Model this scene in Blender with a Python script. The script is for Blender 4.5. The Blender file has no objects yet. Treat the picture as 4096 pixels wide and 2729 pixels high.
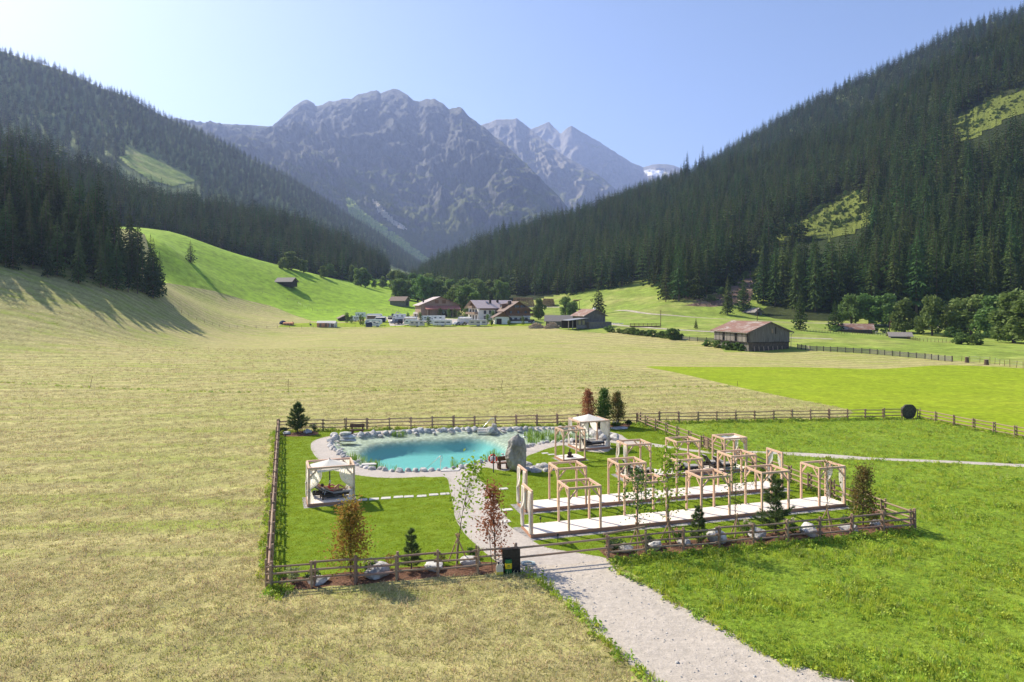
import bpy, bmesh, math, random
import numpy as np
from mathutils import Vector, Matrix, Euler, noise as mnoise
from mathutils.geometry import delaunay_2d_cdt

# ------------------------------------------------------------------ camera, sky, sun, exposure
scene = bpy.context.scene
col = scene.collection
CAM_H, F, QX0, QH = 13.0, 2731.0, 2048.0, 1218.5
cd = bpy.data.cameras.new('camera'); cam = bpy.data.objects.new('camera', cd); col.objects.link(cam)
cd.sensor_width = 36.0; cd.lens = 24.0; cd.clip_start = 0.5; cd.clip_end = 30000.0
cd.shift_y = -(1364.5 - QH) / 4096.0
cam.location = (0, 0, CAM_H); cam.rotation_euler = (math.radians(90), 0, 0)
scene.camera = cam

SUN_EL = math.radians(41.0)
SUN_AZ = math.atan2(-0.79, 0.61)           # from +Y towards +X: the sun stands behind the valley, to the left
SUN_DIR = Vector((math.sin(SUN_AZ) * math.cos(SUN_EL), math.cos(SUN_AZ) * math.cos(SUN_EL), math.sin(SUN_EL)))
world = bpy.data.worlds.new('World'); scene.world = world; world.use_nodes = True
wn = world.node_tree
bg = wn.nodes['Background']
sky = wn.nodes.new('ShaderNodeTexSky'); sky.sky_type = 'NISHITA'; sky.sun_disc = False
sky.sun_elevation = SUN_EL; sky.sun_rotation = SUN_AZ
sky.altitude = 1200; sky.air_density = 0.7; sky.dust_density = 2.2; sky.ozone_density = 2.2
wn.links.new(sky.outputs[0], bg.inputs[0]); bg.inputs[1].default_value = 0.135
sd = bpy.data.lights.new('sun', 'SUN'); sd.energy = 5.0; sd.angle = math.radians(0.53); sd.color = (1.0, 0.90, 0.73)
sun = bpy.data.objects.new('sun', sd); col.objects.link(sun)
sun.rotation_euler = SUN_DIR.to_track_quat('Z', 'Y').to_euler(); sun.location = (-60, 60, 90)
scene.view_settings.view_transform = 'Standard'; scene.view_settings.look = 'None'
scene.view_settings.exposure = 0.76; scene.view_settings.gamma = 1.0
scene.view_settings.use_curve_mapping = False
scene.render.engine = 'CYCLES'
scene.cycles.use_denoising = True
scene.cycles.max_bounces = 6; scene.cycles.diffuse_bounces = 3; scene.cycles.glossy_bounces = 2
scene.cycles.transmission_bounces = 4; scene.cycles.transparent_max_bounces = 12; scene.cycles.volume_bounces = 1
scene.cycles.sample_clamp_indirect = 4.0

rnd = random.Random(7)
nrs = np.random.RandomState(7)
PI = math.pi
R = math.radians

# ------------------------------------------------------------------ helpers: materials
def nd(nt, t, **kw):
    n = nt.nodes.new(t)
    for k, v in kw.items(): setattr(n, k, v)
    return n
MATS = {}
def mat(name, c, rough=0.8, c2=None, scale=5.0, detail=4.0, bump=0.0, bscale=None, stretch=None, metal=0.0, rand=0.0,
        translucent=0.0, spec=0.3, lo=0.4, hi=0.62, c3=None, scale3=0.6, lo3=0.45, hi3=0.6, coat=0.0):
    """principled material with an optional noise mix of two or three colours, per-object tint and bump"""
    if name in MATS: return MATS[name]
    m = bpy.data.materials.new(name); m.use_nodes = True; nt = m.node_tree
    b = nt.nodes['Principled BSDF']
    b.inputs['Roughness'].default_value = rough; b.inputs['Metallic'].default_value = metal
    b.inputs['Specular IOR Level'].default_value = spec
    if coat: b.inputs['Coat Weight'].default_value = coat
    L = nt.links.new
    tc = nd(nt, 'ShaderNodeTexCoord'); vec = tc.outputs['Object']
    if stretch:
        mp = nd(nt, 'ShaderNodeMapping'); mp.inputs['Scale'].default_value = stretch
        L(vec, mp.inputs[0]); vec = mp.outputs[0]
    rgb = nd(nt, 'ShaderNodeRGB'); rgb.outputs[0].default_value = (*c, 1); cur = rgb.outputs[0]
    def mixin(cur, cc, sc, det, lo, hi):
        n = nd(nt, 'ShaderNodeTexNoise'); n.inputs['Scale'].default_value = sc; n.inputs['Detail'].default_value = det
        n.inputs['Roughness'].default_value = 0.65
        L(vec, n.inputs['Vector'])
        r = nd(nt, 'ShaderNodeMapRange'); r.inputs[1].default_value = lo; r.inputs[2].default_value = hi
        L(n.outputs[0], r.inputs[0])
        mx = nd(nt, 'ShaderNodeMix', data_type='RGBA'); L(r.outputs[0], mx.inputs[0]); L(cur, mx.inputs[6])
        mx.inputs[7].default_value = (*cc, 1)
        return mx.outputs[2]
    if c2: cur = mixin(cur, c2, scale, detail, lo, hi)
    if c3: cur = mixin(cur, c3, scale3, 3.0, lo3, hi3)
    if rand:
        oi = nd(nt, 'ShaderNodeObjectInfo')
        hv = nd(nt, 'ShaderNodeHueSaturation')
        r1 = nd(nt, 'ShaderNodeMapRange'); r1.inputs[3].default_value = 1 - rand; r1.inputs[4].default_value = 1 + rand
        L(oi.outputs['Random'], r1.inputs[0]); L(r1.outputs[0], hv.inputs['Value'])
        r2 = nd(nt, 'ShaderNodeMath', operation='MULTIPLY_ADD'); r2.inputs[1].default_value = 7.13; r2.inputs[2].default_value = 0.0
        L(oi.outputs['Random'], r2.inputs[0])
        fr = nd(nt, 'ShaderNodeMath', operation='FRACT'); L(r2.outputs[0], fr.inputs[0])
        r3 = nd(nt, 'ShaderNodeMapRange'); r3.inputs[3].default_value = 0.5 - 0.045 * min(1, rand * 3); r3.inputs[4].default_value = 0.5 + 0.03 * min(1, rand * 3)
        L(fr.outputs[0], r3.inputs[0]); L(r3.outputs[0], hv.inputs['Hue'])
        L(cur, hv.inputs['Color']); cur = hv.outputs[0]
    L(cur, b.inputs['Base Color'])
    if bump:
        n = nd(nt, 'ShaderNodeTexNoise'); n.inputs['Scale'].default_value = bscale or scale; n.inputs['Detail'].default_value = 5
        L(vec, n.inputs['Vector'])
        bp = nd(nt, 'ShaderNodeBump'); bp.inputs['Strength'].default_value = 1.0; bp.inputs['Distance'].default_value = bump
        L(n.outputs[0], bp.inputs['Height']); L(bp.outputs[0], b.inputs['Normal'])
    if translucent:
        tr = nd(nt, 'ShaderNodeBsdfTranslucent'); L(cur, tr.inputs[0])
        ms = nd(nt, 'ShaderNodeMixShader'); ms.inputs[0].default_value = translucent
        out = nt.nodes['Material Output']
        L(b.outputs[0], ms.inputs[1]); L(tr.outputs[0], ms.inputs[2]); L(ms.outputs[0], out.inputs[0])
    MATS[name] = m
    return m

# ------------------------------------------------------------------ helpers: meshes and objects
class MB:
    def __init__(s): s.v = []; s.f = []
    def add(s, vs, fs):
        o = len(s.v); s.v.extend([tuple(p) for p in vs]); s.f.extend([tuple(i + o for i in q) for q in fs]); return s
    def box(s, c, d, rz=0.0, rx=0.0, ry=0.0):
        x, y, z = d[0] / 2, d[1] / 2, d[2] / 2
        vs = [Vector(p) for p in ((-x,-y,-z),(x,-y,-z),(x,y,-z),(-x,y,-z),(-x,-y,z),(x,-y,z),(x,y,z),(-x,y,z))]
        if rz or rx or ry:
            M = Euler((rx, ry, rz)).to_matrix(); vs = [M @ p for p in vs]
        c = Vector(c)
        return s.add([p + c for p in vs], [(3,2,1,0),(4,5,6,7),(0,1,5,4),(1,2,6,5),(2,3,7,6),(3,0,4,7)])
    def beam(s, p0, p1, w, h):
        p0 = Vector(p0); p1 = Vector(p1); d = (p1 - p0); L = d.length
        q = d.to_track_quat('X', 'Z'); M = q.to_matrix()
        vs = []
        for x in (0, L):
            for y, z in ((-w/2,-h/2),(w/2,-h/2),(w/2,h/2),(-w/2,h/2)): vs.append(p0 + M @ Vector((x, y, z)))
        return s.add(vs, [(0,1,2,3),(7,6,5,4),(0,4,5,1),(1,5,6,2),(2,6,7,3),(3,7,4,0)])
    def tube(s, pts, rad, n=8, cap=True):
        pts = [Vector(p) for p in pts]
        if not hasattr(rad, '__len__'): rad = [rad] * len(pts)
        vs = []; fs = []
        for i, p in enumerate(pts):
            d = (pts[min(i+1, len(pts)-1)] - pts[max(i-1, 0)])
            if d.length < 1e-9: d = Vector((0,0,1))
            M = d.normalized().to_track_quat('Z', 'Y').to_matrix()
            for k in range(n):
                a = 2 * PI * k / n
                vs.append(p + M @ Vector((math.cos(a) * rad[i], math.sin(a) * rad[i], 0)))
        for i in range(len(pts) - 1):
            for k in range(n):
                fs.append((i*n+k, i*n+(k+1)%n, (i+1)*n+(k+1)%n, (i+1)*n+k))
        if cap:
            fs.append(tuple(range(n-1, -1, -1))); fs.append(tuple((len(pts)-1)*n + k for k in range(n)))
        return s.add(vs, fs)
    def prism(s, poly, z0, z1):
        n = len(poly)
        vs = [(p[0], p[1], z0) for p in poly] + [(p[0], p[1], z1) for p in poly]
        fs = [tuple(range(n-1, -1, -1)), tuple(range(n, 2*n))] + [(i, (i+1)%n, n+(i+1)%n, n+i) for i in range(n)]
        return s.add(vs, fs)
    def xprism(s, poly, x0, x1):       # profile in (y, z) run along x
        n = len(poly)
        vs = [(x0, p[0], p[1]) for p in poly] + [(x1, p[0], p[1]) for p in poly]
        fs = [tuple(range(n)), tuple(range(2*n-1, n-1, -1))] + [(i, n+i, n+(i+1)%n, (i+1)%n) for i in range(n)]
        return s.add(vs, fs)
    def yprism(s, poly, y0, y1):       # profile in (x, z) run along y
        n = len(poly)
        vs = [(p[0], y0, p[1]) for p in poly] + [(p[0], y1, p[1]) for p in poly]
        fs = [tuple(range(n)), tuple(range(2*n-1, n-1, -1))] + [(i, n+i, n+(i+1)%n, (i+1)%n) for i in range(n)]
        return s.add(vs, fs)
    def mesh(s, name, m=None, smooth=False):
        me = bpy.data.meshes.new(name); me.from_pydata(s.v, [], s.f)
        if m is not None: me.materials.append(m)
        if smooth: me.polygons.foreach_set('use_smooth', [True] * len(me.polygons))
        me.update(); return me
    def build(s, name, m, parent=None, smooth=False, loc=(0,0,0), rz=0.0):
        return link(name, s.mesh(name, m, smooth), parent, loc, rz)
def link(name, me, parent=None, loc=(0,0,0), rz=0.0, scale=None):
    o = bpy.data.objects.new(name, me); col.objects.link(o)
    o.location = loc
    if rz: o.rotation_euler = (0, 0, rz)
    if scale is not None: o.scale = scale if hasattr(scale, '__len__') else (scale,) * 3
    if parent is not None: o.parent = parent
    return o
def tag(o, label, cat=None, group=None, kind=None):
    if label: o['label'] = label
    if cat: o['category'] = cat
    if group: o['group'] = group
    if kind: o['kind'] = kind
    return o
def thing(name, label, cat, loc=(0,0,0), rz=0.0, group=None):
    o = bpy.data.objects.new(name, None); col.objects.link(o); o.empty_display_size = 0.2
    o.location = loc; o.rotation_euler = (0, 0, rz)
    return tag(o, label, cat, group)
def structure(o): o['kind'] = 'structure'; return o
def copy_tree(o, parent=None):
    c = o.copy(); col.objects.link(c)
    if parent is not None: c.parent = parent
    for ch in list(o.children): copy_tree(ch, c)
    return c

# ------------------------------------------------------------------ helpers: where things stand
def g(qx, qy, z=0.0):
    """point of the level garden ground seen at photograph position (qx, qy)"""
    D = (CAM_H - z) * F / (qy - QH)
    return Vector(((qx - QX0) / F * D, D, z))
def ray(qx, qy, D): return Vector(((qx - QX0) / F * D, D, CAM_H - (qy - QH) * D / F))
def catmull(pts, n=6, closed=True):
    pts = [Vector(p[:2]) for p in pts]; N = len(pts); out = []
    rng = range(N) if closed else range(N - 1)
    for i in rng:
        if closed: p0, p1, p2, p3 = pts[i-1], pts[i], pts[(i+1)%N], pts[(i+2)%N]
        else: p0, p1, p2, p3 = pts[max(i-1,0)], pts[i], pts[i+1], pts[min(i+2,N-1)]
        for k in range(n):
            t = k / n
            out.append(0.5*((2*p1)+(p2-p0)*t+(2*p0-5*p1+4*p2-p3)*t*t+(3*p1-p0-3*p2+p3)*t**3))
    if not closed: out.append(pts[-1])
    return out
def inpoly(P, poly):
    """P: (N,2) array; poly: list of 2D points -> bool array"""
    x = P[:,0]; y = P[:,1]; c = np.zeros(len(P), bool); n = len(poly)
    for i in range(n):
        x1, y1 = poly[i][0], poly[i][1]; x2, y2 = poly[(i+1)%n][0], poly[(i+1)%n][1]
        if y1 == y2: continue
        k = ((y1 > y) != (y2 > y)) & (x < (x2-x1)*(y-y1)/(y2-y1)+x1)
        c ^= k
    return c
def smooth01(a, b, x):
    t = np.clip((np.asarray(x, float)-a)/(b-a), 0, 1); return t*t*(3-2*t)

# valley floor: a thin-plate surface through surveyed points (photo column, photo row, distance)
TC = [(0,1400,150),(0,1300,165),(0,1200,180),(0,1080,195),(0,985,225),(0,900,250),(0,880,290),(0,950,340),
      (200,1120,205),(200,985,245),(200,940,265),(400,1150,215),(400,1065,245),(400,1020,262),(640,1200,245),(560,1120,250),(540,1080,265),(700,1240,250),
      (800,1290,255),(1000,1310,280),(500,1350,185),(300,1255,185),(300,1380,160),(900,1240,310),(1150,1290,300),(650,1290,220),
      (640,960,345),(640,1120,305),(760,1042,360),(1140,1142,400),(1000,1200,350),(1300,1240,380),(1560,1178,490),(1300,1110,460),
      (1050,1045,440),(850,1000,450),(700,930,420),(600,940,450),
      (1700,1305,300),(2200,1310,285),(1600,1224,420),(1750,1268,345),(2000,1278,330),(2150,1225,450),(2300,1195,480),(2560,1140,500),(2395,1255,385),
      (2430,1242,400),(2800,1264,330),(3050,1283,295),(2500,1306,262),(2860,1332,235),(3000,1405,190),(3230,1395,190),(3500,1415,178),(3800,1440,165),
      (4096,1460,152),(3500,1330,270),(3900,1372,216),(4096,1382,200),(3100,1268,335),(2700,1212,362),(3000,1202,362),(3300,1230,340),(3700,1215,330),(4096,1220,320),
      (2900,1465,145),(2400,1480,136),(2000,1400,195),(1500,1400,190),(1000,1420,165),(1640,1160,560),(1640,1140,640),(2100,1178,560)]
_cp = np.array([tuple(ray(*t)) for t in TC])
_ex = [(-60,250,1.8),(-60,205,0.8),(-25,250,2.0),(10,240,2.0),(-60,100,0.3),(0,100,0),(60,100,0),(110,90,0),(-40,60,0),(40,60,0),(0,20,0),(-60,20,0),(60,20,0),(-120,90,3),(-150,60,4),(-200,120,14),(-260,200,38),(-420,300,90),(-420,100,60),
       (140,60,0),(200,120,0),(320,200,2),(420,300,8),(-700,600,160),(600,600,25),(0,900,40),(0,1400,60),(-600,1300,200),(700,1300,60),(-300,-100,40),(300,-100,0),(0,-100,0),(800,0,0),(-800,0,200)]
_cp = np.vstack([_cp, np.array(_ex, float)])
def _phi(r2): return np.where(r2 > 1e-9, 0.5 * r2 * np.log(np.maximum(r2, 1e-9)), 0.0)
TS_ = 100.0
TX_ = _cp[:, :2] / TS_
NCP_ = len(TX_)
_d2 = ((TX_[:,None,:]-TX_[None,:,:])**2).sum(-1)
_A = np.zeros((NCP_+3, NCP_+3)); _A[:NCP_,:NCP_] = _phi(_d2) + np.eye(NCP_)*0.004
_A[:NCP_,NCP_] = 1; _A[:NCP_,NCP_+1:] = TX_; _A[NCP_,:NCP_] = 1; _A[NCP_+1:,:NCP_] = TX_.T
TW_ = np.linalg.solve(_A, np.concatenate([_cp[:,2], np.zeros(3)]))
def terr(P):
    P = np.atleast_2d(np.asarray(P, float))[:, :2]
    Q = P / TS_
    z = np.empty(len(Q))
    for i in range(0, len(Q), 4000):
        q = Q[i:i+4000]
        d2 = ((q[:,None,:]-TX_[None,:,:])**2).sum(-1)
        z[i:i+4000] = _phi(d2) @ TW_[:NCP_] + TW_[NCP_] + q @ TW_[NCP_+1:]
    x, y = P[:,0], P[:,1]
    out = np.maximum(np.maximum(y - 84, -x - 30 - np.maximum(0, y)*0.1), x - 62)
    w = smooth01(0, 45, out)
    return z * w
def T(x, y): return float(terr([[x, y]])[0])
def gp(qx, qy, d0=85.0, d1=700.0):
    """first point of the valley floor on the sight line (qx, qy)"""
    Ds = np.exp(np.linspace(math.log(d0), math.log(d1), 400))
    X = (qx-QX0)/F*Ds; Z = CAM_H-(qy-QH)*Ds/F
    h = terr(np.stack([X, Ds], 1)) - Z
    k = int(np.argmax(h > 0)) if (h > 0).any() else len(Ds)-1
    if k > 0 and h[k] > 0:
        a = -h[k-1]/(h[k]-h[k-1]); D = Ds[k-1]+a*(Ds[k]-Ds[k-1])
    else: D = Ds[k]
    x = (qx-QX0)/F*D
    return Vector((x, D, T(x, D)))
def atd(qx, D):
    x = (qx-QX0)/F*D; return Vector((x, D, T(x, D)))
# ------------------------------------------------------------------ ground materials
def ground_mat(name, cols, fine=9.0, bump=0.03, swath=None, big=0.12, patch=None, rough=0.95, var=1.0, rows=None):
    """cols: three colours, mixed by fine fibrous noise and by broad patches; swath: (angle, scale, colour) long mown streaks"""
    m = bpy.data.materials.new(name); m.use_nodes = True; nt = m.node_tree; L = nt.links.new
    b = nt.nodes['Principled BSDF']; b.inputs['Roughness'].default_value = rough; b.inputs['Specular IOR Level'].default_value = 0.12
    geo = nd(nt, 'ShaderNodeNewGeometry'); pos = geo.outputs['Position']
    def nz(scale, detail, vec=pos, rgh=0.6, dist=0.0):
        n = nd(nt, 'ShaderNodeTexNoise'); n.inputs['Scale'].default_value = scale; n.inputs['Detail'].default_value = detail
        n.inputs['Roughness'].default_value = rgh; n.inputs['Distortion'].default_value = dist; L(vec, n.inputs['Vector']); return n.outputs[0]
    def rng(s, lo, hi, a=0.0, c=1.0):
        r = nd(nt, 'ShaderNodeMapRange'); r.inputs[1].default_value = lo; r.inputs[2].default_value = hi
        r.inputs[3].default_value = a; r.inputs[4].default_value = c; L(s, r.inputs[0]); return r.outputs[0]
    def mix(f, a, c):
        x = nd(nt, 'ShaderNodeMix', data_type='RGBA'); L(f, x.inputs[0])
        for s, i in ((a, 6), (c, 7)):
            if isinstance(s, tuple): x.inputs[i].default_value = (*s, 1)
            else: L(s, x.inputs[i])
        return x.outputs[2]
    f1 = nz(fine, 6, rgh=0.75, dist=0.6)
    cur = mix(rng(f1, 0.36, 0.64), cols[0], cols[1])
    f2 = nz(big, 5)
    cur = mix(rng(f2, 0.48, 0.72, 0, 0.75), cur, cols[2])
    f3 = nz(fine*0.22, 5, rgh=0.7)
    hv = nd(nt, 'ShaderNodeHueSaturation'); L(cur, hv.inputs['Color'])
    f4 = nz(fine*0.055, 6, rgh=0.75)
    mm = nd(nt, 'ShaderNodeMath', operation='MULTIPLY'); L(rng(f3, 0.3, 0.7, 1-0.28*var, 1+0.25*var), mm.inputs[0]); L(rng(f4, 0.32, 0.68, 1-0.2*var, 1+0.18*var), mm.inputs[1]); L(mm.outputs[0], hv.inputs['Value']); cur = hv.outputs[0]
    if rows:
        wv = nd(nt, 'ShaderNodeTexWave'); wv.inputs['Scale'].default_value = rows[1]; wv.inputs['Distortion'].default_value = 9.0; wv.inputs['Detail'].default_value = 2.0; wv.inputs['Detail Scale'].default_value = 0.25
        mp0 = nd(nt, 'ShaderNodeMapping'); mp0.inputs['Rotation'].default_value = (0, 0, rows[0]); L(pos, mp0.inputs[0]); L(mp0.outputs[0], wv.inputs['Vector'])
        h2 = nd(nt, 'ShaderNodeHueSaturation'); L(cur, h2.inputs['Color']); L(rng(wv.outputs[1], 0.0, 1.0, 1-rows[2], 1+rows[2]), h2.inputs['Value']); cur = h2.outputs[0]
    if swath:
        ang, sc, cc = swath
        mp = nd(nt, 'ShaderNodeMapping'); mp.inputs['Rotation'].default_value = (0, 0, ang); mp.inputs['Scale'].default_value = (0.12, 1, 1)
        L(pos, mp.inputs[0])
        s1 = nz(sc, 4, mp.outputs[0], 0.6, 0.4)
        cur = mix(rng(s1, 0.51, 0.68, 0, 0.8), cur, cc)
    if patch:
        p1 = nz(patch[0], 3)
        cur = mix(rng(p1, patch[1], patch[2]), cur, patch[3])
    L(cur, b.inputs['Base Color'])
    bp = nd(nt, 'ShaderNodeBump'); bp.inputs['Strength'].default_value = 1.0; bp.inputs['Distance'].default_value = bump
    L(f1, bp.inputs['Height'])
    bp2 = nd(nt, 'ShaderNodeBump'); bp2.inputs['Strength'].default_value = 1.0; bp2.inputs['Distance'].default_value = bump*4
    L(f3, bp2.inputs['Height']); L(bp.outputs[0], bp2.inputs['Normal']); L(bp2.outputs[0], b.inputs['Normal'])
    return m
M_HAY = ground_mat('mown_hay', ((0.44,0.38,0.185),(0.315,0.305,0.10),(0.29,0.325,0.083)), 7.0, 0.035, (0.35, 0.35, (0.27,0.33,0.05)), 0.045, rows=(1.2, 0.075, 0.12))
M_LAWN = ground_mat('lawn_turf', ((0.185,0.265,0.016),(0.125,0.20,0.011),(0.21,0.285,0.024)), 14.0, 0.02, (0.28, 1.4, (0.15,0.255,0.018)), 0.3, var=0.6, rows=(1.25, 0.16, 0.05))
M_LUSH = ground_mat('lush_meadow', ((0.22,0.32,0.03),(0.135,0.225,0.018),(0.27,0.36,0.045)), 6.0, 0.06, None, 0.18)
M_BRIGHT = ground_mat('regrown_meadow', ((0.265,0.345,0.014),(0.215,0.295,0.012),(0.305,0.37,0.026)), 5.0, 0.03, (0.12, 0.5, (0.22,0.31,0.016)), 0.05)
M_PAST = ground_mat('hill_pasture', ((0.255,0.40,0.03),(0.21,0.35,0.022),(0.30,0.42,0.05)), 1.2, 0.05, None, 0.02)
M_ROUGH = ground_mat('rough_grazing', ((0.27,0.34,0.06),(0.17,0.25,0.04),(0.38,0.35,0.13)), 0.9, 0.12, None, 0.035)
M_GRAVEL = ground_mat('path_gravel', ((0.50,0.455,0.41),(0.40,0.365,0.33),(0.52,0.47,0.415)), 22.0, 0.008, None, 0.35, var=0.4)
M_DRIVE = ground_mat('driveway_gravel', ((0.53,0.475,0.41),(0.40,0.36,0.31),(0.55,0.485,0.405)), 15.0, 0.014, None, 0.25, var=0.45)
M_PEB = ground_mat('pebble_strip', ((0.50,0.49,0.475),(0.20,0.195,0.19),(0.42,0.41,0.40)), 12.0, 0.05, None, 0.6)
M_MULCH = ground_mat('bark_mulch', ((0.20,0.105,0.065),(0.115,0.062,0.042),(0.24,0.14,0.09)), 12.0, 0.05, None, 0.7)
M_ROAD = ground_mat('dirt_road', ((0.47,0.42,0.34),(0.40,0.36,0.29),(0.42,0.38,0.28)), 2.0, 0.02, None, 0.1)
M_SCRUB = ground_mat('felled_slope', ((0.23,0.155,0.115),(0.13,0.09,0.07),(0.30,0.22,0.15)), 0.9, 0.25, None, 0.06)
M_FLOOR = ground_mat('forest_floor', ((0.035,0.052,0.014),(0.02,0.03,0.01),(0.06,0.07,0.02)), 0.4, 0.3, None, 0.03)  # ground under the woods; its dark colour also carries the shade between trees

# ------------------------------------------------------------------ zones of the ground (outlines in metres)
def qp(lst): return [g(*p) for p in lst]
C1 = lambda l: [(x/1.845+1000, y/1.845+1550) for x, y in l]
C2 = lambda l: [(x/2.091+1900, y/2.091+1500) for x, y in l]
C3 = lambda l: [(x/2.24+2700, y/2.24+1550) for x, y in l]
FL = Vector((-11.05, 31.1)); FR = Vector((23.1, 39.3)); RR = Vector((13.7, 74.6)); RL = Vector((-23.9, 69.8))
GATE_L = Vector((0.15, 33.5)); GATE_R = Vector((4.91, 34.86))
RIM = qp([(1355,1741),(1423,1743),(1488,1738),(1574,1733),(1650,1728),(1721,1725),(1802,1722),(1878,1720),(1960,1720),(2043,1720),(2120,1718),(2177,1716),(2235,1715),(2306,1718),(2362,1730),(2390,1745),(2365,1760),(2282,1767),(2187,1771),(2158,1775),(2105,1788),(2057,1810),(2005,1833),(1928,1846),(1889,1858),(1856,1868),(1758,1880),(1677,1884),(1596,1885),(1553,1881),(1504,1876),(1460,1868),(1423,1858),(1374,1820),(1347,1804),(1330,1788),(1327,1772),(1337,1754)])
RIM = catmull(RIM, 4)
DEEP = catmull(qp(C1([(850,455),(930,405),(1060,382),(1250,370),(1450,362),(1640,350),(1740,362),(1830,400)]) + C2([(100,520),(190,560),(235,600),(200,640),(110,668),(0,694)]) + C1([(1700,545),(1560,572),(1400,592),(1250,600),(1100,585),(990,548),(905,500)])), 4)
PATH_RING = catmull(qp(C1([(860,327),(620,356),(530,372),(462,400),(448,440),(468,490),(520,545),(580,598),(670,625),(790,648),(960,666),(1100,668),(1250,661),(1400,660)]) +
     [(1905,1893),(1935,1870),(1990,1880),(2043,1880)] + C2([(420,690),(520,648),(620,612),(760,590),(950,640),(1120,640)]) + C2([(1140,562),(1240,572),(1240,512),(1180,488),(1100,470),(1020,448),(880,436),(700,432),(400,431),(0,436)]) + C1([(1700,292),(1500,296),(1300,303),(1100,313)])), 5)
PATH_DOWN = catmull([Vector(p[:2]) for p in qp([(1740,1893),(1786,1912),(1800,1960),(1814,2027),(1819,2064),(1836,2102),(1868,2145),(1921,2194),(1990,2250),(2050,2279),(2250,2262),(2428,2238),(2330,2215),(2212,2196),(2160,2180),(2128,2162),(2047,2112),(2031,2096),(2028,2070),(1996,2027),(1975,1965),(1948,1944),(1921,1920),(1903,1893),(1820,1870)])], 4)
PATH_EAST = catmull(qp(C2([(1130,560),(1200,497),(1290,545),(1400,560),(1600,590),(1700,608),(1960,638)]) + C3([(500,570),(680,570),(800,575),(1000,580),(1400,600),(1800,630),(2352,652),(2700,668),(3300,698),(3300,722),(2700,690),(2352,675),(2000,658),(1500,640),(1000,606),(700,588),(500,588)]) + C2([(1950,656),(1580,610),(1400,592),(1240,578)])), 4)
DRIVE = catmull(qp([(2060,2268),(2094,2290),(2155,2321),(2221,2382),(2287,2431),(2331,2476),(2387,2542),(2470,2625),(2552,2680),(2640,2740),(2830,2870),(3200,3100),(4700,3100),(4100,2850),(3480,2735),(3300,2690),(3133,2648),(3022,2592),(2912,2525),(2801,2465),(2691,2409),(2608,2349),(2525,2312),(2450,2262),(2433,2240),(2250,2255)]), 4)
rj = random.Random(3)
def jit(poly, a): return [Vector((p[0]+rj.uniform(-a,a), p[1]+rj.uniform(-a,a))) for p in poly]
DRIVE = jit(DRIVE, 0.16)
def strip(a, b, o0, o1, n=14, wob=0.15):
    a = Vector(a[:2]); b = Vector(b[:2]); d = (b-a).normalized(); nn = Vector((-d.y, d.x)); L = (b-a).length
    lo = [a + d*(L*i/n) + nn*(o0+rj.uniform(-wob,wob)) for i in range(n+1)]
    hi = [a + d*(L*i/n) + nn*(o1+rj.uniform(-wob,wob)) for i in range(n+1)]
    return lo + hi[::-1]
BED_L = strip(FL + Vector((0.3,0.15)), GATE_L, -0.25, 1.25)
BED_R = strip(GATE_R, FR - Vector((0.1,0)), -0.3, 1.55, 18)
BED_RL = catmull(qp(C1([(215,345),(300,335),(420,318),(500,330),(490,352),(380,362),(250,362)])), 3)
BED_RR = catmull(qp(C2([(1010,440),(1130,410),(1290,405),(1290,432),(1220,440),(1140,436),(1060,452)])), 3)
# timber decks: origin (front-left corner), length, depth, direction
DA = R(16.2)
class Deck:
    def __init__(s, o, L, W, a): s.o = Vector(o); s.L = L; s.W = W; s.a = a; s.u = Vector((math.cos(a), math.sin(a))); s.v = Vector((-math.sin(a), math.cos(a)))
    def p(s, u, v, z=0.0): q = s.o + s.u*u + s.v*v; return Vector((q.x, q.y, z))
    def rect(s, m): return [s.o + s.u*(-m) + s.v*(-m), s.o + s.u*(s.L+m) + s.v*(-m), s.o + s.u*(s.L+m) + s.v*(s.W+m*0.5), s.o + s.u*(-m) + s.v*(s.W+m*0.5)]
DECK1 = Deck((1.07,38.0), 21.25, 1.78, DA)
DECK2 = Deck((0.86,42.65), 18.95, 1.75, DA)
DECK3 = Deck((8.48,50.55), 10.4, 1.75, DA)
DECKA = Deck((-13.1,43.8), 2.95, 2.3, R(19))
DECKB = Deck((4.23,56.3), 2.07, 1.7, R(21))
DECKC = Deck((6.0,60.6), 3.0, 2.4, R(20))
PADS = [jit(d.rect(m), 0.05) for d, m in ((DECK1,0.45),(DECK2,0.42),(DECK3,0.42),(DECKA,0.22),(DECKB,0.25),(DECKC,0.25))]
LAWN = [FL, FR, RR, RL]
MEADOW_R = [GATE_R, FR, RR, (44.6,77.8), (46.0,77.3), (49.8,63.5), (62,20), (62,-40), (14,-40), (14.5,15)]
BRIGHT = catmull(qp([(2585,1465),(2800,1467),(3200,1465),(3500,1470),(3800,1452),(4200,1470),(4700,1490)]) + [Vector((190,60)),Vector((120,10)),Vector((62.5,-30)),Vector((62.5,20)),Vector((50,63.5)),Vector((46.3,77.6)),Vector((44.5,78.2)),Vector((38,77.6))] + qp([(3400,1641),(3150,1590),(2950,1548),(2700,1490)]), 4)
PAST = [gp(*p) for p in [(560,930),(640,1128),(720,1140),(860,1165),(1000,1205),(1080,1222),(1180,1262),(1250,1285),(1400,1288),(1440,1278),(1640,1262),(1700,1225)]] + [Vector(p) for p in [(-50,520),(-60,620),(-200,640),(-300,560),(-260,420)]]
PAST_STRIP = [gp(*p) for p in [(1250,1245),(1330,1232),(1470,1226),(1640,1222),(1660,1238),(1450,1243),(1300,1246)]]
CAMP = [gp(*p) for p in [(1240,1292),(1380,1292),(1500,1280),(1700,1272),(2050,1272),(2120,1290),(2180,1300),(2100,1305),(1600,1309),(1300,1309),(1110,1309),(1130,1297)]]
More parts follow.
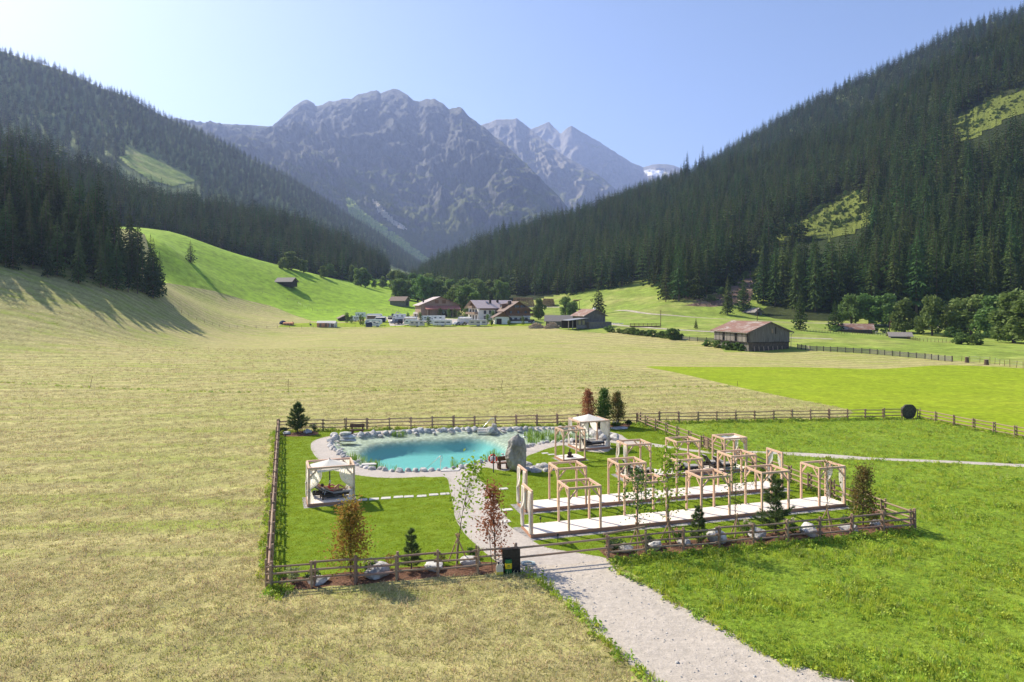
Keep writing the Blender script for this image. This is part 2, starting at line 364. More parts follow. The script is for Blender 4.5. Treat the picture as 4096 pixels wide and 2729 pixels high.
CAMPG = [gp(*p) for p in [(1545,1268),(1600,1262),(1720,1272),(1950,1280),(1960,1296),(1830,1300),(1700,1290),(1600,1303),(1560,1304)]]
ROUGH = [gp(*p) for p in [(2120,1288),(2250,1320),(2420,1335),(2480,1318),(2750,1350),(2850,1368),(2900,1408),(3150,1412),(3240,1402),(3800,1443),(4200,1470)]] + [Vector(p) for p in [(330,150),(420,600),(420,1000),(-20,1000),(-20,560),(0,420)]]
SCRUBZ = [gp(*p) for p in [(2735,1222),(2850,1200),(2940,1165),(3010,1150),(3010,1195),(2990,1215),(2850,1228),(2790,1226)]]
FARZ = [Vector(p) for p in [(-960,545),(-265,545),(-60,560),(-10,560),(960,560),(960,1400),(-960,1400)]]
ZONES = [('driveway', M_DRIVE, [DRIVE]), ('gravel_path', M_GRAVEL, [PATH_DOWN, PATH_EAST, PATH_RING]), ('pebble_bed', M_PEB, PADS),
         ('mulch_bed', M_MULCH, [BED_L, BED_R, BED_RL, BED_RR]), ('lawn', M_LAWN, [LAWN]), ('lush_meadow', M_LUSH, [MEADOW_R]),
         ('bright_meadow', M_BRIGHT, [BRIGHT]), ('campsite_gravel', M_GRAVEL, [CAMPG]), ('campsite_grass', M_BRIGHT, [CAMP]),
         ('hillside_pasture', M_PAST, [PAST]), ('felled_ground', M_SCRUB, [SCRUBZ]), ('grazing_land', M_ROUGH, [ROUGH]), ('valley_head', M_FLOOR, [FARZ])]
ys = np.concatenate([np.arange(-60, 20, 10.0), np.arange(20, 100, 4.0), np.arange(100, 200, 3.2), np.arange(200, 330, 4.0), np.arange(330, 560, 8.0), np.arange(560, 1500, 40)])
xs = np.concatenate([np.arange(-1000, -320, 40.0), np.arange(-320, -200, 10), np.arange(-200, 200, 4.6), np.arange(200, 320, 10), np.arange(320, 1040, 40)])
GX, GY = np.meshgrid(xs, ys)
jx = nrs.uniform(-0.02, 0.02, GX.shape)
verts2 = [Vector((float(a), float(b))) for a, b in zip((GX+jx).ravel(), (GY+jx[::-1]).ravel())]
edges2 = []
def add_poly(poly):
    o = len(verts2); n = len(poly)
    for p in poly: verts2.append(Vector((p[0], p[1])))
    for i in range(n): edges2.append((o+i, o+(i+1)%n))
for _, _, ps in ZONES:
    for p in ps: add_poly(p)
add_poly(RIM)
cv, ce, cf, *_r = delaunay_2d_cdt(verts2, edges2, [], 0, 1e-4)
CV = np.array([(p[0], p[1]) for p in cv]); CF = np.array([tuple(f) for f in cf])
CZ = terr(CV)
cen = CV[CF].mean(1)
zone = np.full(len(CF), -1)
inrim = inpoly(cen, RIM)
for zi in range(len(ZONES)-1, -1, -1):
    for p in ZONES[zi][2]: zone[inpoly(cen, p)] = zi
zone[inrim] = -2; zone[cen[:,1] > 900] = -3
def sub_mesh(name, m, mask):
    fs = CF[mask]; ids, inv = np.unique(fs.ravel(), return_inverse=True)
    vs = np.column_stack([CV[ids], CZ[ids]])
    me = bpy.data.meshes.new(name); me.from_pydata([tuple(v) for v in vs], [], [tuple(f) for f in inv.reshape(-1,3).tolist()])
    me.materials.append(m); me.polygons.foreach_set('use_smooth', [True]*len(me.polygons)); me.update()
    return structure(link(name, me))
sub_mesh('hay_field', M_HAY, zone == -1)
for zi, (nm, m, _) in enumerate(ZONES):
    if (zone == zi).any(): sub_mesh(nm, m, zone == zi)

# pond: a dug basin with shallow planted margin and a deep swimming pool, and its water
M_BASIN = bpy.data.materials.new('pond_bed'); M_BASIN.use_nodes = True
_nt = M_BASIN.node_tree; _b = _nt.nodes['Principled BSDF']; _b.inputs['Roughness'].default_value = 0.8
_g = nd(_nt, 'ShaderNodeNewGeometry'); _s = nd(_nt, 'ShaderNodeSeparateXYZ'); _nt.links.new(_g.outputs['Position'], _s.inputs[0])
_r = nd(_nt, 'ShaderNodeMapRange'); _r.inputs[1].default_value = -0.42; _r.inputs[2].default_value = -0.95; _nt.links.new(_s.outputs[2], _r.inputs[0])
_v = nd(_nt, 'ShaderNodeTexVoronoi'); _v.inputs['Scale'].default_value = 2.6; _nt.links.new(_g.outputs['Position'], _v.inputs['Vector'])
_cr = nd(_nt, 'ShaderNodeValToRGB'); _cr.color_ramp.elements[0].color = (0.66,0.63,0.52,1); _cr.color_ramp.elements[1].color = (0.42,0.41,0.32,1); _cr.color_ramp.elements[1].position = 0.62; _cr.color_ramp.elements[0].position = 0.25
_nt.links.new(_v.outputs['Distance'], _cr.inputs[0])
_m = nd(_nt, 'ShaderNodeMix', data_type='RGBA'); _nt.links.new(_r.outputs[0], _m.inputs[0]); _nt.links.new(_cr.outputs[0], _m.inputs[6]); _m.inputs[7].default_value = (0.15,0.47,0.47,1)
_nt.links.new(_m.outputs[2], _b.inputs['Base Color'])
M_WATER = bpy.data.materials.new('pond_water'); M_WATER.use_nodes = True
_nt = M_WATER.node_tree; _nt.nodes.remove(_nt.nodes['Principled BSDF'])
_o = _nt.nodes['Material Output']; _t = nd(_nt, 'ShaderNodeBsdfTransparent'); _t.inputs[0].default_value = (0.86,0.97,0.95,1)
_gl = nd(_nt, 'ShaderNodeBsdfGlossy'); _gl.inputs['Roughness'].default_value = 0.06
_fr = nd(_nt, 'ShaderNodeFresnel'); _fr.inputs[0].default_value = 1.16
_n = nd(_nt, 'ShaderNodeTexNoise'); _n.inputs['Scale'].default_value = 5.0; _n.inputs['Detail'].default_value = 4
_gg = nd(_nt, 'ShaderNodeNewGeometry'); _nt.links.new(_gg.outputs['Position'], _n.inputs['Vector'])
_bp = nd(_nt, 'ShaderNodeBump'); _bp.inputs['Distance'].default_value = 0.02; _nt.links.new(_n.outputs[0], _bp.inputs['Height'])
_nt.links.new(_bp.outputs[0], _gl.inputs['Normal']); _nt.links.new(_bp.outputs[0], _fr.inputs['Normal'])
_mx = nd(_nt, 'ShaderNodeMixShader'); _nt.links.new(_fr.outputs[0], _mx.inputs[0]); _nt.links.new(_t.outputs[0], _mx.inputs[1]); _nt.links.new(_gl.outputs[0], _mx.inputs[2])
_nt.links.new(_mx.outputs[0], _o.inputs[0])
def dist_poly(P, poly):
    d = np.full(len(P), 1e9); n = len(poly)
    for i in range(n):
        a = np.array(poly[i][:2]); b = np.array(poly[(i+1)%n][:2]); ab = b-a; L2 = max(ab@ab, 1e-9)
        t = np.clip(((P-a)@ab)/L2, 0, 1); q = a+t[:,None]*ab
        d = np.minimum(d, np.hypot(*(P-q).T))
    return d
rim2 = [Vector((p[0], p[1])) for p in RIM]
bx = np.array([p[:] for p in rim2]); lo = bx.min(0); hi = bx.max(0)
gx, gy = np.meshgrid(np.arange(lo[0], hi[0], 0.4), np.arange(lo[1], hi[1], 0.4))
gp2 = np.column_stack([gx.ravel(), gy.ravel()]) + nrs.uniform(-.03,.03,(gx.size,2)); gp2 = gp2[inpoly(gp2, RIM)]
bv, be, bf, *_r = delaunay_2d_cdt(rim2 + [Vector(p) for p in gp2.tolist()], [(i,(i+1)%len(rim2)) for i in range(len(rim2))], [], 1, 1e-4)
BV = np.array([(p[0],p[1]) for p in bv])
sd_ = dist_poly(BV, DEEP); ins = inpoly(BV, DEEP); sdd = np.where(ins, sd_, -sd_)
dr = dist_poly(BV, RIM)
depth = 0.32*smooth01(0,0.8,dr) + 1.3*smooth01(-0.9,0.8,sdd) + 0.03*np.sin(BV[:,0]*2.1)*np.cos(BV[:,1]*2.7)*smooth01(0,1,dr)
me = bpy.data.meshes.new('pond_bed'); me.from_pydata([(a,b,-d) for (a,b), d in zip(BV.tolist(), depth.tolist())], [], [tuple(f) for f in bf])
me.materials.append(M_BASIN); me.polygons.foreach_set('use_smooth', [True]*len(me.polygons)); structure(link('pond_bed', me))
me = bpy.data.meshes.new('pond_water'); me.from_pydata([(p.x,p.y,-0.10) for p in rim2], [], [tuple(range(len(rim2)-1,-1,-1))])
me.materials.append(M_WATER); structure(link('pond_water', me))

# ------------------------------------------------------------------ roads: ribbons that follow the ground
def ribbon(name, pts, w, m, lift=0.06):
    c = catmull(pts, 8, closed=False); mb = MB(); vs = []
    for i, p in enumerate(c):
        d = (c[min(i+1,len(c)-1)] - c[max(i-1,0)]).normalized(); nn = Vector((-d.y, d.x))
        for s in (-1, 0, 1):
            q = p + nn*(w/2*s); vs.append((q.x, q.y, T(q.x, q.y)+lift))
    fs = []
    for i in range(len(c)-1):
        for k in (0,1): fs.append((i*3+k, i*3+k+1, (i+1)*3+k+1, (i+1)*3+k))
    mb.add(vs, fs); return structure(mb.build(name, m, smooth=True))
ribbon('valley_road', [gp(*p) for p in [(2060,1228),(2200,1229),(2330,1231),(2430,1241),(2560,1251),(2720,1265),(2900,1277),(3060,1285),(3180,1291),(3400,1296),(3700,1308),(3900,1315),(4200,1330)]], 2.8, M_ROAD)
ribbon('farm_track', [gp(*p) for p in [(2420,1292),(2500,1304),(2640,1315),(2760,1323),(2870,1330),(2960,1345),(3150,1352),(3230,1354),(3330,1357)]], 3.0, M_ROAD)
# ------------------------------------------------------------------ hills and mountains: sheets from foot to crest and over the back
def interp_line(pts, qx):
    a = np.array(pts, float); return [np.interp(qx, a[:,0], a[:,k]) for k in (1,2)]
def fbm(x, y, z, oct_=5, ridged=False):
    v = 0; a = 0.5; f = 1.0
    for _ in range(oct_):
        n = mnoise.noise(Vector((x*f, y*f, z*f)))
        v += a*((1-abs(n)*2) if ridged else n); a *= 0.5; f *= 2.03
    return v
def hill(name, m, foot, crest, q0, q1, ns, nt_, amp=8.0, freq=0.01, tall=0.0, p=1.0, ridged=False, seed=0.0, back=0.5, gully=0.0, gfreq=14.0, jag=0.0, oct_=5):
    """tall: height of the trees on the crest (the outline read from the photograph is their tops)"""
    S = np.linspace(q0, q1, ns); tt = np.linspace(-0.12, 1.0, nt_)
    grid = []
    for s in S:
        fy, fd = interp_line(foot, s); cy, cdd = interp_line(crest, s)
        A = ray(s, fy, fd); B = ray(s, cy, cdd); B.z -= tall
        if jag and s > 1090: B.z += jag*fbm(s*0.02, seed, 0.3, 4, True)
        row = []
        for t in tt:
            P = A.lerp(B, t)
            zz = A.z + (B.z-A.z)*(math.copysign(abs(t)**p, t))
            env = max(0.0, math.sin(PI*min(1, max(0, t))))*(1-0.75*max(0,t)**3)
            n = fbm(P.x*freq, P.y*freq, seed+P.z*freq*0.5, oct_, ridged) - (0.45 if ridged else 0)
            gl = 0.0
            if gully: gl = gully*(fbm(s*gfreq/1000.0 + (1.5*math.sin(s*0.011+seed)+0.5)*t + 0.5*fbm(s*0.004,t*2.0,seed,3), t*2.2+seed, 0.7, 5, True)-0.45)
            dd = (amp*n + gl)*env
            if ridged: dd += 0.30*amp*(fbm(P.x*freq*5, P.y*freq*5, seed+3+P.z*freq*3, 5, True)-0.45)*min(1,max(0,t*6))*min(1,max(0,(1-t)*9))
            row.append(Vector((P.x, P.y - dd*0.8, zz + dd*0.5)))
        for k in (0.12, 0.35, 0.7, 1.2):
            row.append(Vector((B.x*(1+k*back), B.y*(1+k*back*0.5), B.z - (B.z-A.z)*k*0.9)))
        grid.append(row)
    nn = len(grid[0]); vs = [p for r in grid for p in r]; fs = []
    for i in range(ns-1):
        for j in range(nn-1): fs.append((i*nn+j, (i+1)*nn+j, (i+1)*nn+j+1, i*nn+j+1))
    me = bpy.data.meshes.new(name); me.from_pydata([tuple(v) for v in vs], [], fs)
    me.materials.append(m); me.polygons.foreach_set('use_smooth', [True]*len(me.polygons)); me.update()
    o = structure(link(name, me))
    return dict(obj=o, grid=np.array([[tuple(v) for v in r[:nt_]] for r in grid]), S=S, tt=tt)

def rock_mat(name, rock, rock2, grass, tree_z, grass_lo=0.55, sc=0.004, bump=14.0):
    m = bpy.data.materials.new(name); m.use_nodes = True; nt = m.node_tree; L = nt.links.new
    b = nt.nodes['Principled BSDF']; b.inputs['Roughness'].default_value = 0.95; b.inputs['Specular IOR Level'].default_value = 0.1
    geo = nd(nt, 'ShaderNodeNewGeometry'); pos = geo.outputs['Position']
    mp = nd(nt, 'ShaderNodeMapping'); mp.inputs['Scale'].default_value = (1,1,0.45); mp.inputs['Rotation'].default_value = (0.3,0.5,0.2); L(pos, mp.inputs[0])
    def nz(s, d, v=pos, r=0.65):
        n = nd(nt, 'ShaderNodeTexNoise'); n.inputs['Scale'].default_value = s; n.inputs['Detail'].default_value = d; n.inputs['Roughness'].default_value = r; L(v, n.inputs['Vector']); return n.outputs[0]
    def rg(s, lo, hi, a=0.0, c=1.0):
        r = nd(nt, 'ShaderNodeMapRange'); r.inputs[1].default_value = lo; r.inputs[2].default_value = hi; r.inputs[3].default_value = a; r.inputs[4].default_value = c; L(s, r.inputs[0]); return r.outputs[0]
    def mix(f, a, c):
        x = nd(nt, 'ShaderNodeMix', data_type='RGBA'); L(f, x.inputs[0])
        for s, i in ((a,6),(c,7)):
            if isinstance(s, tuple): x.inputs[i].default_value = (*s,1)
            else: L(s, x.inputs[i])
        return x.outputs[2]
    f = nz(sc*7, 11, mp.outputs[0], 0.78)
    cur = mix(rg(f, 0.40, 0.60), rock, rock2)
    f2 = nz(sc, 8)
    sep = nd(nt, 'ShaderNodeSeparateXYZ'); L(pos, sep.inputs[0])
    h = rg(sep.outputs[2], tree_z*0.55, tree_z*1.5, 0.16, -0.16)
    ad = nd(nt, 'ShaderNodeMath', operation='ADD'); L(f2, ad.inputs[0]); L(h, ad.inputs[1])
    sepn = nd(nt, 'ShaderNodeSeparateXYZ'); L(geo.outputs['Normal'], sepn.inputs[0])
    ad2 = nd(nt, 'ShaderNodeMath', operation='ADD'); L(ad.outputs[0], ad2.inputs[0]); L(rg(sepn.outputs[2], 0.45, 0.9, -0.12, 0.12), ad2.inputs[1])
    cur = mix(rg(ad2.outputs[0], grass_lo-0.06, grass_lo+0.07), cur, grass)
    L(cur, b.inputs['Base Color'])
    bp = nd(nt, 'ShaderNodeBump'); bp.inputs['Strength'].default_value = 1.0; bp.inputs['Distance'].default_value = bump
    L(f, bp.inputs['Height']); L(bp.outputs[0], b.inputs['Normal'])
    return m
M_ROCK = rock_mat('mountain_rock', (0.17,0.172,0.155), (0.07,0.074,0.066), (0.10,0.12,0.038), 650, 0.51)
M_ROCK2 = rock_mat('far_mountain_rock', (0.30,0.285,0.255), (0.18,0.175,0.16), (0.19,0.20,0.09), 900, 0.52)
M_SLOPE = rock_mat('wooded_slope_ground', (0.15,0.16,0.075), (0.085,0.10,0.04), (0.22,0.27,0.09), 900, 0.62, 0.006, 4.0)
M_CLEAR = rock_mat('hill_clearings', (0.15,0.17,0.045), (0.085,0.105,0.028), (0.20,0.24,0.05), 900, 0.58, 0.05, 3.0)

CLEAR_R = [[(2970,1003),(3120,912),(3264,838),(3372,776),(3466,760),(3476,818),(3412,884),(3300,925),(3200,905),(3048,990)],
           [(3790,505),(3870,440),(3960,385),(4120,345),(4120,400),(4000,455),(3900,510)],
           [(2715,1234),(2850,1182),(2935,1120),(3005,1068),(3030,1215),(2990,1240),(2850,1246)],
           [(2180,1200),(2400,1168),(2560,1136),(2600,1150),(2650,1205),(2600,1240),(2180,1240)]]
# right-hand hill, its farther shoulder, the dark left knoll and wooded slopes, then the high mountains
RH_FOOT = [(1480,1175,760),(1640,1160,640),(1900,1172,560),(2100,1178,520),(2400,1172,450),(2700,1205,376),(3000,1196,372),(3300,1238,330),(3700,1226,316),(4096,1236,302),(5200,1260,280)]
RH_CREST = [(1480,1190,900),(1560,1150,900),(1654,1058,900),(1743,984,900),(1833,942,900),(2011,871,900),(2237,806,900),(2400,758,920),(2616,694,920),(2760,650,900),(2861,600,880),(3048,545,850),(3270,480,800),(3372,440,780),(3480,360,760),(3589,292,745),(3733,192,730),(3913,92,715),(4096,5,700),(5200,-500,640)]
RH = hill('right_hill', M_FLOOR, RH_FOOT, RH_CREST, 1480, 5200, 300, 70, amp=9, freq=0.012, tall=23, p=1.12, seed=1.3, gully=5, gfreq=9)
RS_FOOT = [(2400,900,1000),(2860,760,1000),(3300,600,950),(4096,300,880),(4700,100,850)]
RS_CREST = [(2400,780,1250),(2616,692,1250),(2760,646,1250),(2861,590,1250),(3048,474,1250),(3264,358,1230),(3409,286,1200),(3625,186,1180),(3841,70,1150),(4079,-5,1120),(4700,-220,1080)]
RS = hill('right_shoulder', M_SLOPE, RS_FOOT, RS_CREST, 2400, 4700, 70, 26, amp=9, freq=0.01, tall=24, seed=4.0)
L2_FOOT = [(-900,860,400),(0,930,400),(600,985,430),(850,1003,478),(1050,1046,500),(1300,1104,520),(1560,1172,580),(1640,1160,640),(1700,1165,700)]
L2_CREST = [(-900,180,520),(0,445,540),(119,482,550),(268,560,570),(428,600,590),(535,670,610),(714,722,640),(892,752,680),(1011,770,700),(1130,806,720),(1225,842,740),(1309,877,760),(1416,925,790),(1506,976,820),(1595,1045,850),(1640,1085,870),(1700,1130,890)]
L2 = hill('left_wooded_spur', M_FLOOR, L2_FOOT, L2_CREST, -900, 1700, 110, 34, amp=7, freq=0.012, tall=23, p=1.05, seed=7.7, gully=4, gfreq=8)
L3_FOOT = [(-1200,700,900),(0,760,900),(600,850,1000),(1000,930,1150),(1400,1030,1350),(1700,1110,1500),(1800,1150,1600)]
L3_CREST = [(-1200,-350,1300),(0,165,1400),(95,196,1430),(178,222,1450),(274,257,1480),(416,322,1530),(517,352,1580),(595,404,1600),(672,440,1640),(797,494,1700),(892,541,1750),(1011,612,1830),(1130,672,1900),(1249,742,1980),(1400,846,2060),(1500,906,2150),(1600,976,2250),(1700,1052,2350),(1800,1120,2400)]
L3 = hill('left_mountain_slope', M_SLOPE, L3_FOOT, L3_CREST, -1200, 1800, 280, 110, amp=42, freq=0.0035, tall=20, seed=2.2, gully=26, gfreq=5.5)
M1_FOOT = [(700,700,2300),(1000,760,2500),(1300,930,2700),(1500,1000,2800),(1690,1075,2900),(1850,1080,2900),(2000,1060,2900),(2300,960,3000)]
M1_CREST = [(700,470,4600),(797,492,4600),(900,497,4650),(1000,500,4700),(1089,507,4750),(1131,472,4800),(1178,428,4850),(1205,408,4900),(1226,402,4900),(1256,418,4900),(1262,430,4900),(1286,425,4900),(1309,410,4900),(1357,406,4900),(1381,398,4900),(1407,399,4900),(1420,388,4900),(1434,379,4900),(1480,371,4900),(1506,366,4900),(1523,378,4900),(1545,371,4900),(1571,361,4900),(1595,365,4900),(1615,377,4850),(1631,386,4800),(1654,407,4800),(1678,413,4800),(1702,401,4750),(1741,397,4700),(1767,416,4650),(1797,443,4600),(1833,431,4550),(1846,437,4500),(1857,449,4500),(1874,472,4450),(1922,502,4400),(1982,550,4300),(2041,603,4150),(2101,657,4000),(2160,716,3850),(2237,794,3650),(2300,870,3500)]
M1 = hill('main_mountain', M_ROCK, M1_FOOT, M1_CREST, 700, 2300, 460, 170, oct_=8, amp=330, freq=0.0011, p=1.05, ridged=True, seed=5.1, gully=100, gfreq=8, back=0.3, jag=14)
M2_FOOT = [(1850,900,4900),(2200,880,4900),(2500,880,4900)]
M2_CREST = [(1850,520,6000),(1928,503,6000),(1982,483,6000),(2041,481,6000),(2056,479,6000),(2065,474,6000),(2076,483,6000),(2106,508,6000),(2130,526,5900),(2166,556,5800),(2249,621,5600),(2309,657,5500),(2400,708,5400),(2500,790,5300)]
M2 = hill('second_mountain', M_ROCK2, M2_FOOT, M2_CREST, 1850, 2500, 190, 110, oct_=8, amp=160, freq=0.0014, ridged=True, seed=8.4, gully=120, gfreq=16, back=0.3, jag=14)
M3_FOOT = [(2080,860,6800),(2400,840,6800),(2760,830,6800)]
M3_CREST = [(2080,560,8000),(2124,517,8000),(2166,502,8000),(2196,492,8000),(2225,520,7900),(2243,536,7800),(2262,520,7700),(2285,506,7700),(2310,520,7700),(2338,538,7700),(2400,570,7700),(2472,620,7800),(2530,656,7900),(2573,671,8000),(2600,664,8000),(2638,658,8000),(2688,663,8000),(2760,690,8000)]
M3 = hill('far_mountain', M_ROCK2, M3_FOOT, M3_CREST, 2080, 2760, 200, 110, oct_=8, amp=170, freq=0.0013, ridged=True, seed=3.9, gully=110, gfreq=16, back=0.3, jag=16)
# a remnant snowfield below the far col
def sheet_patch(name, H, poly, m, lift):
    g_ = H['grid']; ns, nt_, _ = g_.shape; mb = MB(); keep = []
    px = QX0 + F*g_[:,:,0]/g_[:,:,1]; py = QH - F*(g_[:,:,2]-CAM_H)/g_[:,:,1]
    ok = inpoly(np.column_stack([px.ravel(), py.ravel()]), poly).reshape(ns, nt_)
    for i in range(ns-1):
        for j in range(nt_-1):
            if ok[i,j] and ok[i+1,j] and ok[i,j+1] and ok[i+1,j+1]: keep.append((i,j))
    if not keep: return None
    for i, j in keep:
        q = [g_[i,j], g_[i+1,j], g_[i+1,j+1], g_[i,j+1]]
        mb.add([(p[0], p[1]-lift*0.6, p[2]+lift) for p in q], [(0,1,2,3)])
    o = mb.build(name, m); bm = bmesh.new(); bm.from_mesh(o.data); bmesh.ops.remove_doubles(bm, verts=bm.verts, dist=0.05); bm.to_mesh(o.data); bm.free()
    return structure(o)
sheet_patch('snowfield', M3, [(2570,690),(2600,680),(2650,686),(2680,700),(2640,716),(2590,712)], mat('old_snow', (0.85,0.86,0.88), 0.7), 14)

sheet_patch('alp_meadow', M1, [(1375,775),(1410,800),(1460,850),(1530,900),(1600,945),(1730,1045),(1700,1062),(1560,985),(1440,912),(1395,860)], M_ROUGH, 4.0)
sheet_patch('alp_scree', M1, [(1478,795),(1500,800),(1570,870),(1640,925),(1600,925),(1520,868)], M_ROAD, 4.5)
sheet_patch('slope_meadow', L3, [(494,576),(547,606),(595,624),(654,653),(714,683),(795,728),(700,750),(600,730),(500,660),(474,632),(530,612)], M_ROUGH, 1.0)
for pl_ in CLEAR_R[:2]:
    c_ = np.mean(np.array(pl_),0); sheet_patch('hill_clearing', RH, [tuple((np.array(v)-c_)*1.45+c_+np.array((0,30))) for v in pl_], M_CLEAR, 0.4)
c_ = np.mean(np.array(CLEAR_R[3]),0); sheet_patch('hill_meadow', RH, [tuple((np.array(v)-c_)*np.array((1.35,1.9))+c_) for v in CLEAR_R[3]], M_ROUGH, 0.4)
sheet_patch('felled_slope', RH, [(2730,1232),(2850,1190),(2935,1140),(3012,1075),(3026,1215),(2990,1226),(2850,1236)], M_SCRUB, 0.5)
# ------------------------------------------------------------------ conifers
M_NEEDLE = mat('spruce_needles', (0.040,0.076,0.020), 0.9, c2=(0.068,0.110,0.028), scale=0.5, rand=0.45, translucent=0.14, spec=0.1)
M_NEEDLE2 = mat('larch_needles', (0.085,0.125,0.035), 0.9, c2=(0.06,0.095,0.028), scale=0.5, rand=0.25, translucent=0.2, spec=0.1)
M_BARK = mat('spruce_bark', (0.13,0.09,0.065), 0.95, c2=(0.08,0.06,0.045), scale=3.0)
def conifer(seed, h=1.0, width=0.17, whorls=20, per=9, bare=0.06, droop=0.35, seg=3, ragged=0.3):
    """unit-height spruce: (trunk MB, crown MB); branch sprays are bent leaf-like fans set in whorls"""
    r = random.Random(seed); tr = MB(); cr = MB()
    tr.tube([(0,0,-0.03),(0,0,0.3),(0,0,0.97)], [0.013,0.009,0.001], 6)
    for w in range(whorls):
        t = w/(whorls-1); z = bare + (1-bare)*t**0.92*0.985
        L = width*(1-t)**0.82*(1+r.uniform(-ragged,ragged)*0.6)*(0.72+0.28*min(1, t*7)) + 0.006
        n = max(4, int(per*(1-0.45*t)))
        a0 = r.uniform(0, 6.3)
        for k in range(n):
            a = a0 + 2*PI*k/n + r.uniform(-.3,.3); l = L*(1+r.uniform(-ragged,ragged))
            ca, sa = math.cos(a), math.sin(a); wd = l*r.uniform(0.30,0.46)+0.004
            up = 0.25*(1-droop); zz = z + r.uniform(-.012,.012)
            pts = []
            for i in range(seg+1):
                f = i/seg; rr = l*f; hz = zz + l*(up*f - droop*1.15*f*f); ww = wd*(0.35+1.1*f)*(1-f**3*0.9)*0.5
                pts.append((rr, hz, ww))
            vs = []; fs = []
            for rr, hz, ww in pts:
                vs += [(ca*rr-sa*ww, sa*rr+ca*ww, hz-ww*0.45), (ca*rr, sa*rr, hz), (ca*rr+sa*ww, sa*rr-ca*ww, hz-ww*0.45)]
            for i in range(seg):
                b0 = i*3; fs += [(b0,b0+1,b0+4,b0+3),(b0+1,b0+2,b0+5,b0+4)]
            cr.add(vs, fs)
            # hanging side twigs break the outline
            for q in range(2):
                f = r.uniform(0.4,1.0); rr = l*f; hz = zz + l*(up*f-droop*1.15*f*f); s_ = r.choice((-1,1))*wd*r.uniform(.2,.6)
                d_ = l*r.uniform(.12,.26)+0.004
                cr.add([(ca*rr-sa*s_, sa*rr+ca*s_, hz), (ca*(rr+d_)-sa*s_*1.6, sa*(rr+d_)+ca*s_*1.6, hz-d_*0.5), (ca*rr-sa*s_*1.5, sa*rr+ca*s_*1.5, hz-d_*1.5)], [(0,1,2)])
    cr.tube([(0,0,0.95),(0,0,1.02)], [0.006,0.001], 4, cap=False)
    return tr, cr
CONIF = []
for i, (wd, wh, pr, bare, dr_, rg_) in enumerate([(0.15,24,11,0.05,0.42,0.3),(0.135,26,11,0.10,0.50,0.35),(0.17,22,11,0.04,0.38,0.3),(0.125,24,10,0.16,0.45,0.4),(0.155,23,10,0.03,0.35,0.35)]):
    t_, c_ = conifer(100+i, 1.0, wd, wh, pr, bare, dr_, 3, rg_)
    CONIF.append((t_.mesh('trunk', M_BARK), c_.mesh('crown', M_NEEDLE)))
def joined(tr, cr, m2):
    mb = MB(); mb.add(tr.v, tr.f); nf = len(mb.f); mb.add(cr.v, cr.f)
    me = mb.mesh('conifer_pair', M_BARK); me.materials.append(m2)
    idx = [0]*nf + [1]*(len(me.polygons)-nf); me.polygons.foreach_set('material_index', idx); return me
FARCON = [joined(*conifer(300+i, 1.0, wd, wh, 7, bare, dr_, 2, 0.35), M_NEEDLE if i < 4 else M_NEEDLE2)
          for i, (wd, wh, bare, dr_) in enumerate([(0.185,15,0.05,0.4),(0.165,16,0.12,0.48),(0.21,14,0.03,0.36),(0.14,16,0.2,0.45),(0.19,13,0.1,0.25)])]

def scatter(name, label, cat, pts, scl, meshes, kind_idx, rz=None, sxy=None):
    """one stuff object: instances of a few meshes on a cloud of points (geometry nodes)"""
    n = len(pts)
    me = bpy.data.meshes.new(name); me.vertices.add(n)
    me.vertices.foreach_set('co', np.asarray(pts, np.float32).ravel())
    rz = nrs.uniform(0, 6.283, n) if rz is None else rz
    sxy = np.ones(n) if sxy is None else sxy
    S3 = np.stack([scl*sxy, scl*sxy, scl], 1).astype(np.float32); R3 = np.stack([nrs.uniform(-.03,.03,n), nrs.uniform(-.03,.03,n), rz], 1).astype(np.float32)
    a = me.attributes.new('sc', 'FLOAT_VECTOR', 'POINT'); a.data.foreach_set('vector', S3.ravel())
    a = me.attributes.new('rot', 'FLOAT_VECTOR', 'POINT'); a.data.foreach_set('vector', R3.ravel())
    a = me.attributes.new('vi', 'INT', 'POINT'); a.data.foreach_set('value', np.asarray(kind_idx, np.int32))
    o = link(name, me)
    cl = bpy.data.collections.new(name + '_kinds')
    for i, k in enumerate(meshes):
        p = bpy.data.objects.new('%02d_%s' % (i, name), k); cl.objects.link(p)
    nt = bpy.data.node_groups.new(name, 'GeometryNodeTree')
    nt.interface.new_socket('Geometry', in_out='INPUT', socket_type='NodeSocketGeometry'); nt.interface.new_socket('Geometry', in_out='OUTPUT', socket_type='NodeSocketGeometry')
    gi = nt.nodes.new('NodeGroupInput'); go = nt.nodes.new('NodeGroupOutput')
    ip = nt.nodes.new('GeometryNodeInstanceOnPoints'); ci = nt.nodes.new('GeometryNodeCollectionInfo')
    ci.inputs['Collection'].default_value = cl; ci.inputs['Separate Children'].default_value = True; ci.inputs['Reset Children'].default_value = True
    def at(nm, ty):
        x = nt.nodes.new('GeometryNodeInputNamedAttribute'); x.data_type = ty; x.inputs['Name'].default_value = nm; return x.outputs['Attribute']
    ip.inputs['Pick Instance'].default_value = True
    nt.links.new(gi.outputs[0], ip.inputs['Points']); nt.links.new(ci.outputs[0], ip.inputs['Instance'])
    nt.links.new(at('vi','INT'), ip.inputs['Instance Index']); nt.links.new(at('sc','FLOAT_VECTOR'), ip.inputs['Scale'])
    e = nt.nodes.new('FunctionNodeEulerToRotation'); nt.links.new(at('rot','FLOAT_VECTOR'), e.inputs[0]); nt.links.new(e.outputs[0], ip.inputs['Rotation'])
    nt.links.new(ip.outputs[0], go.inputs[0])
    md = o.modifiers.new('scatter', 'NODES'); md.node_group = nt
    return tag(o, label, cat, None, 'stuff')

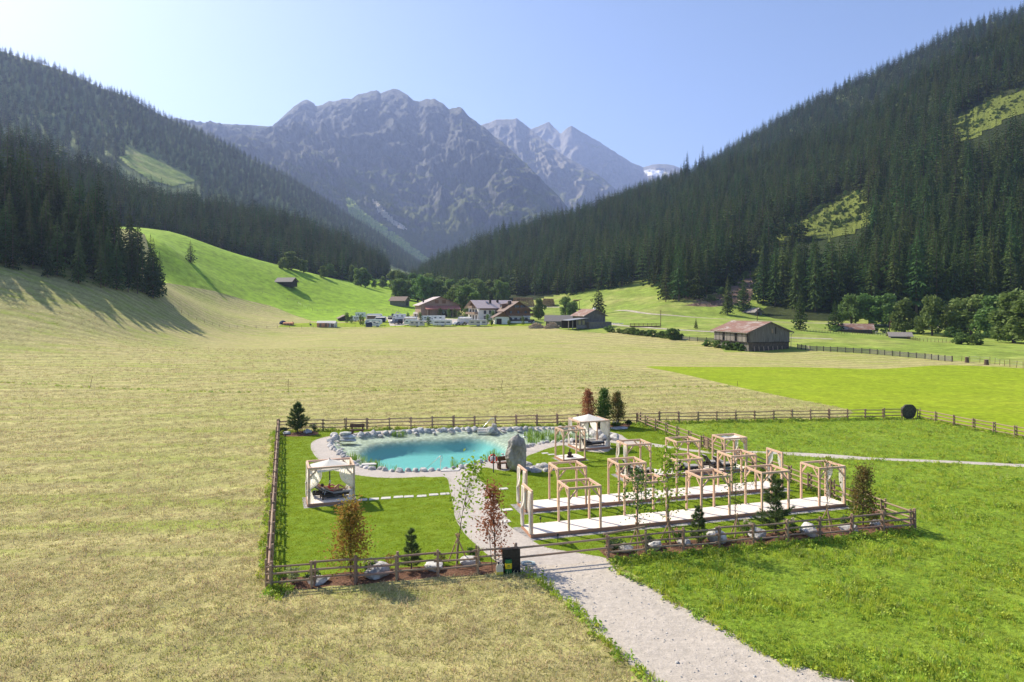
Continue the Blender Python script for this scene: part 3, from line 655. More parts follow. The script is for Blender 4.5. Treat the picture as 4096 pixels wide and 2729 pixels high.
def sample_sheet(H, n, tmin, tmax, spacing, maxratio=1.05, pmask=None):
    """points spread evenly over a hill sheet, no two nearer than spacing"""
    g_ = H['grid']; ns, nt_, _ = g_.shape
    a = g_[:-1,:-1]; b = g_[1:,:-1]; c = g_[:-1,1:]
    area = np.linalg.norm(np.cross(b-a, c-a), axis=-1); tt = H['tt'][:-1][None,:]
    area = area*((tt >= tmin-0.03) & (tt < tmax)); mid = (a+b+c)/3
    area = area*(np.abs(mid[:,:,0]/mid[:,:,1]) < maxratio)
    pr = (area/area.sum()).ravel(); k = nrs.choice(len(pr), n, p=pr); i, j = np.unravel_index(k, area.shape)
    u = nrs.rand(n,1); v = nrs.rand(n,1)
    P = (g_[i,j]*(1-u)*(1-v)+g_[i+1,j]*u*(1-v)+g_[i,j+1]*(1-u)*v+g_[i+1,j+1]*u*v)
    if pmask is not None: P = P[pmask(P)]
    cell = {}; keep = []
    kx = np.floor(P[:,:2]/spacing).astype(int)
    for q in range(len(P)):
        key = (kx[q,0], kx[q,1]); bad = False
        for dx in (-1,0,1):
            for dy in (-1,0,1):
                for o in cell.get((key[0]+dx, key[1]+dy), ()):
                    if (P[q,0]-P[o,0])**2+(P[q,1]-P[o,1])**2 < spacing*spacing: bad = True; break
                if bad: break
            if bad: break
        if not bad: cell.setdefault(key, []).append(q); keep.append(q)
    return P[keep]
def clear_of(P, hts, polys):
    """drop the trees that stand in a clearing or hide it"""
    ok = np.ones(len(P), bool)
    for f in (0.0, 0.35, 0.7, 0.92):
        px = QX0+F*P[:,0]/P[:,1]; py = QH-F*(P[:,2]+hts*f-CAM_H)/P[:,1]; Q = np.column_stack([px,py])
        for pl in polys: ok &= ~inpoly(Q, pl)
    return ok
CLEAR_L3 = [[(494,576),(547,606),(595,624),(654,653),(714,683),(791,725),(700,745),(600,722),(500,655),(476,632),(530,612)]]
INDIV = []     # candidates for trees built one by one: (apparent size, x, y, z, height, forest)
def hts(n, lo, hi): return lo+(hi-lo)*nrs.beta(2.2,2.0,n)
FOREST = {}
P = sample_sheet(RH, 48000, 0.0, 1.0, 6.6); P[:,2] = np.maximum(P[:,2], np.where(P[:,1] < 480, terr(P), -99)); h = (33-13*np.clip((P[:,1]-340)/330,0,1))*nrs.uniform(.68,1.15,len(P))*np.array([1+.3*fbm(q[0]*.02,q[1]*.02,4.4,3) for q in P]); k = clear_of(P, h, CLEAR_R) & np.array([fbm(q[0]*.035,q[1]*.035,1.7,3) > -.6 for q in P]); FOREST['right'] = (P[k], h[k])
P = sample_sheet(RS, 14000, 0.1, 1.0, 7.0); h = hts(len(P), 17, 27); FOREST['shoulder'] = (P, h)
P = sample_sheet(L2, 19000, 0.0, 1.0, 6.3); h = hts(len(P), 13, 27)*np.array([1+.35*fbm(q[0]*.02,q[1]*.02,4.4,3) for q in P]); k = terr(P) < P[:,2]+0.5; FOREST['spur'] = (P[k], h[k])
def patchy(lo, sc, seed): return lambda P: np.array([fbm(p[0]*sc, p[1]*sc, seed, 3) > lo+nrs.uniform(-.12,.12) for p in P])
P = sample_sheet(L3, 50000, 0.05, 1.0, 9.5, pmask=patchy(-0.42, 0.004, 9.0)); h = hts(len(P), 14, 25); k = clear_of(P, h, CLEAR_L3); FOREST['slope'] = (P[k], h[k])
P = sample_sheet(M1, 40000, 0.0, 0.62, 13.0); tn = (P[:,2]-150)/900.0
ok = np.array([fbm(p[0]*0.0022+3, p[1]*0.0011, 0.4, 4) > -0.22+0.62*max(0, t_) for p, t_ in zip(P, tn)]); P = P[ok]; h = hts(len(P), 12, 23); FOREST['mountain'] = (P, h)
# dark knoll at the left: forest on the valley floor's own slope
KNOLL = [gp(*p) for p in [(-260,1010),(0,1082),(130,1100),(260,1130),(400,1152),(520,1175),(625,1200),(640,1188)]] + [Vector(p) for p in [(-136,262),(-150,262),(-176,262),(-205,258),(-260,246)]]
kx = nrs.uniform(-330,-110,9000); ky = nrs.uniform(170,300,9000); K = np.column_stack([kx,ky]); K = K[inpoly(K, KNOLL)]
keep = []
for p in K:
    if all((p[0]-q[0])**2+(p[1]-q[1])**2 > 4.3**2 for q in keep): keep.append(p)
K = np.array(keep); K = np.column_stack([K, terr(K)]); fr = np.interp(QX0+F*K[:,0]/K[:,1],[-300,0,400,640],[178,195,215,245]); FOREST['knoll'] = (K, 12+np.clip((K[:,1]-fr)*.32,0,16)+nrs.uniform(0,5,len(K)))

FLAB = {'right': ('tall dark spruce standing in the forest on the right-hand hillside', 'spruces of the right hillside forest'),
        'spur': ('dark spruce in the wood above the bright green left pasture', 'spruces of the left spur wood'),
        'knoll': ('tall black-green spruce in the shaded wood at the left edge', 'spruces of the left knoll wood')}
def where_tree(key, q, lab, grp):
    if key == 'right':
        w = 'behind the farm and log piles' if q < 2420 else 'left of the brown felled slope' if q < 2740 else 'around the brown felled slope' if q < 3060 else 'above the small hut and reddish shed' if q < 3500 else 'behind the broadleaf trees at the right' if q < 3830 else 'at the right edge of the photo'
        return 'tall dark spruce of the right hillside forest, ' + w, grp + ', ' + w
    if key == 'knoll':
        w = 'nearest the left edge' if q < 170 else 'in the middle of the wood' if q < 400 else 'at the right end above the pasture'
        return 'black-green spruce of the shaded left wood, ' + w, grp + ', ' + w
    w = 'above the lone pasture spruce' if q < 950 else 'above the hay hut' if q < 1300 else 'at the lower right end of the spur'
    return 'dark spruce of the left spur wood, ' + w, grp + ', ' + w
cand = []
for key in FLAB:
    P, h = FOREST[key]
    qx = QX0+F*P[:,0]/P[:,1]
    vis = (qx > -60) & (qx < 4160)
    # favour the front rows, which show most
    qy = QH-F*(P[:,2]-CAM_H)/P[:,1]
    for i in np.nonzero(vis)[0]: cand.append((h[i]/P[i,1], key, i))
cand.sort(reverse=True)
cap = {'right': 150, 'spur': 50, 'knoll': 96}; used = {k: set() for k in FLAB}
for s_, key, i in cand:
    if len(used[key]) < cap[key]: used[key].add(i)
for key, ids in used.items():
    P, h = FOREST[key]; lab0, grp0 = FLAB[key]
    for i in sorted(ids):
        qx_ = QX0+F*P[i,0]/P[i,1]; lab, grp = where_tree(key, qx_, lab0, grp0)
        v = rnd.randrange(5); o = thing('spruce_tree', lab, 'tree', tuple(P[i]), rnd.uniform(0, 6.28), grp); w = rnd.uniform(0.85, 1.2)
        o.scale = (h[i]*w, h[i]*w, h[i])
        link('trunk', CONIF[v][0], o); link('crown', CONIF[v][1], o)
    m_ = np.ones(len(P), bool); m_[list(ids)] = False; FOREST[key] = (P[m_], h[m_])
SLAB = {'right': ('right_hill_forest', 'dense dark spruce forest covering the right-hand hillside'), 'shoulder': ('ridge_forest', 'bluish spruce forest on the farther right-hand ridge'),
        'spur': ('spur_forest', 'dark spruce wood on the low spur left of the valley'), 'slope': ('left_slope_forest', 'hazy conifer forest on the high left mountain slope'),
        'mountain': ('mountain_forest', 'far conifers scattered over the foot of the rocky mountain'), 'knoll': ('knoll_forest', 'inner trees of the black-green wood at the left edge')}
for key, (nm, lab) in SLAB.items():
    P, h = FOREST[key]
    if not len(P): continue
    vi = nrs.choice(5, len(P), p=[.22,.21,.22,.15,.20] if key in ('right','spur') else [.2,.2,.2,.1,.3] if key in ('slope','mountain') else [.3,.25,.3,.13,.02])
    P = P.copy(); P[:,2] -= 0.4
    scatter(nm, lab, 'forest', P, h, FARCON, vi, sxy=nrs.uniform(0.85,1.45,len(P)))
print('FOREST', {k: len(v[0]) for k, v in FOREST.items()})
# ------------------------------------------------------------------ garden materials
M_LARCH = mat('larch_timber', (0.71,0.49,0.35), 0.6, c2=(0.62,0.41,0.28), scale=3.0, stretch=(0.4,4,4), rand=0.06)
M_DECK = mat('pale_decking', (0.86,0.79,0.70), 0.5, c2=(0.80,0.71,0.60), scale=2.5, stretch=(0.4,6,1), rand=0.07)
M_FASCIA = mat('deck_fascia', (0.50,0.27,0.17), 0.6, c2=(0.40,0.21,0.13), scale=2.0, stretch=(0.5,4,6))
M_FENCE = mat('weathered_rail', (0.37,0.26,0.18), 0.8, c2=(0.25,0.175,0.12), scale=4.0, stretch=(0.5,4,4), rand=0.18, bump=0.004)
M_OLDWOOD = mat('dark_oiled_wood', (0.15,0.075,0.045), 0.7, c2=(0.09,0.05,0.032), scale=5.0)
M_STONE = mat('granite', (0.47,0.455,0.43), 0.85, c2=(0.27,0.265,0.255), scale=3.2, detail=7, bump=0.03, rand=0.14, c3=(0.60,0.585,0.55), scale3=1.1)
M_STONED = mat('weathered_gneiss', (0.34,0.31,0.265), 0.9, c2=(0.18,0.165,0.145), scale=2.0, detail=8, bump=0.05, c3=(0.44,0.42,0.38), scale3=0.8, stretch=(1,1,0.5))
M_SLAB = mat('pale_slab', (0.60,0.58,0.54), 0.8, c2=(0.47,0.46,0.43), scale=4.0, bump=0.01, rand=0.08)
M_RATTAN = mat('dark_rattan', (0.055,0.045,0.038), 0.6, c2=(0.03,0.025,0.022), scale=40.0)
M_CUSH = mat('grey_cushion', (0.34,0.33,0.32), 0.9, c2=(0.28,0.275,0.27), scale=8.0)
M_STEEL = mat('brushed_steel', (0.72,0.72,0.72), 0.25, metal=1.0)
M_GREYM = mat('grey_pole', (0.10,0.10,0.095), 0.5)
M_WHITEC = mat('white_canvas', (0.85,0.83,0.79), 0.9, translucent=0.35)
M_CURT = mat('ivory_curtain', (0.93,0.90,0.84), 0.9, translucent=0.7)
M_RED = mat('buoy_red', (0.72,0.075,0.03), 0.45)
M_BLACK = mat('black_sheet', (0.012,0.012,0.013), 0.35, c2=(0.03,0.03,0.032), scale=9.0)

# ------------------------------------------------------------------ post-and-rail fences
def log_mesh(n=8): return MB().tube([(-0.5,0,0),(0.5,0,0)], 1.0, n).mesh('rail', M_FENCE, False)
RAIL_ME = log_mesh(); POST_ME = MB().tube([(0,0,-0.12),(0,0,0.985),(0,0,1.0)], [1,1,0.86], 8).mesh('post', M_FENCE)
def rail(parent, a, b, r, me=None):
    a = Vector(a); b = Vector(b); d = b-a
    o = link('rail', me or RAIL_ME, parent, (a+b)/2); o.rotation_euler = d.to_track_quat('X','Z').to_euler(); o.scale = (d.length, r, r); return o
def fence(name, label, a, b, n, rails=(0.36,0.72,1.07), ph=1.25, pr=0.058, rr=0.05, double=True, seed=1, cat='fence', dz=0.0, zf=None):
    r = random.Random(seed); a = Vector((a[0],a[1])); b = Vector((b[0],b[1])); d = (b-a)/n; u = d.normalized(); nn = Vector((-u.y,u.x))
    zf = zf or (lambda x, y: 0.0)
    t = thing(name, label, cat, (a.x, a.y, zf(a.x,a.y)))
    base = Vector((a.x,a.y,zf(a.x,a.y)))
    for i in range(n+1):
        p = a + d*i; z = zf(p.x,p.y)
        for s in ((-1,1) if double else (1,)):
            q = p + nn*(s*(pr+rr*0.85) if double else 0) + u*(r.uniform(-.05,.05) + (0.06 if s > 0 else 0))
            o = link('post', POST_ME, t, Vector((q.x,q.y,z))-base); k = pr*r.uniform(.9,1.12)
            o.scale = (k,k,ph*r.uniform(.93,1.06)); o.rotation_euler = (r.uniform(-.03,.03), r.uniform(-.03,.03), r.uniform(0,6))
        if i < n:
            p2 = a + d*(i+1); z2 = zf(p2.x,p2.y)
            for h in rails:
                e = rr*0.9*(1 if i % 2 else -1)*0.6
                A = Vector((p.x,p.y,z+h+e+r.uniform(-.03,.03))) - Vector((u.x,u.y,0))*0.16; B = Vector((p2.x,p2.y,z2+h+e+r.uniform(-.03,.03))) + Vector((u.x,u.y,0))*0.16
                rail(t, A-base, B-base, rr*r.uniform(.88,1.12))
    return t
fence('rail_fence', 'three-rail wooden fence at the front, left of the gateway, before the mulch bed', FL, GATE_L, 6, seed=2)
fence('rail_fence', 'three-rail wooden fence at the front, right of the gateway, along lush grass', GATE_R, FR, 9, seed=3)
fence('rail_fence', 'three-rail wooden fence along the left side, bordering the mown field', FL+Vector((-0.12,0.25)), RL, 20, seed=4, rr=0.055)
fence('rail_fence', 'three-rail wooden fence behind the pond, along the back of the garden', RL, RR, 17, seed=5)
GTE = FR.lerp(RR, 0.598); GTE2 = FR.lerp(RR, 0.63)
fence('rail_fence', 'three-rail wooden fence right of the decks, from front corner to small gate', FR, GTE, 10, seed=6, rr=0.055)
fence('rail_fence', 'three-rail wooden fence running back from the small picket gate', GTE2, RR, 6, seed=7, rr=0.055)
fence('rail_fence', 'three-rail wooden fence behind the lush meadow, ending at the round stone', RR+Vector((0.3,0.05)), (44.3,77.65), 14, seed=8)
fence('rail_fence', 'pale three-rail wooden fence right of the round stone, running off the edge', (46.0,77.3), (50.9,60.0), 8, seed=9, rr=0.055)
# picket gate
d_ = (GTE2-GTE); t = thing('picket_gate', 'small wooden picket gate in the fence where the path leaves', 'gate', (GTE.x,GTE.y,0), math.atan2(d_.y,d_.x))
L_ = d_.length
pk = MB().box((0,0,0.62),(0.095,0.025,1.1)).mesh('picket', M_FENCE)
for i in range(8): link('picket', pk, t, (0.1+(L_-0.2)*i/7, -0.05, 0.0))
for z in (0.3,0.95): MB().box((L_/2,-0.015,z),(L_-0.1,0.04,0.1)).build('rail', M_FENCE, t)
# bar gate: two poles across the drive
t = thing('bar_gate', 'two long poles closing the gravel gateway between the front fences', 'gate', (GATE_L.x,GATE_L.y,0))
for z0, z1 in ((1.02,1.08),(0.55,0.6)):
    rail(t, Vector((-0.35,-0.05,z0)), Vector((GATE_R.x-GATE_L.x+0.25, GATE_R.y-GATE_L.y, z1)), 0.055)
t = thing('slanted_pole', 'loose slanting pole laid on top of the right front fence by the gateway', 'pole', (GATE_R.x,GATE_R.y,0))
rail(t, Vector((-0.25,0.0,1.27)), Vector((1.95,0.42,1.52)), 0.055)
t = tag(MB().tube([(0,0,-0.2),(0,0,0.2)],[0.001,1],7).build('x', M_STONE), None); bpy.data.objects.remove(t)

# ------------------------------------------------------------------ stones
def rock_mesh(seed, sub=2, amp=0.28, m=M_STONE, flat=1.0):
    bm = bmesh.new(); bmesh.ops.create_icosphere(bm, subdivisions=sub, radius=1.0); r = random.Random(seed); o = Vector((r.uniform(0,90),r.uniform(0,90),0))
    cuts = [(Vector((r.gauss(0,1),r.gauss(0,1),r.gauss(0,1))).normalized(), r.uniform(.62,.88)) for _ in range(7)]
    for v in bm.verts:
        n = v.co.normalized(); k = 1+amp*mnoise.noise(n*1.3+o)+amp*0.4*mnoise.noise(n*3+o); p = n*k
        for c, d in cuts:
            e = p.dot(c)-d
            if e > 0: p -= c*e*0.9
        v.co = Vector((p.x, p.y, p.z*flat))
    me = bpy.data.meshes.new('stone'); bm.to_mesh(me); bm.free(); me.materials.append(m); return me
ROCKS = [rock_mesh(40+i) for i in range(9)]
r_ = random.Random(11)
def along(poly, step, jitter):
    out = []; acc = 0; n = len(poly)
    for i in range(n):
        a = Vector(poly[i][:2]); b = Vector(poly[(i+1)%n][:2]); L = (b-a).length; s = step-acc
        while s < L:
            out.append(a.lerp(b, s/L)); s += step*r_.uniform(1-jitter,1+jitter)
        acc = (acc+L) % step
    return out
CEN = Vector((sum(p[0] for p in RIM)/len(RIM), sum(p[1] for p in RIM)/len(RIM)))
STEPS_AT = g(1950,1722)
for p in along(RIM, 0.60, 0.3):
    if (p-Vector((STEPS_AT.x,STEPS_AT.y))).length < 1.3 or (p-Vector((0.3,53.9))).length < 1.2: continue
    out = (p-CEN).normalized(); q = p+out*r_.uniform(0.0,0.25); big = 1.12 if p.y > 66 else 0.9
    o = link('pond_stone', r_.choice(ROCKS), None, (q.x,q.y,r_.uniform(.0,.08)), r_.uniform(0,6)); k = r_.uniform(.18,.40)*big
    o.scale = (k*r_.uniform(.85,1.25), k*r_.uniform(.8,1.1), k*r_.uniform(.7,1.0))
    w = 'along the far edge' if q.y > 67 else 'at the left end' if q.x < -12.5 else 'at the right end by the reeds' if q.x > 1.5 else 'along the near edge'
    tag(o, 'pale grey granite stone edging the swimming pond, ' + w, 'stone', 'pond edge stones ' + w)
for p in along(RIM, 1.9, 0.6):
    out = (p-CEN).normalized(); q = p-out*r_.uniform(0.35,0.9)
    if (q-Vector((STEPS_AT.x,STEPS_AT.y))).length < 1.2: continue
    o = link('shallow_stone', r_.choice(ROCKS), None, (q.x,q.y,-0.08), r_.uniform(0,6)); k = r_.uniform(.14,.26); o.scale = (k*1.4,k,k*.6)
    w = 'far' if q.y > 66 else 'left' if q.x < -11 else 'right' if q.x > 1 else 'near'
    tag(o, 'small flat stone lying in the shallows of the pond on the %s side' % w, 'stone', 'stones in the %s shallows' % w)
def stone(name, label, p, sx, sy, sz, rz=0, seed=1, z=0.0, m=None, sub=2, cat='boulder', group=None):
    o = link(name, rock_mesh(seed, sub, 0.32, m or M_STONE), None, (p[0],p[1],z), rz, (sx,sy,sz)); return tag(o, label, cat, group)
WB = g(2395,1752)
for i, (dx,dy,s) in enumerate([(0,0,.75),(.9,-.35,.62),(1.4,-.9,.55),(-.5,.5,.55),(.3,-.9,.5)]):
    stone('boulder', ['large white boulder at the right end of the pond, behind the tall curtains','white boulder beside the gravel at the pond right end','rounded pale boulder nearest the path right of the pond','pale boulder at the far right corner of the pond','low pale boulder in front of the white ones, right end of the pond'][i], (WB.x+dx,WB.y+dy), s, s*.8, s*.75, i, 60+i, 0.25)
p = g(1393,1765)
for i, (dx,dy,z,sx,sy,sz) in enumerate([(0,0,.12,.95,.6,.22),(.05,.1,.42,.85,.5,.2),(-.25,.15,.72,.55,.42,.2)]):
    stone('slab_stone', ['wide bottom slab of the rock spring at the pond left end','middle slab of the stacked rock spring','top slab of the stacked rock spring'][i], (p.x+dx,p.y+dy), sx, sy, sz, .2*i, 70+i, z, M_STONE, 2, 'rock')
# monolith
def monolith():
    bm = bmesh.new(); bmesh.ops.create_icosphere(bm, subdivisions=5, radius=1.0)
    for v in bm.verts:
        n = v.co.copy(); z = n.z
        w = 1.0 if z < 0.1 else (1-0.62*((z-0.1)/0.9)**1.7)
        x = n.x; y = n.y; l = math.hypot(x,y) or 1; rad = (0.94 if abs(z) < 0.98 else 0.5*l/0.2 if l < .2 else 1)
        sq = min(1.0, (1-abs(z)**6)); x, y = x/l*sq*w*min(1,l*3), y/l*sq*w*min(1,l*3)
        q = Vector((x*0.80, y*0.52, (z+0.93)*1.50))
        q.x += 0.14*z if z > 0 else 0
        f = q*1.1
        dsp = 0.16*mnoise.noise(f+Vector((3,7,1)))+0.09*mnoise.noise(Vector((f.x*3,f.y*3,f.z*0.9)))+0.05*mnoise.noise(f*5)
        d = Vector((q.x,q.y,0)); d = d.normalized() if d.length > 1e-4 else Vector((0,0,1))
        q += d*dsp*1.25
        v.co = q
    me = bpy.data.meshes.new('monolith'); bm.to_mesh(me); bm.free(); me.materials.append(M_STONED)
    me.polygons.foreach_set('use_smooth', [False]*len(me.polygons)); return me
p = g(2066,1882)
tag(link('standing_stone', monolith(), None, (p.x,p.y,0), 0.25), 'tall upright grey standing stone between the pond and the decks', 'standing stone')
for i, (qx,qy,s) in enumerate([(2112,1860,.36),(2130,1880,.33),(2160,1865,.30),(2178,1868,.42),(2210,1880,.28),(2145,1888,.36),(2185,1885,.33),(2105,1882,.42)]):
    p = g(qx,qy); o = link('flank_stone', ROCKS[i], None, (p.x,p.y,0.05), i*1.3, (s*1.2,s,s*.7)); tag(o, 'small grey stone heaped at the right foot of the standing stone', 'stone', 'stones at the foot of the standing stone')
p = g(2150,1872); tag(link('pebble_patch', MB().prism([(1.25*math.cos(a)*(1+.12*math.sin(3*a)), .8*math.sin(a)) for a in np.linspace(0,6.283,24,endpoint=False)], 0.004, 0.02).mesh('pebble_patch', M_PEB), None, (p.x,p.y,0)), None, None, None, 'structure')
# round boulder slab in the meadow corner
bm = MB(); n = 26; prof = [1+0.05*math.sin(3*a)+0.03*math.sin(7*a) for a in np.linspace(0,6.283,n,endpoint=False)]
vs = []
for y in (-0.16,-0.12,0.12,0.16):
    k = 0.92 if abs(y) > .13 else 1.0
    for i in range(n): a = 2*PI*i/n; vs.append((math.cos(a)*prof[i]*k*0.86, y, 0.86+math.sin(a)*prof[i]*k*0.86))
fs = [tuple(range(n)), tuple(range(4*n-1,3*n-1,-1))]
for l in range(3):
    for i in range(n): fs.append((l*n+i, (l+1)*n+i, (l+1)*n+(i+1)%n, l*n+(i+1)%n))
bm.add(vs, fs); tag(bm.build('round_stone', mat('dark_disc_stone', (0.055,0.052,0.042), 0.9, c2=(0.10,0.095,0.075), scale=5, bump=0.03), None, False, (45.1,77.6,-0.03), 0.12), 'dark round stone disc standing upright in the corner of the meadow fence', 'stone disc')

# stepping slabs
def slab(qx, qy, label, w=0.66, d=0.46, rz=0.25, group=None):
    p = g(qx,qy); o = MB().prism([(-w/2,-d/2),(w/2,-d/2+.03),(w/2-.02,d/2),(-w/2+.03,d/2-.02)], -0.02, 0.03).build('stepping_stone', M_SLAB, None, False, (p.x,p.y,0.0), rz); tag(o, label, 'stepping stone', group)
ORD = ['first','second','third','fourth','fifth','sixth','seventh','eighth','ninth','tenth']
for i, (x,y) in enumerate(C1([(830,831),(915,825),(1003,818),(1095,810),(1172,807),(1267,803),(1355,793),(1437,787)])): slab(x, y, '%s stepping stone from the left pergola across the lawn' % ORD[i], .66, .5, .15)
slab(2013,1956,'pale stepping slab on the lawn right of the path, left of the curtained frames'); slab(2029,2040,'pale stepping slab by the path beside the second deck'); slab(2180,1814,'pale slab on the lawn beside the figure pergola, nearer the pond',.6,.45); slab(2205,1819,'pale slab right beside the figure pergola deck',.6,.4); slab(2604,1957,'pale slab on the grass behind the second deck'); slab(2022,2086,'stepping slab by the path near the front deck',.6,.5)

# ------------------------------------------------------------------ decks
def make_deck(dk, label, h=0.2, seg=4.25, name='deck', brd=0.142):
    t = thing(name, label, 'deck', (dk.o.x,dk.o.y,0), dk.a)
    n = round(dk.W/brd); bw = dk.W/n; ns = max(1, round(dk.L/seg)); sl = dk.L/ns
    me = MB().box((sl/2,bw/2,h-0.0135),(sl-0.014,bw-0.007,0.027)).mesh('board', M_DECK)
    for s in range(ns):
        for i in range(n): link('board', me, t, (s*sl, i*bw, 0))
    f = 0.03
    MB().box((dk.L/2,-f/2-0.002,h/2-0.012),(dk.L+2*f,f,h-0.01)).build('fascia', M_FASCIA, t); MB().box((dk.L/2,dk.W+f/2+0.002,h/2-0.012),(dk.L+2*f,f,h-0.01)).build('fascia', M_FASCIA, t)
    for x in (-f/2-0.002, dk.L+f/2+0.002): MB().box((x,dk.W/2,h/2-0.014),(f,dk.W,h-0.012)).build('fascia', M_FASCIA, t)
    for k in range(4): MB().box((dk.L/2,dk.W*(k+.5)/4,0.07),(dk.L-.1,0.08,0.15)).build('joist', M_FASCIA, t)
make_deck(DECK1, 'long pale timber deck nearest the front fence'); make_deck(DECK2, 'long pale timber deck in the middle, behind the front one'); make_deck(DECK3, 'shorter pale timber deck at the back carrying the dark loungers', seg=3.5)
make_deck(DECKA, 'small timber deck on the left lawn under the curtained pergola', seg=3); make_deck(DECKB, 'small timber deck carrying the seated figure', seg=2.1); make_deck(DECKC, 'timber deck beside the pond under the white parasol pergola', seg=3)
DH = 0.2
# ------------------------------------------------------------------ pergolas, frames, curtains
PW = 0.11
def pergola(dk, u0, u1, label, h=2.42, braces=True, v0=0.05, v1=None, name='pergola', z0=DH):
    v1 = dk.W-0.05 if v1 is None else v1
    o = dk.p(u0, 0); t = thing(name, label, 'pergola', (o.x,o.y,0), dk.a); W = u1-u0; H = z0+h
    xs_ = (PW/2, W-PW/2); ys_ = (v0, v1)
    pm = MB().box((0,0,(z0+H-0.12)/2),(PW,PW,H-0.12-z0)).mesh('post', M_LARCH)
    for x in xs_:
        for y in ys_: link('post', pm, t, (x,y,0.002))
    zb = H-0.06
    for y in ys_: MB().box((W/2,y,zb),(W+0.0,PW,0.12)).build('beam', M_LARCH, t)
    for x in xs_: MB().box((x,(v0+v1)/2,zb+0.001),(PW,v1-v0-PW,0.118)).build('beam', M_LARCH, t)
    if braces:
        b = 0.52; zt = H-0.12
        for x, sx in ((xs_[0],1),(xs_[1],-1)):
            for y, sy in ((ys_[0],1),(ys_[1],-1)):
                MB().beam((x+sx*PW/2*.8,y,zt-b),(x+sx*b,y,zt-0.01),0.06,0.09).build('brace', M_LARCH, t); MB().beam((x,y+sy*PW/2*.8,zt-b),(x,y+sy*b,zt-0.01),0.06,0.09).build('brace', M_LARCH, t)
    return t
def end_frame(dk, u, label, h=2.42):
    o = dk.p(u, 0); t = thing('timber_portal', label, 'portal', (o.x,o.y,0), dk.a); H = DH+h; v0, v1 = 0.05, dk.W-0.05
    pm = MB().box((0,0,(DH+H-0.12)/2),(PW,PW,H-0.12-DH)).mesh('post', M_LARCH)
    for y in (v0,v1): link('post', pm, t, (0,y,0.002))
    MB().box((0,dk.W/2,H-0.06),(PW,dk.W,0.12)).build('beam', M_LARCH, t)
    for y, s in ((v0,1),(v1,-1)): MB().beam((0,y+s*0.04,H-0.12-0.5),(0,y+s*0.5,H-0.13),0.06,0.09).build('brace', M_LARCH, t)
def curtain(dk, u, v, label, dirn, w=0.62, top=DH+2.32, bot=DH+0.02, tie=0.42, seed=1, lean=(0,0), tieoff=0.06, thin=0.05):
    """gathered curtain hung from a beam: dirn = direction of the beam in deck axes, tied back to the post at (u,v)"""
    r = random.Random(seed); o = dk.p(u,v); t = thing('curtain', label, 'curtain', (o.x,o.y,0), dk.a)
    dx, dy = dirn; nx, ny = -dy, dx; N = 41; M = 26; vs = []; nf = r.uniform(7,9); ph = r.uniform(0,6)
    for j in range(M):
        f = j/(M-1); z = top+(bot-top)*f; k = f/(1-tie)
        if f < 1-tie: ww = w*(1-k**3*0.80)*(1+0.10*math.sin(k*3.0)); belly = 0.12*math.sin(PI*min(1,k)**1.5)
        else: q = (f-(1-tie))/tie; ww = w*(0.20+0.38*q**0.8); belly = 0.0
        off = tieoff*smooth01(0.2,1,min(1,k))
        for i in range(N):
            s = i/(N-1); am = (0.035 if w > .6 else .06)*(0.6+0.8*(1-ww/w)); wave = am*math.sin(s*nf*2*PI+ph+0.5*math.sin(f*5))+0.012*math.sin(s*31+f*9)
            sag = -0.05*math.sin(PI*s)*max(0,1-abs(f-(1-tie)*.75)*3)
            a = s*ww + float(off)*0 ; b = wave+belly*0.6*math.sin(PI*s)+lean[1]*f
            a += lean[0]*f
            vs.append((dx*a+nx*b, dy*a+ny*b, z+sag*(1 if f < 1-tie else 0)))
    fs = [(j*N+i, j*N+i+1, (j+1)*N+i+1, (j+1)*N+i) for j in range(M-1) for i in range(N-1)]
    cb = MB(); cb.add(vs, fs); cb.build('drape', M_CURT, t, True)
    zt = top+(bot-top)*(1-tie); MB().tube([(dx*0.03+nx*.07*math.cos(a)+dx*.07*math.sin(a), dy*0.03+ny*.07*math.cos(a)+dy*.07*math.sin(a), zt) for a in np.linspace(0,6.283,13)], 0.014, 5, False).build('tie_band', M_CURT, t)
    return t
NTH = ['first','second','third','fourth','fifth']
for k in range(5):
    u0 = 2.2+4.25*k
    pergola(DECK1, u0, u0+2.05, '%s open timber pergola from the left on the front deck' % NTH[k] if k < 4 else 'open timber pergola with white curtains at the right end of the front deck')
for k in range(4): pergola(DECK2, 2.1+4.22*k, 4.12+4.22*k, '%s open timber pergola from the left on the middle deck' % NTH[k])
for k in range(3): pergola(DECK3, 4.15*k, 4.15*k+2.05, ['curtained timber pergola at the left end of the lounger deck','middle timber pergola of the lounger deck','timber pergola with a white shade cloth at the right end of the lounger deck'][k])
pergola(DECKB, 0.0, 2.07, 'timber pergola over the small deck with the seated figure', v0=0.06)
pergola(DECKA, 0.0, 2.95, 'curtained timber pergola on the left lawn with two sunbathers', h=2.30)
pergola(DECKC, 0.0, 3.0, 'large curtained timber pergola beside the pond with a white parasol', h=2.38)
end_frame(DECK1, 0.06, 'flat curtain frame at the left end of the front deck'); end_frame(DECK2, 0.06, 'flat curtain frame at the left end of the middle deck'); end_frame(DECK2, DECK2.L-0.06, 'flat curtain frame at the right end of the middle deck')
for dk, nm, lst in ((DECK1,'front deck',[(0.0,0.0),]),(DECK2,'middle deck',[(0.0,0.0)])):
    curtain(dk, -0.03, 0.0, 'white curtain on the nearer post of the left frame on the %s' % nm, (0,1), 0.48, seed=3, thin=.3)
    curtain(dk, -0.03, dk.W, 'white curtain on the farther post of the left frame on the %s' % nm, (0,-1), 0.48, seed=4)
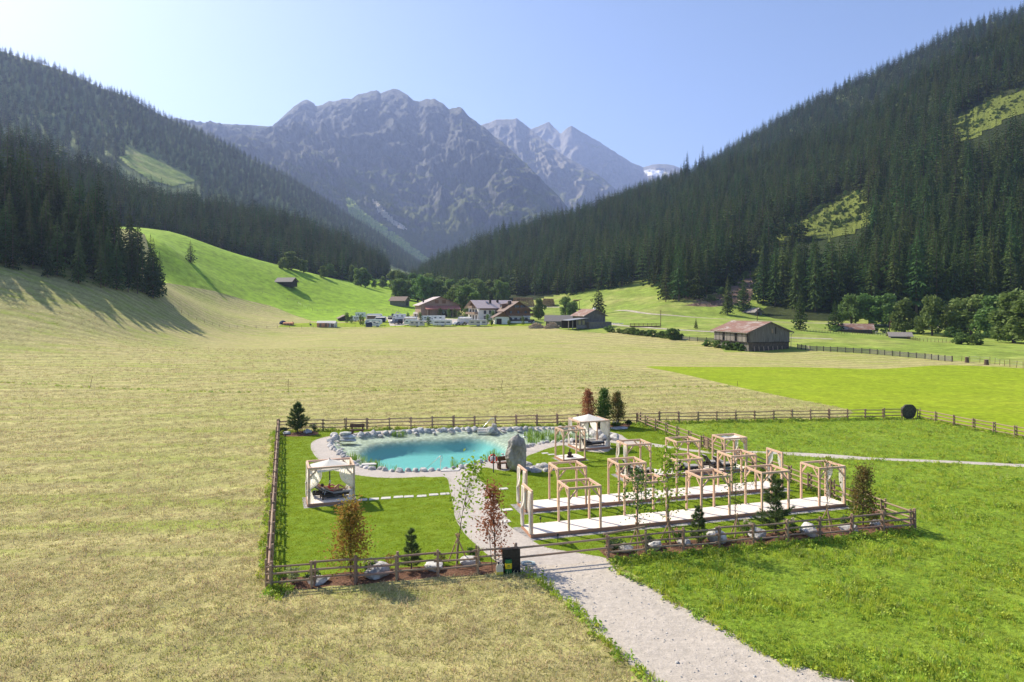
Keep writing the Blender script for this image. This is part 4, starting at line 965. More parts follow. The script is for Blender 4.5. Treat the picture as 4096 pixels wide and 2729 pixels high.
curtain(DECK2, DECK2.L-0.02, 0.05, 'white curtain on the nearer post of the right frame on the middle deck', (0,1), 0.5, seed=5, tie=.5); curtain(DECK2, DECK2.L-0.02, DECK2.W-.05, 'white curtain on the farther post of the right frame on the middle deck', (0,-1), 0.55, seed=6, tie=.5)
curtain(DECK1, 21.22, 0.05, 'white curtain on the front right post of the last front pergola', (0,1), 0.5, seed=7, tie=.3); curtain(DECK1, 21.22, DECK1.W-.05, 'white curtain on the rear right post of the last front pergola', (0,-1), 0.55, seed=8, tie=.45)
curtain(DECK3, 0.0, 0.02, 'white curtain on the front left post of the lounger deck', (0,1), 0.45, seed=9); curtain(DECK3, 0.0, DECK3.W, 'white curtain on the rear left post of the lounger deck', (0,-1), 0.45, seed=10)
curtain(DECK3, 10.36, 0.05, 'white curtain on the front post under the shade cloth', (0,1), 0.4, seed=11); curtain(DECK3, 10.36, DECK3.W-.05, 'white curtain on the rear post under the shade cloth', (0,-1), 0.45, seed=12)
for dk, nm, s0 in ((DECKA,'left lawn pergola',20),(DECKC,'pond-side pergola',30)):
    L_, W_ = dk.L, dk.W; top = 2.44 if dk is DECKA else 2.5
    curtain(dk, -0.02, 0.0, 'ivory curtain at the front left post of the %s' % nm, (1,0), 0.86, top, seed=s0, tie=.38); curtain(dk, L_+.02, 0.0, 'ivory curtain at the front right post of the %s' % nm, (-1,0), 0.95, top, seed=s0+1, tie=.36)
    curtain(dk, -0.02, W_, 'ivory curtain at the rear left post of the %s' % nm, (0,-1), 0.8, top, seed=s0+2, tie=.36); curtain(dk, L_, W_, 'ivory curtain at the rear right post of the %s' % nm, (-1,0), 0.75, top, seed=s0+3, tie=.4)
# shade cloth stretched under the roof of the third lounger pergola
o = DECK3.p(8.3, 0); cb = MB(); N = 12; vs = []
for j in range(N+1):
    for i in range(N+1):
        x = .1+1.85*i/N; y = .1+1.55*j/N; sag = 0.16*math.sin(PI*i/N)*math.sin(PI*j/N)+0.05*abs(math.sin(PI*2*i/N)); vs.append((x,y,DH+2.3-sag))
cb.add(vs, [(j*(N+1)+i, j*(N+1)+i+1, (j+1)*(N+1)+i+1, (j+1)*(N+1)+i) for j in range(N) for i in range(N)])
tag(cb.build('shade_cloth', M_WHITEC, None, True, (o.x,o.y,0), DECK3.a), 'white shade cloth stretched under the right pergola of the lounger deck', 'shade cloth')
# parasols
def parasol(dk, u, v, label, half=1.25, zt=2.55, rise=0.42, rz=0.0):
    o = dk.p(u,v); t = thing('parasol', label, 'parasol', (o.x,o.y,DH), dk.a+rz)
    MB().tube([(0,0,0),(0,0,zt-DH)], 0.045, 10).build('pole', M_GREYM, t); MB().box((0,0,0.05),(0.5,0.5,0.09)).build('base', M_GREYM, t); MB().tube([(0,0,zt-DH),(0,0,zt-DH+.1)],[.02,.012],6).build('finial', M_GREYM, t)
    c = MB(); N = 9; vs = [(0,0,zt-DH)]; rings = []
    for r in range(1,N+1):
        f = r/N; ring = []
        for k in range(32):
            a = 2*PI*k/32; q = 1/max(abs(math.cos(a)),abs(math.sin(a))); cn = (q-1)/0.4142
            ring.append((math.cos(a)*q*half*f, math.sin(a)*q*half*f, zt-DH-rise*f**0.9*(1+0.12*cn)+0.05*f*(1-f)*(1-abs(cn*2-1))))
        rings.append(ring)
    for ring in rings: vs += ring
    vs += [(x*1.0,y*1.0,z-0.09) for x,y,z in rings[-1]]
    fs = [(0,1+k,1+(k+1)%32) for k in range(32)]
    for r in range(N): 
        for k in range(32): fs.append((1+r*32+k, 1+(r+1)*32+k, 1+(r+1)*32+(k+1)%32, 1+r*32+(k+1)%32))
    c.add(vs, fs); cn_ = c.build('canopy', M_WHITEC, t)
    for k in range(8):
        a = PI/4*k; q = 1/max(abs(math.cos(a)),abs(math.sin(a)))
        MB().tube([(0,0,zt-DH-.06),(math.cos(a)*q*half,math.sin(a)*q*half,zt-DH-rise*(1+0.12*((q-1)/.4142))-.04)],0.012,5).build('rib', M_GREYM, t)
parasol(DECKA, 1.45, 1.25, 'white square parasol inside the left lawn pergola', 1.15, 2.72, 0.42, 0.25); parasol(DECKC, 1.55, 1.3, 'white square parasol above the pond-side pergola', 1.2, 3.0, 0.42, 0.0)

# ------------------------------------------------------------------ loungers
def lounger(dk, u, v, rz, label, back=48, group='dark rattan loungers'):
    o = dk.p(u,v); t = thing('sun_lounger', label, 'lounger', (o.x,o.y,DH), dk.a+rz, None)
    L_, W_ = 2.0, 0.72; hb = 0.72
    MB().box((L_/2,-W_/2+.03,.26),(L_,.06,.16)).box((L_/2,W_/2-.03,.26),(L_,.06,.16)).box((.03,0,.26),(.06,W_-.12,.16)).box((L_-.03,0,.26),(.06,W_-.12,.16)).build('frame', M_RATTAN, t)
    lm = MB().box((0,0,.09),(.07,.07,.18)).mesh('leg', M_RATTAN)
    for x in (.06,L_-.06):
        for y in (-W_/2+.05,W_/2-.05): link('leg', lm, t, (x,y,0))
    MB().box(((hb+L_)/2,0,.385),(L_-hb-.04,W_-.08,.08)).build('seat_cushion', M_CUSH, t)
    a = R(back); bk = MB(); c, s = math.cos(a), math.sin(a)
    bk.box((hb-.36*c,0,.345+.36*s+.02),(hb,W_-.06,.05),0,0,a); bo = bk.build('backrest', M_RATTAN, t)
    MB().box((hb-.36*c+.055*s,0,.345+.36*s+.055*c+.02),(hb-.04,W_-.1,.06),0,0,a).build('back_cushion', M_CUSH, bo)
    if back > 10: MB().tube([(hb-.5*c,-.22,.34+.5*s),(hb-.30*c-.28,-.22,.3)],.013,5).tube([(hb-.5*c,.22,.34+.5*s),(hb-.30*c-.28,.22,.3)],.013,5).build('strut', M_STEEL, t)
    return t
for k, (ua, ub) in enumerate([(0.12,0.25),(3.75,4.15),(7.0,7.35)]):
    nm = ['left','middle','right'][k]
    lounger(DECK3, ua, 1.32, 0, 'dark rattan lounger with raised back, farther one of the %s pair on the back deck' % nm, 52); lounger(DECK3, ub+.12, 0.5, 0, 'dark rattan lounger with raised back, nearer one of the %s pair on the back deck' % nm, 52)
lounger(DECKC, 0.35, 1.75, 0, 'dark lounger with raised back, farther one beside the pond', 40); lounger(DECKC, 0.7, 0.75, 0, 'dark lounger with raised back, nearer one beside the pond', 20)
LA1 = lounger(DECKA, 0.35, 1.55, R(-8), 'dark rattan lounger at the back of the left pergola, under a sunbather', 34); LA2 = lounger(DECKA, 0.85, 0.85, R(10), 'dark rattan lounger at the front of the left pergola, under a sunbather', 24)
# ------------------------------------------------------------------ leafy plants
def leaf_mat(name, c, c2, tr=0.35, rand=0.0, scale=3.0): return mat(name, c, 0.7, c2=c2, scale=scale, detail=3, translucent=tr, spec=0.25, rand=rand)
LM = {'green': leaf_mat('green_leaves', (0.10,0.19,0.03), (0.055,0.12,0.02)), 'dark': leaf_mat('dark_leaves', (0.045,0.085,0.022), (0.028,0.06,0.016), .2),
      'lime': leaf_mat('lime_leaves', (0.30,0.42,0.03), (0.19,0.31,0.025), .5), 'rust': leaf_mat('rust_leaves', (0.40,0.155,0.07), (0.27,0.10,0.05), .35),
      'olive': leaf_mat('autumn_olive_leaves', (0.27,0.26,0.04), (0.44,0.22,0.06), .4, scale=1.7), 'olive2': leaf_mat('olive_green_leaves', (0.15,0.19,0.04), (0.24,0.15,0.05), .35, scale=1.7),
      'pale': leaf_mat('pale_leaves', (0.34,0.38,0.20), (0.18,0.25,0.09), .3), 'pine': leaf_mat('pine_needles', (0.075,0.125,0.042), (0.115,0.165,0.05), .2),
      'juniper': leaf_mat('juniper_needles', (0.035,0.075,0.03), (0.06,0.10,0.04), .1), 'bloomw': mat('cream_blooms', (0.72,0.66,0.50), 0.9, c2=(0.6,0.5,0.36), scale=6), 'bloomp': mat('pink_blooms', (0.62,0.34,0.26), 0.9, c2=(0.5,0.25,0.2), scale=6),
      'grove': leaf_mat('grove_leaves', (0.15,0.235,0.06), (0.085,0.145,0.035), .35, .2, 0.35), 'reed': leaf_mat('reed_blades', (0.28,0.40,0.07), (0.17,0.29,0.05), .4)}
M_TRUNK = mat('young_bark', (0.15,0.11,0.085), 0.9, c2=(0.09,0.065,0.05), scale=8)
M_STAKE = mat('tree_stake', (0.46,0.32,0.20), 0.8, c2=(0.36,0.24,0.15), scale=5)
def leaf_cloud(mb, pts, size, r, asp=1.5, nrm=None):
    for p in pts:
        d = Vector((r.gauss(0,1), r.gauss(0,1), r.gauss(0,0.7))).normalized(); e = d.cross(Vector((r.gauss(0,1),r.gauss(0,1),r.gauss(0,1)))).normalized()
        s = size*r.uniform(.6,1.3); a = d*s*asp/2; b = e*s/2; c = Vector(p)
        mb.add([c-a, c+b*.9, c+a, c-b*.9], [(0,1,2,3)])
def leafy_tree(name, label, loc, h, crown, leaf, nl, size, seed=1, trunk_h=0.15, lean=(0,0), limbs=7, tr_r=0.035, cat='tree', group=None, gaps=0.35, trunk_m=None):
    """crown: function f(t in 0..1) -> radius in metres; leaves gather along twigs, so that gaps stay between them"""
    r = random.Random(seed); t = thing(name, label, cat, tuple(loc), r.uniform(0,6) if lean == (0,0) else 0.0, group)
    tb = MB(); cb = MB(); N = 7
    ax = lambda f: Vector((lean[0]*f*f + 0.03*h*math.sin(3*f+seed)*f*0.5, lean[1]*f*f + 0.02*h*math.sin(2.3*f+seed), h*f))
    tb.tube([ax(i/N*0.92) - Vector((0,0,0.08 if i == 0 else 0)) for i in range(N+1)], [tr_r*(1-0.85*i/N) for i in range(N+1)], 7)
    per = max(1, nl//(limbs*6))
    for k in range(limbs):
        f0 = trunk_h + (0.93-trunk_h)*((k+r.uniform(0,.7))/limbs); p0 = ax(f0*0.92)
        a = k*2.399+r.uniform(-.5,.5); tz = min(1.0, f0+r.uniform(.10,.26))
        for br in range(6):
            aa = a+r.uniform(-1.25,1.25); tt = min(1.0, max(0.0, (tz-trunk_h)/(1-trunk_h)+r.uniform(-.22,.2)))
            rad = crown(tt)*r.uniform(.45,1.05); ctr = ax(trunk_h+(1-trunk_h)*tt)
            tip = Vector((ctr.x+math.cos(aa)*rad, ctr.y+math.sin(aa)*rad, ctr.z))
            mid = p0.lerp(tip,.5)+Vector((0,0,-.05*h*r.random()))
            if br < 3: tb.tube([p0,mid,tip],[tr_r*.42*(1-f0*.6),tr_r*.25*(1-f0*.6),tr_r*.08],4,False)
            cl = r.uniform(.07,.16)*h*.55*(1-gaps)+crown(tt)*.16
            leaf_cloud(cb, [tip+Vector((r.gauss(0,cl),r.gauss(0,cl),r.gauss(0,cl*1.1))) for _ in range(per)], size, r)
    tb.build('trunk', trunk_m or M_TRUNK, t); cb.build('crown', leaf if not isinstance(leaf, str) else LM[leaf], t)
    return t
def stakes(t, h=1.5, rr=0.55, n=3):
    for k in range(n):
        a = 2*PI*k/n+.5; MB().tube([(math.cos(a)*rr,math.sin(a)*rr,-.1),(-math.cos(a)*.1,-math.sin(a)*.1,h)],.035,6).build('stake', M_STAKE, t)
def pine(name, label, loc, h, rad, seed=1, whorls=7, per=6, size=0.16, leaf='pine', sparse=1.0, cat='pine'):
    r = random.Random(seed); t = thing(name, label, cat, tuple(loc), 0); tb = MB(); cb = MB()
    tb.tube([(0,0,-.08),(0.02*h,0,h*.5),(0,0,h*.97)],[.03*h**.5,.02*h**.5,.006],6)
    def tuft(p, d, n=26):
        for _ in range(n):
            v = (d*1.2+Vector((r.gauss(0,1),r.gauss(0,1),r.gauss(0,1)))*.62).normalized()*size*r.uniform(.7,1.2); w = v.cross(Vector((r.gauss(0,1),r.gauss(0,1),1))).normalized()*size*.05
            q = p+Vector((r.gauss(0,.02),r.gauss(0,.02),r.gauss(0,.02))); cb.add([q-w,q+w,q+v],[(0,1,2)])
    for w in range(whorls):
        f = 0.08+0.82*(w+r.uniform(-.3,.3))/(whorls-1); f = min(.92,max(.06,f)); n = per; L_ = rad*(1-f)**.75*r.uniform(.8,1.15)+.05
        for k in range(n):
            a = 2*PI*(k+.5*(w%2))/n+r.uniform(-.35,.35); l = L_*r.uniform(.65,1.15)*(1 if r.random() < sparse else .35)
            p0 = Vector((0,0,h*min(.95,max(.05,f+r.uniform(-.06,.06))))); d = Vector((math.cos(a),math.sin(a),r.uniform(.25,.75)+.45*f)).normalized(); tip = p0+d*l; tb.tube([p0,p0+d*l*.5-Vector((0,0,.04*l)),tip],[.012,.009,.004],4,False)
            m = max(2,int(l/.13))
            for i in range(m): tuft(p0+d*l*((i+1)/m), (d+Vector((0,0,.5))).normalized(), 22)
            for s in (-1,1):
                q = p0+d*l*.6; dd = (d+Vector((-d.y,d.x,.2))*s*.8).normalized(); tuft(q+dd*l*.3, dd, 24); tuft(q+dd*l*.15, dd, 20)
    tuft(Vector((0,0,h)), Vector((0,0,1)), 40); tuft(Vector((0,0,h*.93)), Vector((0,0,1)), 40)
    tb.build('trunk', M_TRUNK, t); cb.build('crown', LM[leaf], t); return t
def shrub(name, label, loc, h, w, leaf, n=420, size=0.06, seed=1, bloom=None, nb=7, cat='shrub'):
    r = random.Random(seed); t = thing(name, label, cat, tuple(loc), r.uniform(0,6)); tb = MB(); cb = MB()
    for k in range(6):
        a = k*1.05; tip = Vector((math.cos(a)*w*.4,math.sin(a)*w*.4,h*r.uniform(.55,.85))); tb.tube([(0,0,-.03),tip*.5+Vector((0,0,.03)),tip],[.015,.01,.004],4,False)
    pts = []
    for k in range(14):
        a = r.uniform(0,6.28); q = r.uniform(.1,1); c = Vector((math.cos(a)*w*.42*q,math.sin(a)*w*.42*q,h*(.25+.62*r.random()*(1-.35*q*q))))
        pts += [c+Vector((r.gauss(0,w*.10),r.gauss(0,w*.10),r.gauss(0,h*.09))) for _ in range(n//14)]
    pts = [p for p in pts if p.z > .02]
    leaf_cloud(cb, pts, size, r); tb.build('stems', M_TRUNK, t); cb.build('foliage', LM[leaf], t)
    if bloom:
        for k in range(nb):
            a = r.uniform(0,6.28); q = r.uniform(.2,1)*w*.42; c = Vector((math.cos(a)*q,math.sin(a)*q,h*r.uniform(.75,1.0))); bb = MB()
            leaf_cloud(bb, [c+Vector((r.gauss(0,.045),r.gauss(0,.045),r.gauss(0,.05))) for _ in range(46)], .055, r, 1.0); bb.build('bloom', LM[bloom], t)
    return t
col_f = lambda w: (lambda f: w*(0.55+0.75*math.sin(PI*min(1,f*1.02))**.8)*(1-f**4*.7)*.62)
cone_f = lambda w: (lambda f: w*(1.0-f*.80)*(0.55+.45*min(1,f*5)))
leafy_tree('columnar_tree', 'orange-green columnar tree behind the left front fence', g(1404,2307), 3.35, cone_f(0.95), 'olive', 3800, .09, 5, .1, limbs=16, tr_r=.05, gaps=.2)
pine('small_pine', 'small dark green pine behind the left front fence', g(1645,2280), 1.95, .62, 6, 7, 7, .15)
t = leafy_tree('young_maple', 'tall thin yellow-green maple with stakes beside the path', g(1830,2258), 4.85, lambda f: .25+.75*math.sin(PI*f)**.7*.75, 'lime', 430, .14, 8, .36, (.9,0), 9, .032, gaps=.25); stakes(t, 1.55, .62)
leafy_tree('copper_tree', 'rust-red columnar tree next to the gateway', g(1980,2237), 3.55, cone_f(.95), 'rust', 1700, .09, 9, .12, (-.1,0), 13, .05, gaps=.3)
t = leafy_tree('staked_tree', 'sparse dark-leaved staked tree, first one right of the gateway', g(2548,2203), 4.0, lambda f: .2+.5*math.sin(PI*f), 'green', 900, .085, 10, .35, (.05,0), 10, .03, gaps=.2); stakes(t, 1.5)
t = leafy_tree('staked_maple', 'tall lime-green staked maple in front of the decks', g(2675,2178), 5.1, lambda f: .18+.62*math.sin(PI*min(1,f+.08)), 'lime', 680, .13, 11, .28, (-.15,0), 11, .034, gaps=.15); stakes(t, 1.45)
pine('small_pine', 'small pine in front of the deck, middle of the right front bed', g(2794,2170), 1.95, .6, 12, 7, 7, .15)
t = leafy_tree('staked_tree', 'thin nearly bare staked tree, second from the gateway along the right bed', g(2947,2160), 3.85, lambda f: .2+.42*math.sin(PI*f), 'green', 420, .07, 13, .38, (0,0), 9, .026, gaps=.1); stakes(t, 1.45)
pine('tall_pine', 'wide loose-branched pine in the right front bed before the deck', g(3102,2134), 3.15, 1.3, 34, 9, 7, .2, 'pine', .75)
t = leafy_tree('staked_tree', 'thin nearly bare staked tree near the right end of the front deck', g(3309,2119), 4.15, lambda f: .15+.33*math.sin(PI*f), 'olive2', 380, .065, 15, .36, (.05,0), 9, .026, gaps=.1); stakes(t, 1.45)
leafy_tree('columnar_tree', 'olive-green columnar tree at the right front corner of the garden', g(3452,2100), 3.2, cone_f(.82), 'olive2', 2900, .09, 16, .1, (.1,0), 13, .05, gaps=.25)
pine('broad_pine', 'broad dark pine at the left rear corner behind the pond', g(1190,1730), 3.0, 1.35, 27, 9, 8, .24)
leafy_tree('copper_tree', 'rust-red columnar tree, left one of the three behind the pond', g(2354,1708), 3.6, col_f(.72), 'rust', 3000, .11, 18, .08, limbs=12, tr_r=.05, gaps=.3)
leafy_tree('cypress_tree', 'dark green columnar tree, middle one of the three behind the pond', g(2416,1707), 3.7, col_f(.88), 'green', 4200, .11, 19, .04, limbs=14, tr_r=.05, gaps=.3)
leafy_tree('columnar_tree', 'olive-brown columnar tree, right one of the three behind the pond', g(2470,1706), 3.45, col_f(.74), 'olive2', 3200, .11, 20, .06, limbs=12, tr_r=.05, gaps=.3)
for i, (nm, lab, q, h, w, lf, n, sz, bl) in enumerate([
    ('variegated_shrub','pale variegated shrub in the left corner of the front bed',(1168,2330),.95,.85,'pale',420,.07,None),
    ('dwarf_conifer','low dark dwarf conifer near the left front corner',(1247,2325),.62,.75,'juniper',700,.05,None),
    ('hydrangea','cream hydrangea beside the leaning boulder in the left bed',(1480,2290),.62,.8,'green',380,.08,'bloomw'),
    ('rose_bush','small red-leaved rose bush behind the left front fence',(1558,2275),.75,.55,'rust',150,.06,None),
    ('leafy_bush','low green bush behind the fence near the staked maple',(1885,2232),.55,.75,'green',420,.07,None),
    ('rose_bush','dark twiggy bush left of the staked maple',(1768,2260),.6,.6,'olive2',260,.06,None),
    ('juniper_bush','grey-green juniper at the right gateway post',(2459,2208),.8,1.0,'juniper',900,.055,None),
    ('juniper_bush','dark round juniper, second shrub right of the gateway',(2592,2185),.62,.8,'juniper',800,.05,None),
    ('yellow_shrub','yellow-green shrub behind the right front fence',(2665,2172),.7,.7,'lime',360,.06,None),
    ('hydrangea','pink hydrangea right of the yellow shrub',(2712,2165),.62,.7,'green',300,.08,'bloomp'),
    ('hydrangea','cream hydrangea left of the wide pine in the right bed',(2992,2142),.85,.95,'green',420,.08,'bloomw'),
    ('hydrangea','cream hydrangea right of the wide pine in the right bed',(3165,2128),.75,.85,'green',400,.08,'bloomw'),
    ('leafy_bush','low yellowish bush below the second boulder of the right bed',(2935,2165),.5,.7,'lime',260,.06,None),
    ('hydrangea','pink hydrangea near the right front corner',(3490,2080),.55,.7,'green',300,.08,'bloomp'),
    ('dwarf_conifer','dark low conifer below the olive corner tree',(3385,2096),.5,.8,'juniper',600,.05,None),
    ('flowering_shrub','low shrub with cream blooms right of the rear left pine',(1255,1722),.7,1.0,'green',360,.1,'bloomw'),
    ('dwarf_conifer','dark low shrub among the stones of the rear left corner',(1135,1728),.5,.9,'juniper',500,.07,None),
    ('leafy_bush','green bush below the middle of the three trees behind the pond',(2400,1708),.9,1.1,'dark',500,.09,None),
    ('hydrangea','cream flowering bush below the right one of the three trees',(2465,1711),.7,1.1,'green',400,.1,'bloomw'),
    ('leafy_bush','dark bush by the fence right of the three trees',(2515,1708),.8,1.0,'dark',450,.09,None)]):
    shrub(nm, lab, g(*q), h, w, lf, n, sz, 40+i, bl)
for i, (lab, q, sx, sy, sz) in enumerate([
    ('flat pale boulder in the left bed below the corner fence bay',(1272,2330),.58,.4,.26),('large leaning grey boulder in the left bed, third fence bay',(1510,2300),.72,.5,.45),
    ('pale layered boulder in the left bed below the small pine',(1735,2275),.62,.42,.26),('pale boulder in the left bed near the rust-red tree',(1882,2256),.60,.42,.28),
    ('pale square boulder by the right gateway post',(2505,2205),.42,.36,.32),('grey pointed boulder in the right bed, second fence bay',(2620,2190),.5,.4,.34),
    ('low boulder with a dark side in the right bed, third fence bay',(2735,2176),.42,.34,.26),('large white boulder in the right bed, fourth fence bay',(2875,2165),.62,.5,.52),
    ('long pale boulder in the right bed, fifth fence bay',(3028,2150),.66,.46,.40),('block-shaped pale boulder in the right bed, seventh fence bay',(3235,2135),.68,.46,.42),
    ('low white boulder in the right bed, eighth fence bay',(3400,2125),.62,.42,.28),('small white boulder at the right end of the front bed',(3505,2102),.4,.32,.26),
    ('flat stone left of the rear left pine',(1145,1737),.5,.4,.25),('pale flat stone right of the rear left pine',(1228,1732),.6,.4,.28),('flat stone below the three trees behind the pond',(2480,1716),.9,.5,.2)]):
    p = g(*q); stone('boulder', lab, p, sx, sy, sz, i*.9, 200+i, sz*.35, None, 3)
# ------------------------------------------------------------------ reeds in the pond
def reed_mesh(seed, n=26, h=.6, w=.35):
    r = random.Random(seed); mb = MB()
    for _ in range(n):
        x, y = r.gauss(0,w*.45), r.gauss(0,w*.45); hh = h*r.uniform(.5,1.15); a = r.uniform(0,6.28); lx, ly = r.gauss(0,.10), r.gauss(0,.10); ww = .016
        dx, dy = math.cos(a)*ww, math.sin(a)*ww
        mb.add([(x-dx,y-dy,-.25),(x+dx,y+dy,-.25),(x+dx+lx*.4,y+dy+ly*.4,hh*.6),(x-dx+lx*.4,y-dy+ly*.4,hh*.6),(x+lx,y+ly,hh)],[(0,1,2,3),(3,2,4)])
    return mb.mesh('reed_clump', LM['reed'])
REEDS = [reed_mesh(i, 24+4*i, .55) for i in range(4)]
rr_ = random.Random(5)
def reed(p, s, lab, grp):
    o = link('reed_clump', rr_.choice(REEDS), None, (p.x,p.y,-.1), rr_.uniform(0,6), s); tag(o, lab, 'reeds', grp)
for x,y in C1([(750,510),(790,520),(830,535),(880,565),(930,575),(985,590),(1060,345),(1095,345),(1130,342),(1065,600),(905,570),(770,525),(1500,560),(1545,570)]): reed(g(x,y), rr_.uniform(.8,1.1), 'bright green reed clump in the shallow front or left margin of the pond', 'reeds of the pond margin')
for k in range(34):
    x = rr_.uniform(2085,2330); y = rr_.uniform(1727,1765); p = g(x,y)
    if inpoly(np.array([[p.x,p.y]]), RIM)[0] and dist_poly(np.array([[p.x,p.y]]), RIM)[0] > .5: reed(p, rr_.uniform(.7,1.15), 'pale green reed clump in the planted right basin of the pond', 'reeds of the right basin')
for x,y in C2([(130,655),(165,640),(200,670),(95,690),(300,605)]): reed(g(x,y), .8, 'reed clump by the standing stone at the pond edge', 'reeds by the standing stone')
# ------------------------------------------------------------------ pond furniture
t = thing('lifebuoy_stand', 'red lifebuoy hung on a dark post by the pond', 'lifebuoy', tuple(g(1974,1891)))
MB().tube([(0,0,-.1),(0,0,1.52)],.045,8).build('post', M_GREYM, t)
mb = MB(); N = 28; ring = [(math.cos(2*PI*k/N)*.30-.05, .09, 1.05+math.sin(2*PI*k/N)*.30) for k in range(N+1)]; mb.tube(ring, .072, 10, False); bo = mb.build('ring', M_RED, t, True)
mw = mat('buoy_white', (.82,.8,.76), .5)
for a in (.8,2.36,3.93,5.5): MB().tube([(math.cos(a+d)*.30-.05,.09,1.05+math.sin(a+d)*.30) for d in (-.13,0,.13)], .076, 10, False).build('band', mw, bo)
mb = MB(); mb.tube([(-.05,.06,1.02),(-.08,.05,.85),(-.03,.05,.72),(-.10,.05,.70)],[.05,.06,.05,.03],7).build('rope_bag', M_RED, t)
def log_bench(label, p, rz, w=1.5):
    t = thing('log_bench', label, 'bench', tuple(p), rz)
    mb = MB(); mb.box((0,0,.45),(w,.45,.09)); mb.build('seat', M_OLDWOOD, t)
    for x in (-w*.33,w*.33): MB().tube([(x,-.12,0),(x,-.12,.405)],.13,9).tube([(x,.12,0),(x,.12,.405)],.13,9).build('leg', M_OLDWOOD, t)
    for x in (-w*.36,w*.36): MB().box((x,.245,.52),(.14,.07,1.04)).build('upright', M_OLDWOOD, t)
    MB().box((0,.19,.84),(w,.045,.36),0,R(-8)).build('backrest', M_OLDWOOD, t)
log_bench('dark wooden bench behind the pond, by the rock spring', g(1428,1738), R(4)+0, 1.45)
log_bench('dark wooden bench tucked against the left side of the standing stone', g(2014,1874), R(200), 1.1)
t = thing('pool_handrail', 'bent steel handrail at the near edge of the pond', 'handrail', tuple(g(1762,1873)))
MB().tube([(-1.35,.15,-.25),(-.12,.0,.88),(.0,0,.98),(.12,0,.96),(.14,0,.82),(.1,0,.55),(0.02,0,.5)],.03,8,True).build('rail', M_STEEL, t, True); MB().tube([(0.0,0,-.1),(0.0,0,.95)],.028,8).build('post', M_STEEL, t)
t = thing('pool_handrail', 'sloping steel handrail over the steps at the far edge of the pond', 'handrail', tuple(g(1966,1714)))
MB().tube([(-1.5,-1.6,-.3),(-.05,-.05,1.02),(.1,0,1.08),(.28,0,1.06),(.3,0,.75)],.032,8).build('rail', M_STEEL, t, True); MB().tube([(0.05,0,-.1),(0.05,0,1.06)],.03,8).build('post', M_STEEL, t)
t = thing('pond_steps', 'pale stone steps leading into the far side of the pond', 'steps', (STEPS_AT.x,STEPS_AT.y,0), R(6))
for k in range(3): MB().box((0,-.35*k,.12-.16*k),(2.1,.40,.14)).build('step', M_SLAB, t)
stone('boulder','brown pointed stone beside the far steps of the pond', g(1975,1722), .32, .28, .6, .3, 301, .3, M_STONED)
stone('boulder','rounded grey stone right of the far pond steps', g(1962,1728), .5, .45, .38, .3, 302, .2)
t = MB(); t.box((0,0,.16),(1.15,.5,.08)); p = g(1476,1866); tag(t.build('flat_slab', M_SLAB, None, False, (p.x,p.y,.02), .2), 'pale flat slab on the stones at the near left pond edge', 'slab')
p = g(1802,1880); tag(MB().prism([(-.8,-.45),(.6,-.5),(.85,.35),(-.5,.45)],0.004,.06).build('entry_slab', M_SLAB, None, False, (p.x,p.y,0), .15), 'pale flagstone at the foot of the near handrail', 'slab')
t = thing('water_spout', 'bent steel water spout right behind the standing stone', 'spout', tuple(g(2090,1800)))
MB().tube([(0,0,0),(0,0,.9),(.08,0,1.12),(.25,0,1.2),(.42,0,1.1),(.45,0,.98)],.035,8).build('pipe', M_STEEL, t, True)
# seated figure on the small deck
o = DECKB.p(0.95,0.75,DH); t = thing('seated_figure', 'small dark bronze figure sitting cross-legged on the small deck', 'statue', tuple(o), R(200))
mb = MB(); mf = mat('dark_bronze', (.075,.042,.03), .55, c2=(.05,.03,.022), scale=9)
bm = bmesh.new(); bmesh.ops.create_uvsphere(bm, u_segments=16, v_segments=10, radius=1)
def lump(c, s): mb.add([(v.co.x*s[0]+c[0], v.co.y*s[1]+c[1], v.co.z*s[2]+c[2]) for v in bm.verts], [[v.index for v in f.verts] for f in bm.faces])
bm.verts.index_update()
for c, s in [((0,.02,.07),(.26,.17,.08)),((-.19,.08,.07),(.12,.12,.07)),((.19,.08,.07),(.12,.12,.07)),((0,-.02,.28),(.13,.095,.19)),((-.15,0,.29),(.05,.06,.15)),((.15,0,.29),(.05,.06,.15)),((0,.10,.16),(.12,.07,.045)),((0,0,.49),(.045,.045,.07)),((0,.01,.58),(.075,.085,.1)),((0,-.01,.685),(.04,.04,.04))]: lump(c, s)
mb.build('figure', mf, t, True); bm.free()
# ------------------------------------------------------------------ things by the gateway
p = g(2046,2291); t = thing('black_board', 'black rectangular panel leaning on the fence at the gateway', 'panel', tuple(p), R(8))
MB().box((0,0.06,.55),(.88,.035,1.12),0,R(-4)).build('panel', M_BLACK, t)
p = g(2034,2294); t = thing('soil_bag', 'green and yellow bag standing before the black panel', 'bag', tuple(p), R(6))
mg = mat('bag_green', (.02,.13,.035), .4, c2=(.03,.19,.05), scale=6); my = mat('bag_yellow', (.80,.62,.02), .4)
def pillow(w, d, z0, z1, k=1.0):
    vs = []; N = 14; Z = 6
    for j in range(Z+1):
        z = z0+(z1-z0)*j/Z
        for i in range(N): a = 2*PI*i/N; vs.append((math.copysign(abs(math.cos(a))**.5,math.cos(a))*w/2, math.copysign(abs(math.sin(a))**.8,math.sin(a))*d/2*(1-.5*(abs(z/.66-.45)*1.6)**2)*k, z))
    m = MB(); m.add(vs, [(j*N+i,j*N+(i+1)%N,(j+1)*N+(i+1)%N,(j+1)*N+i) for j in range(Z) for i in range(N)]+[tuple(range(N-1,-1,-1)),tuple(Z*N+i for i in range(N))]); return m
pillow(.33,.16,0,.24).build('lower_part', mg, t, True); pillow(.335,.165,.24,.50).build('yellow_band', my, t, True); pillow(.33,.16,.50,.66).build('upper_part', mg, t, True)
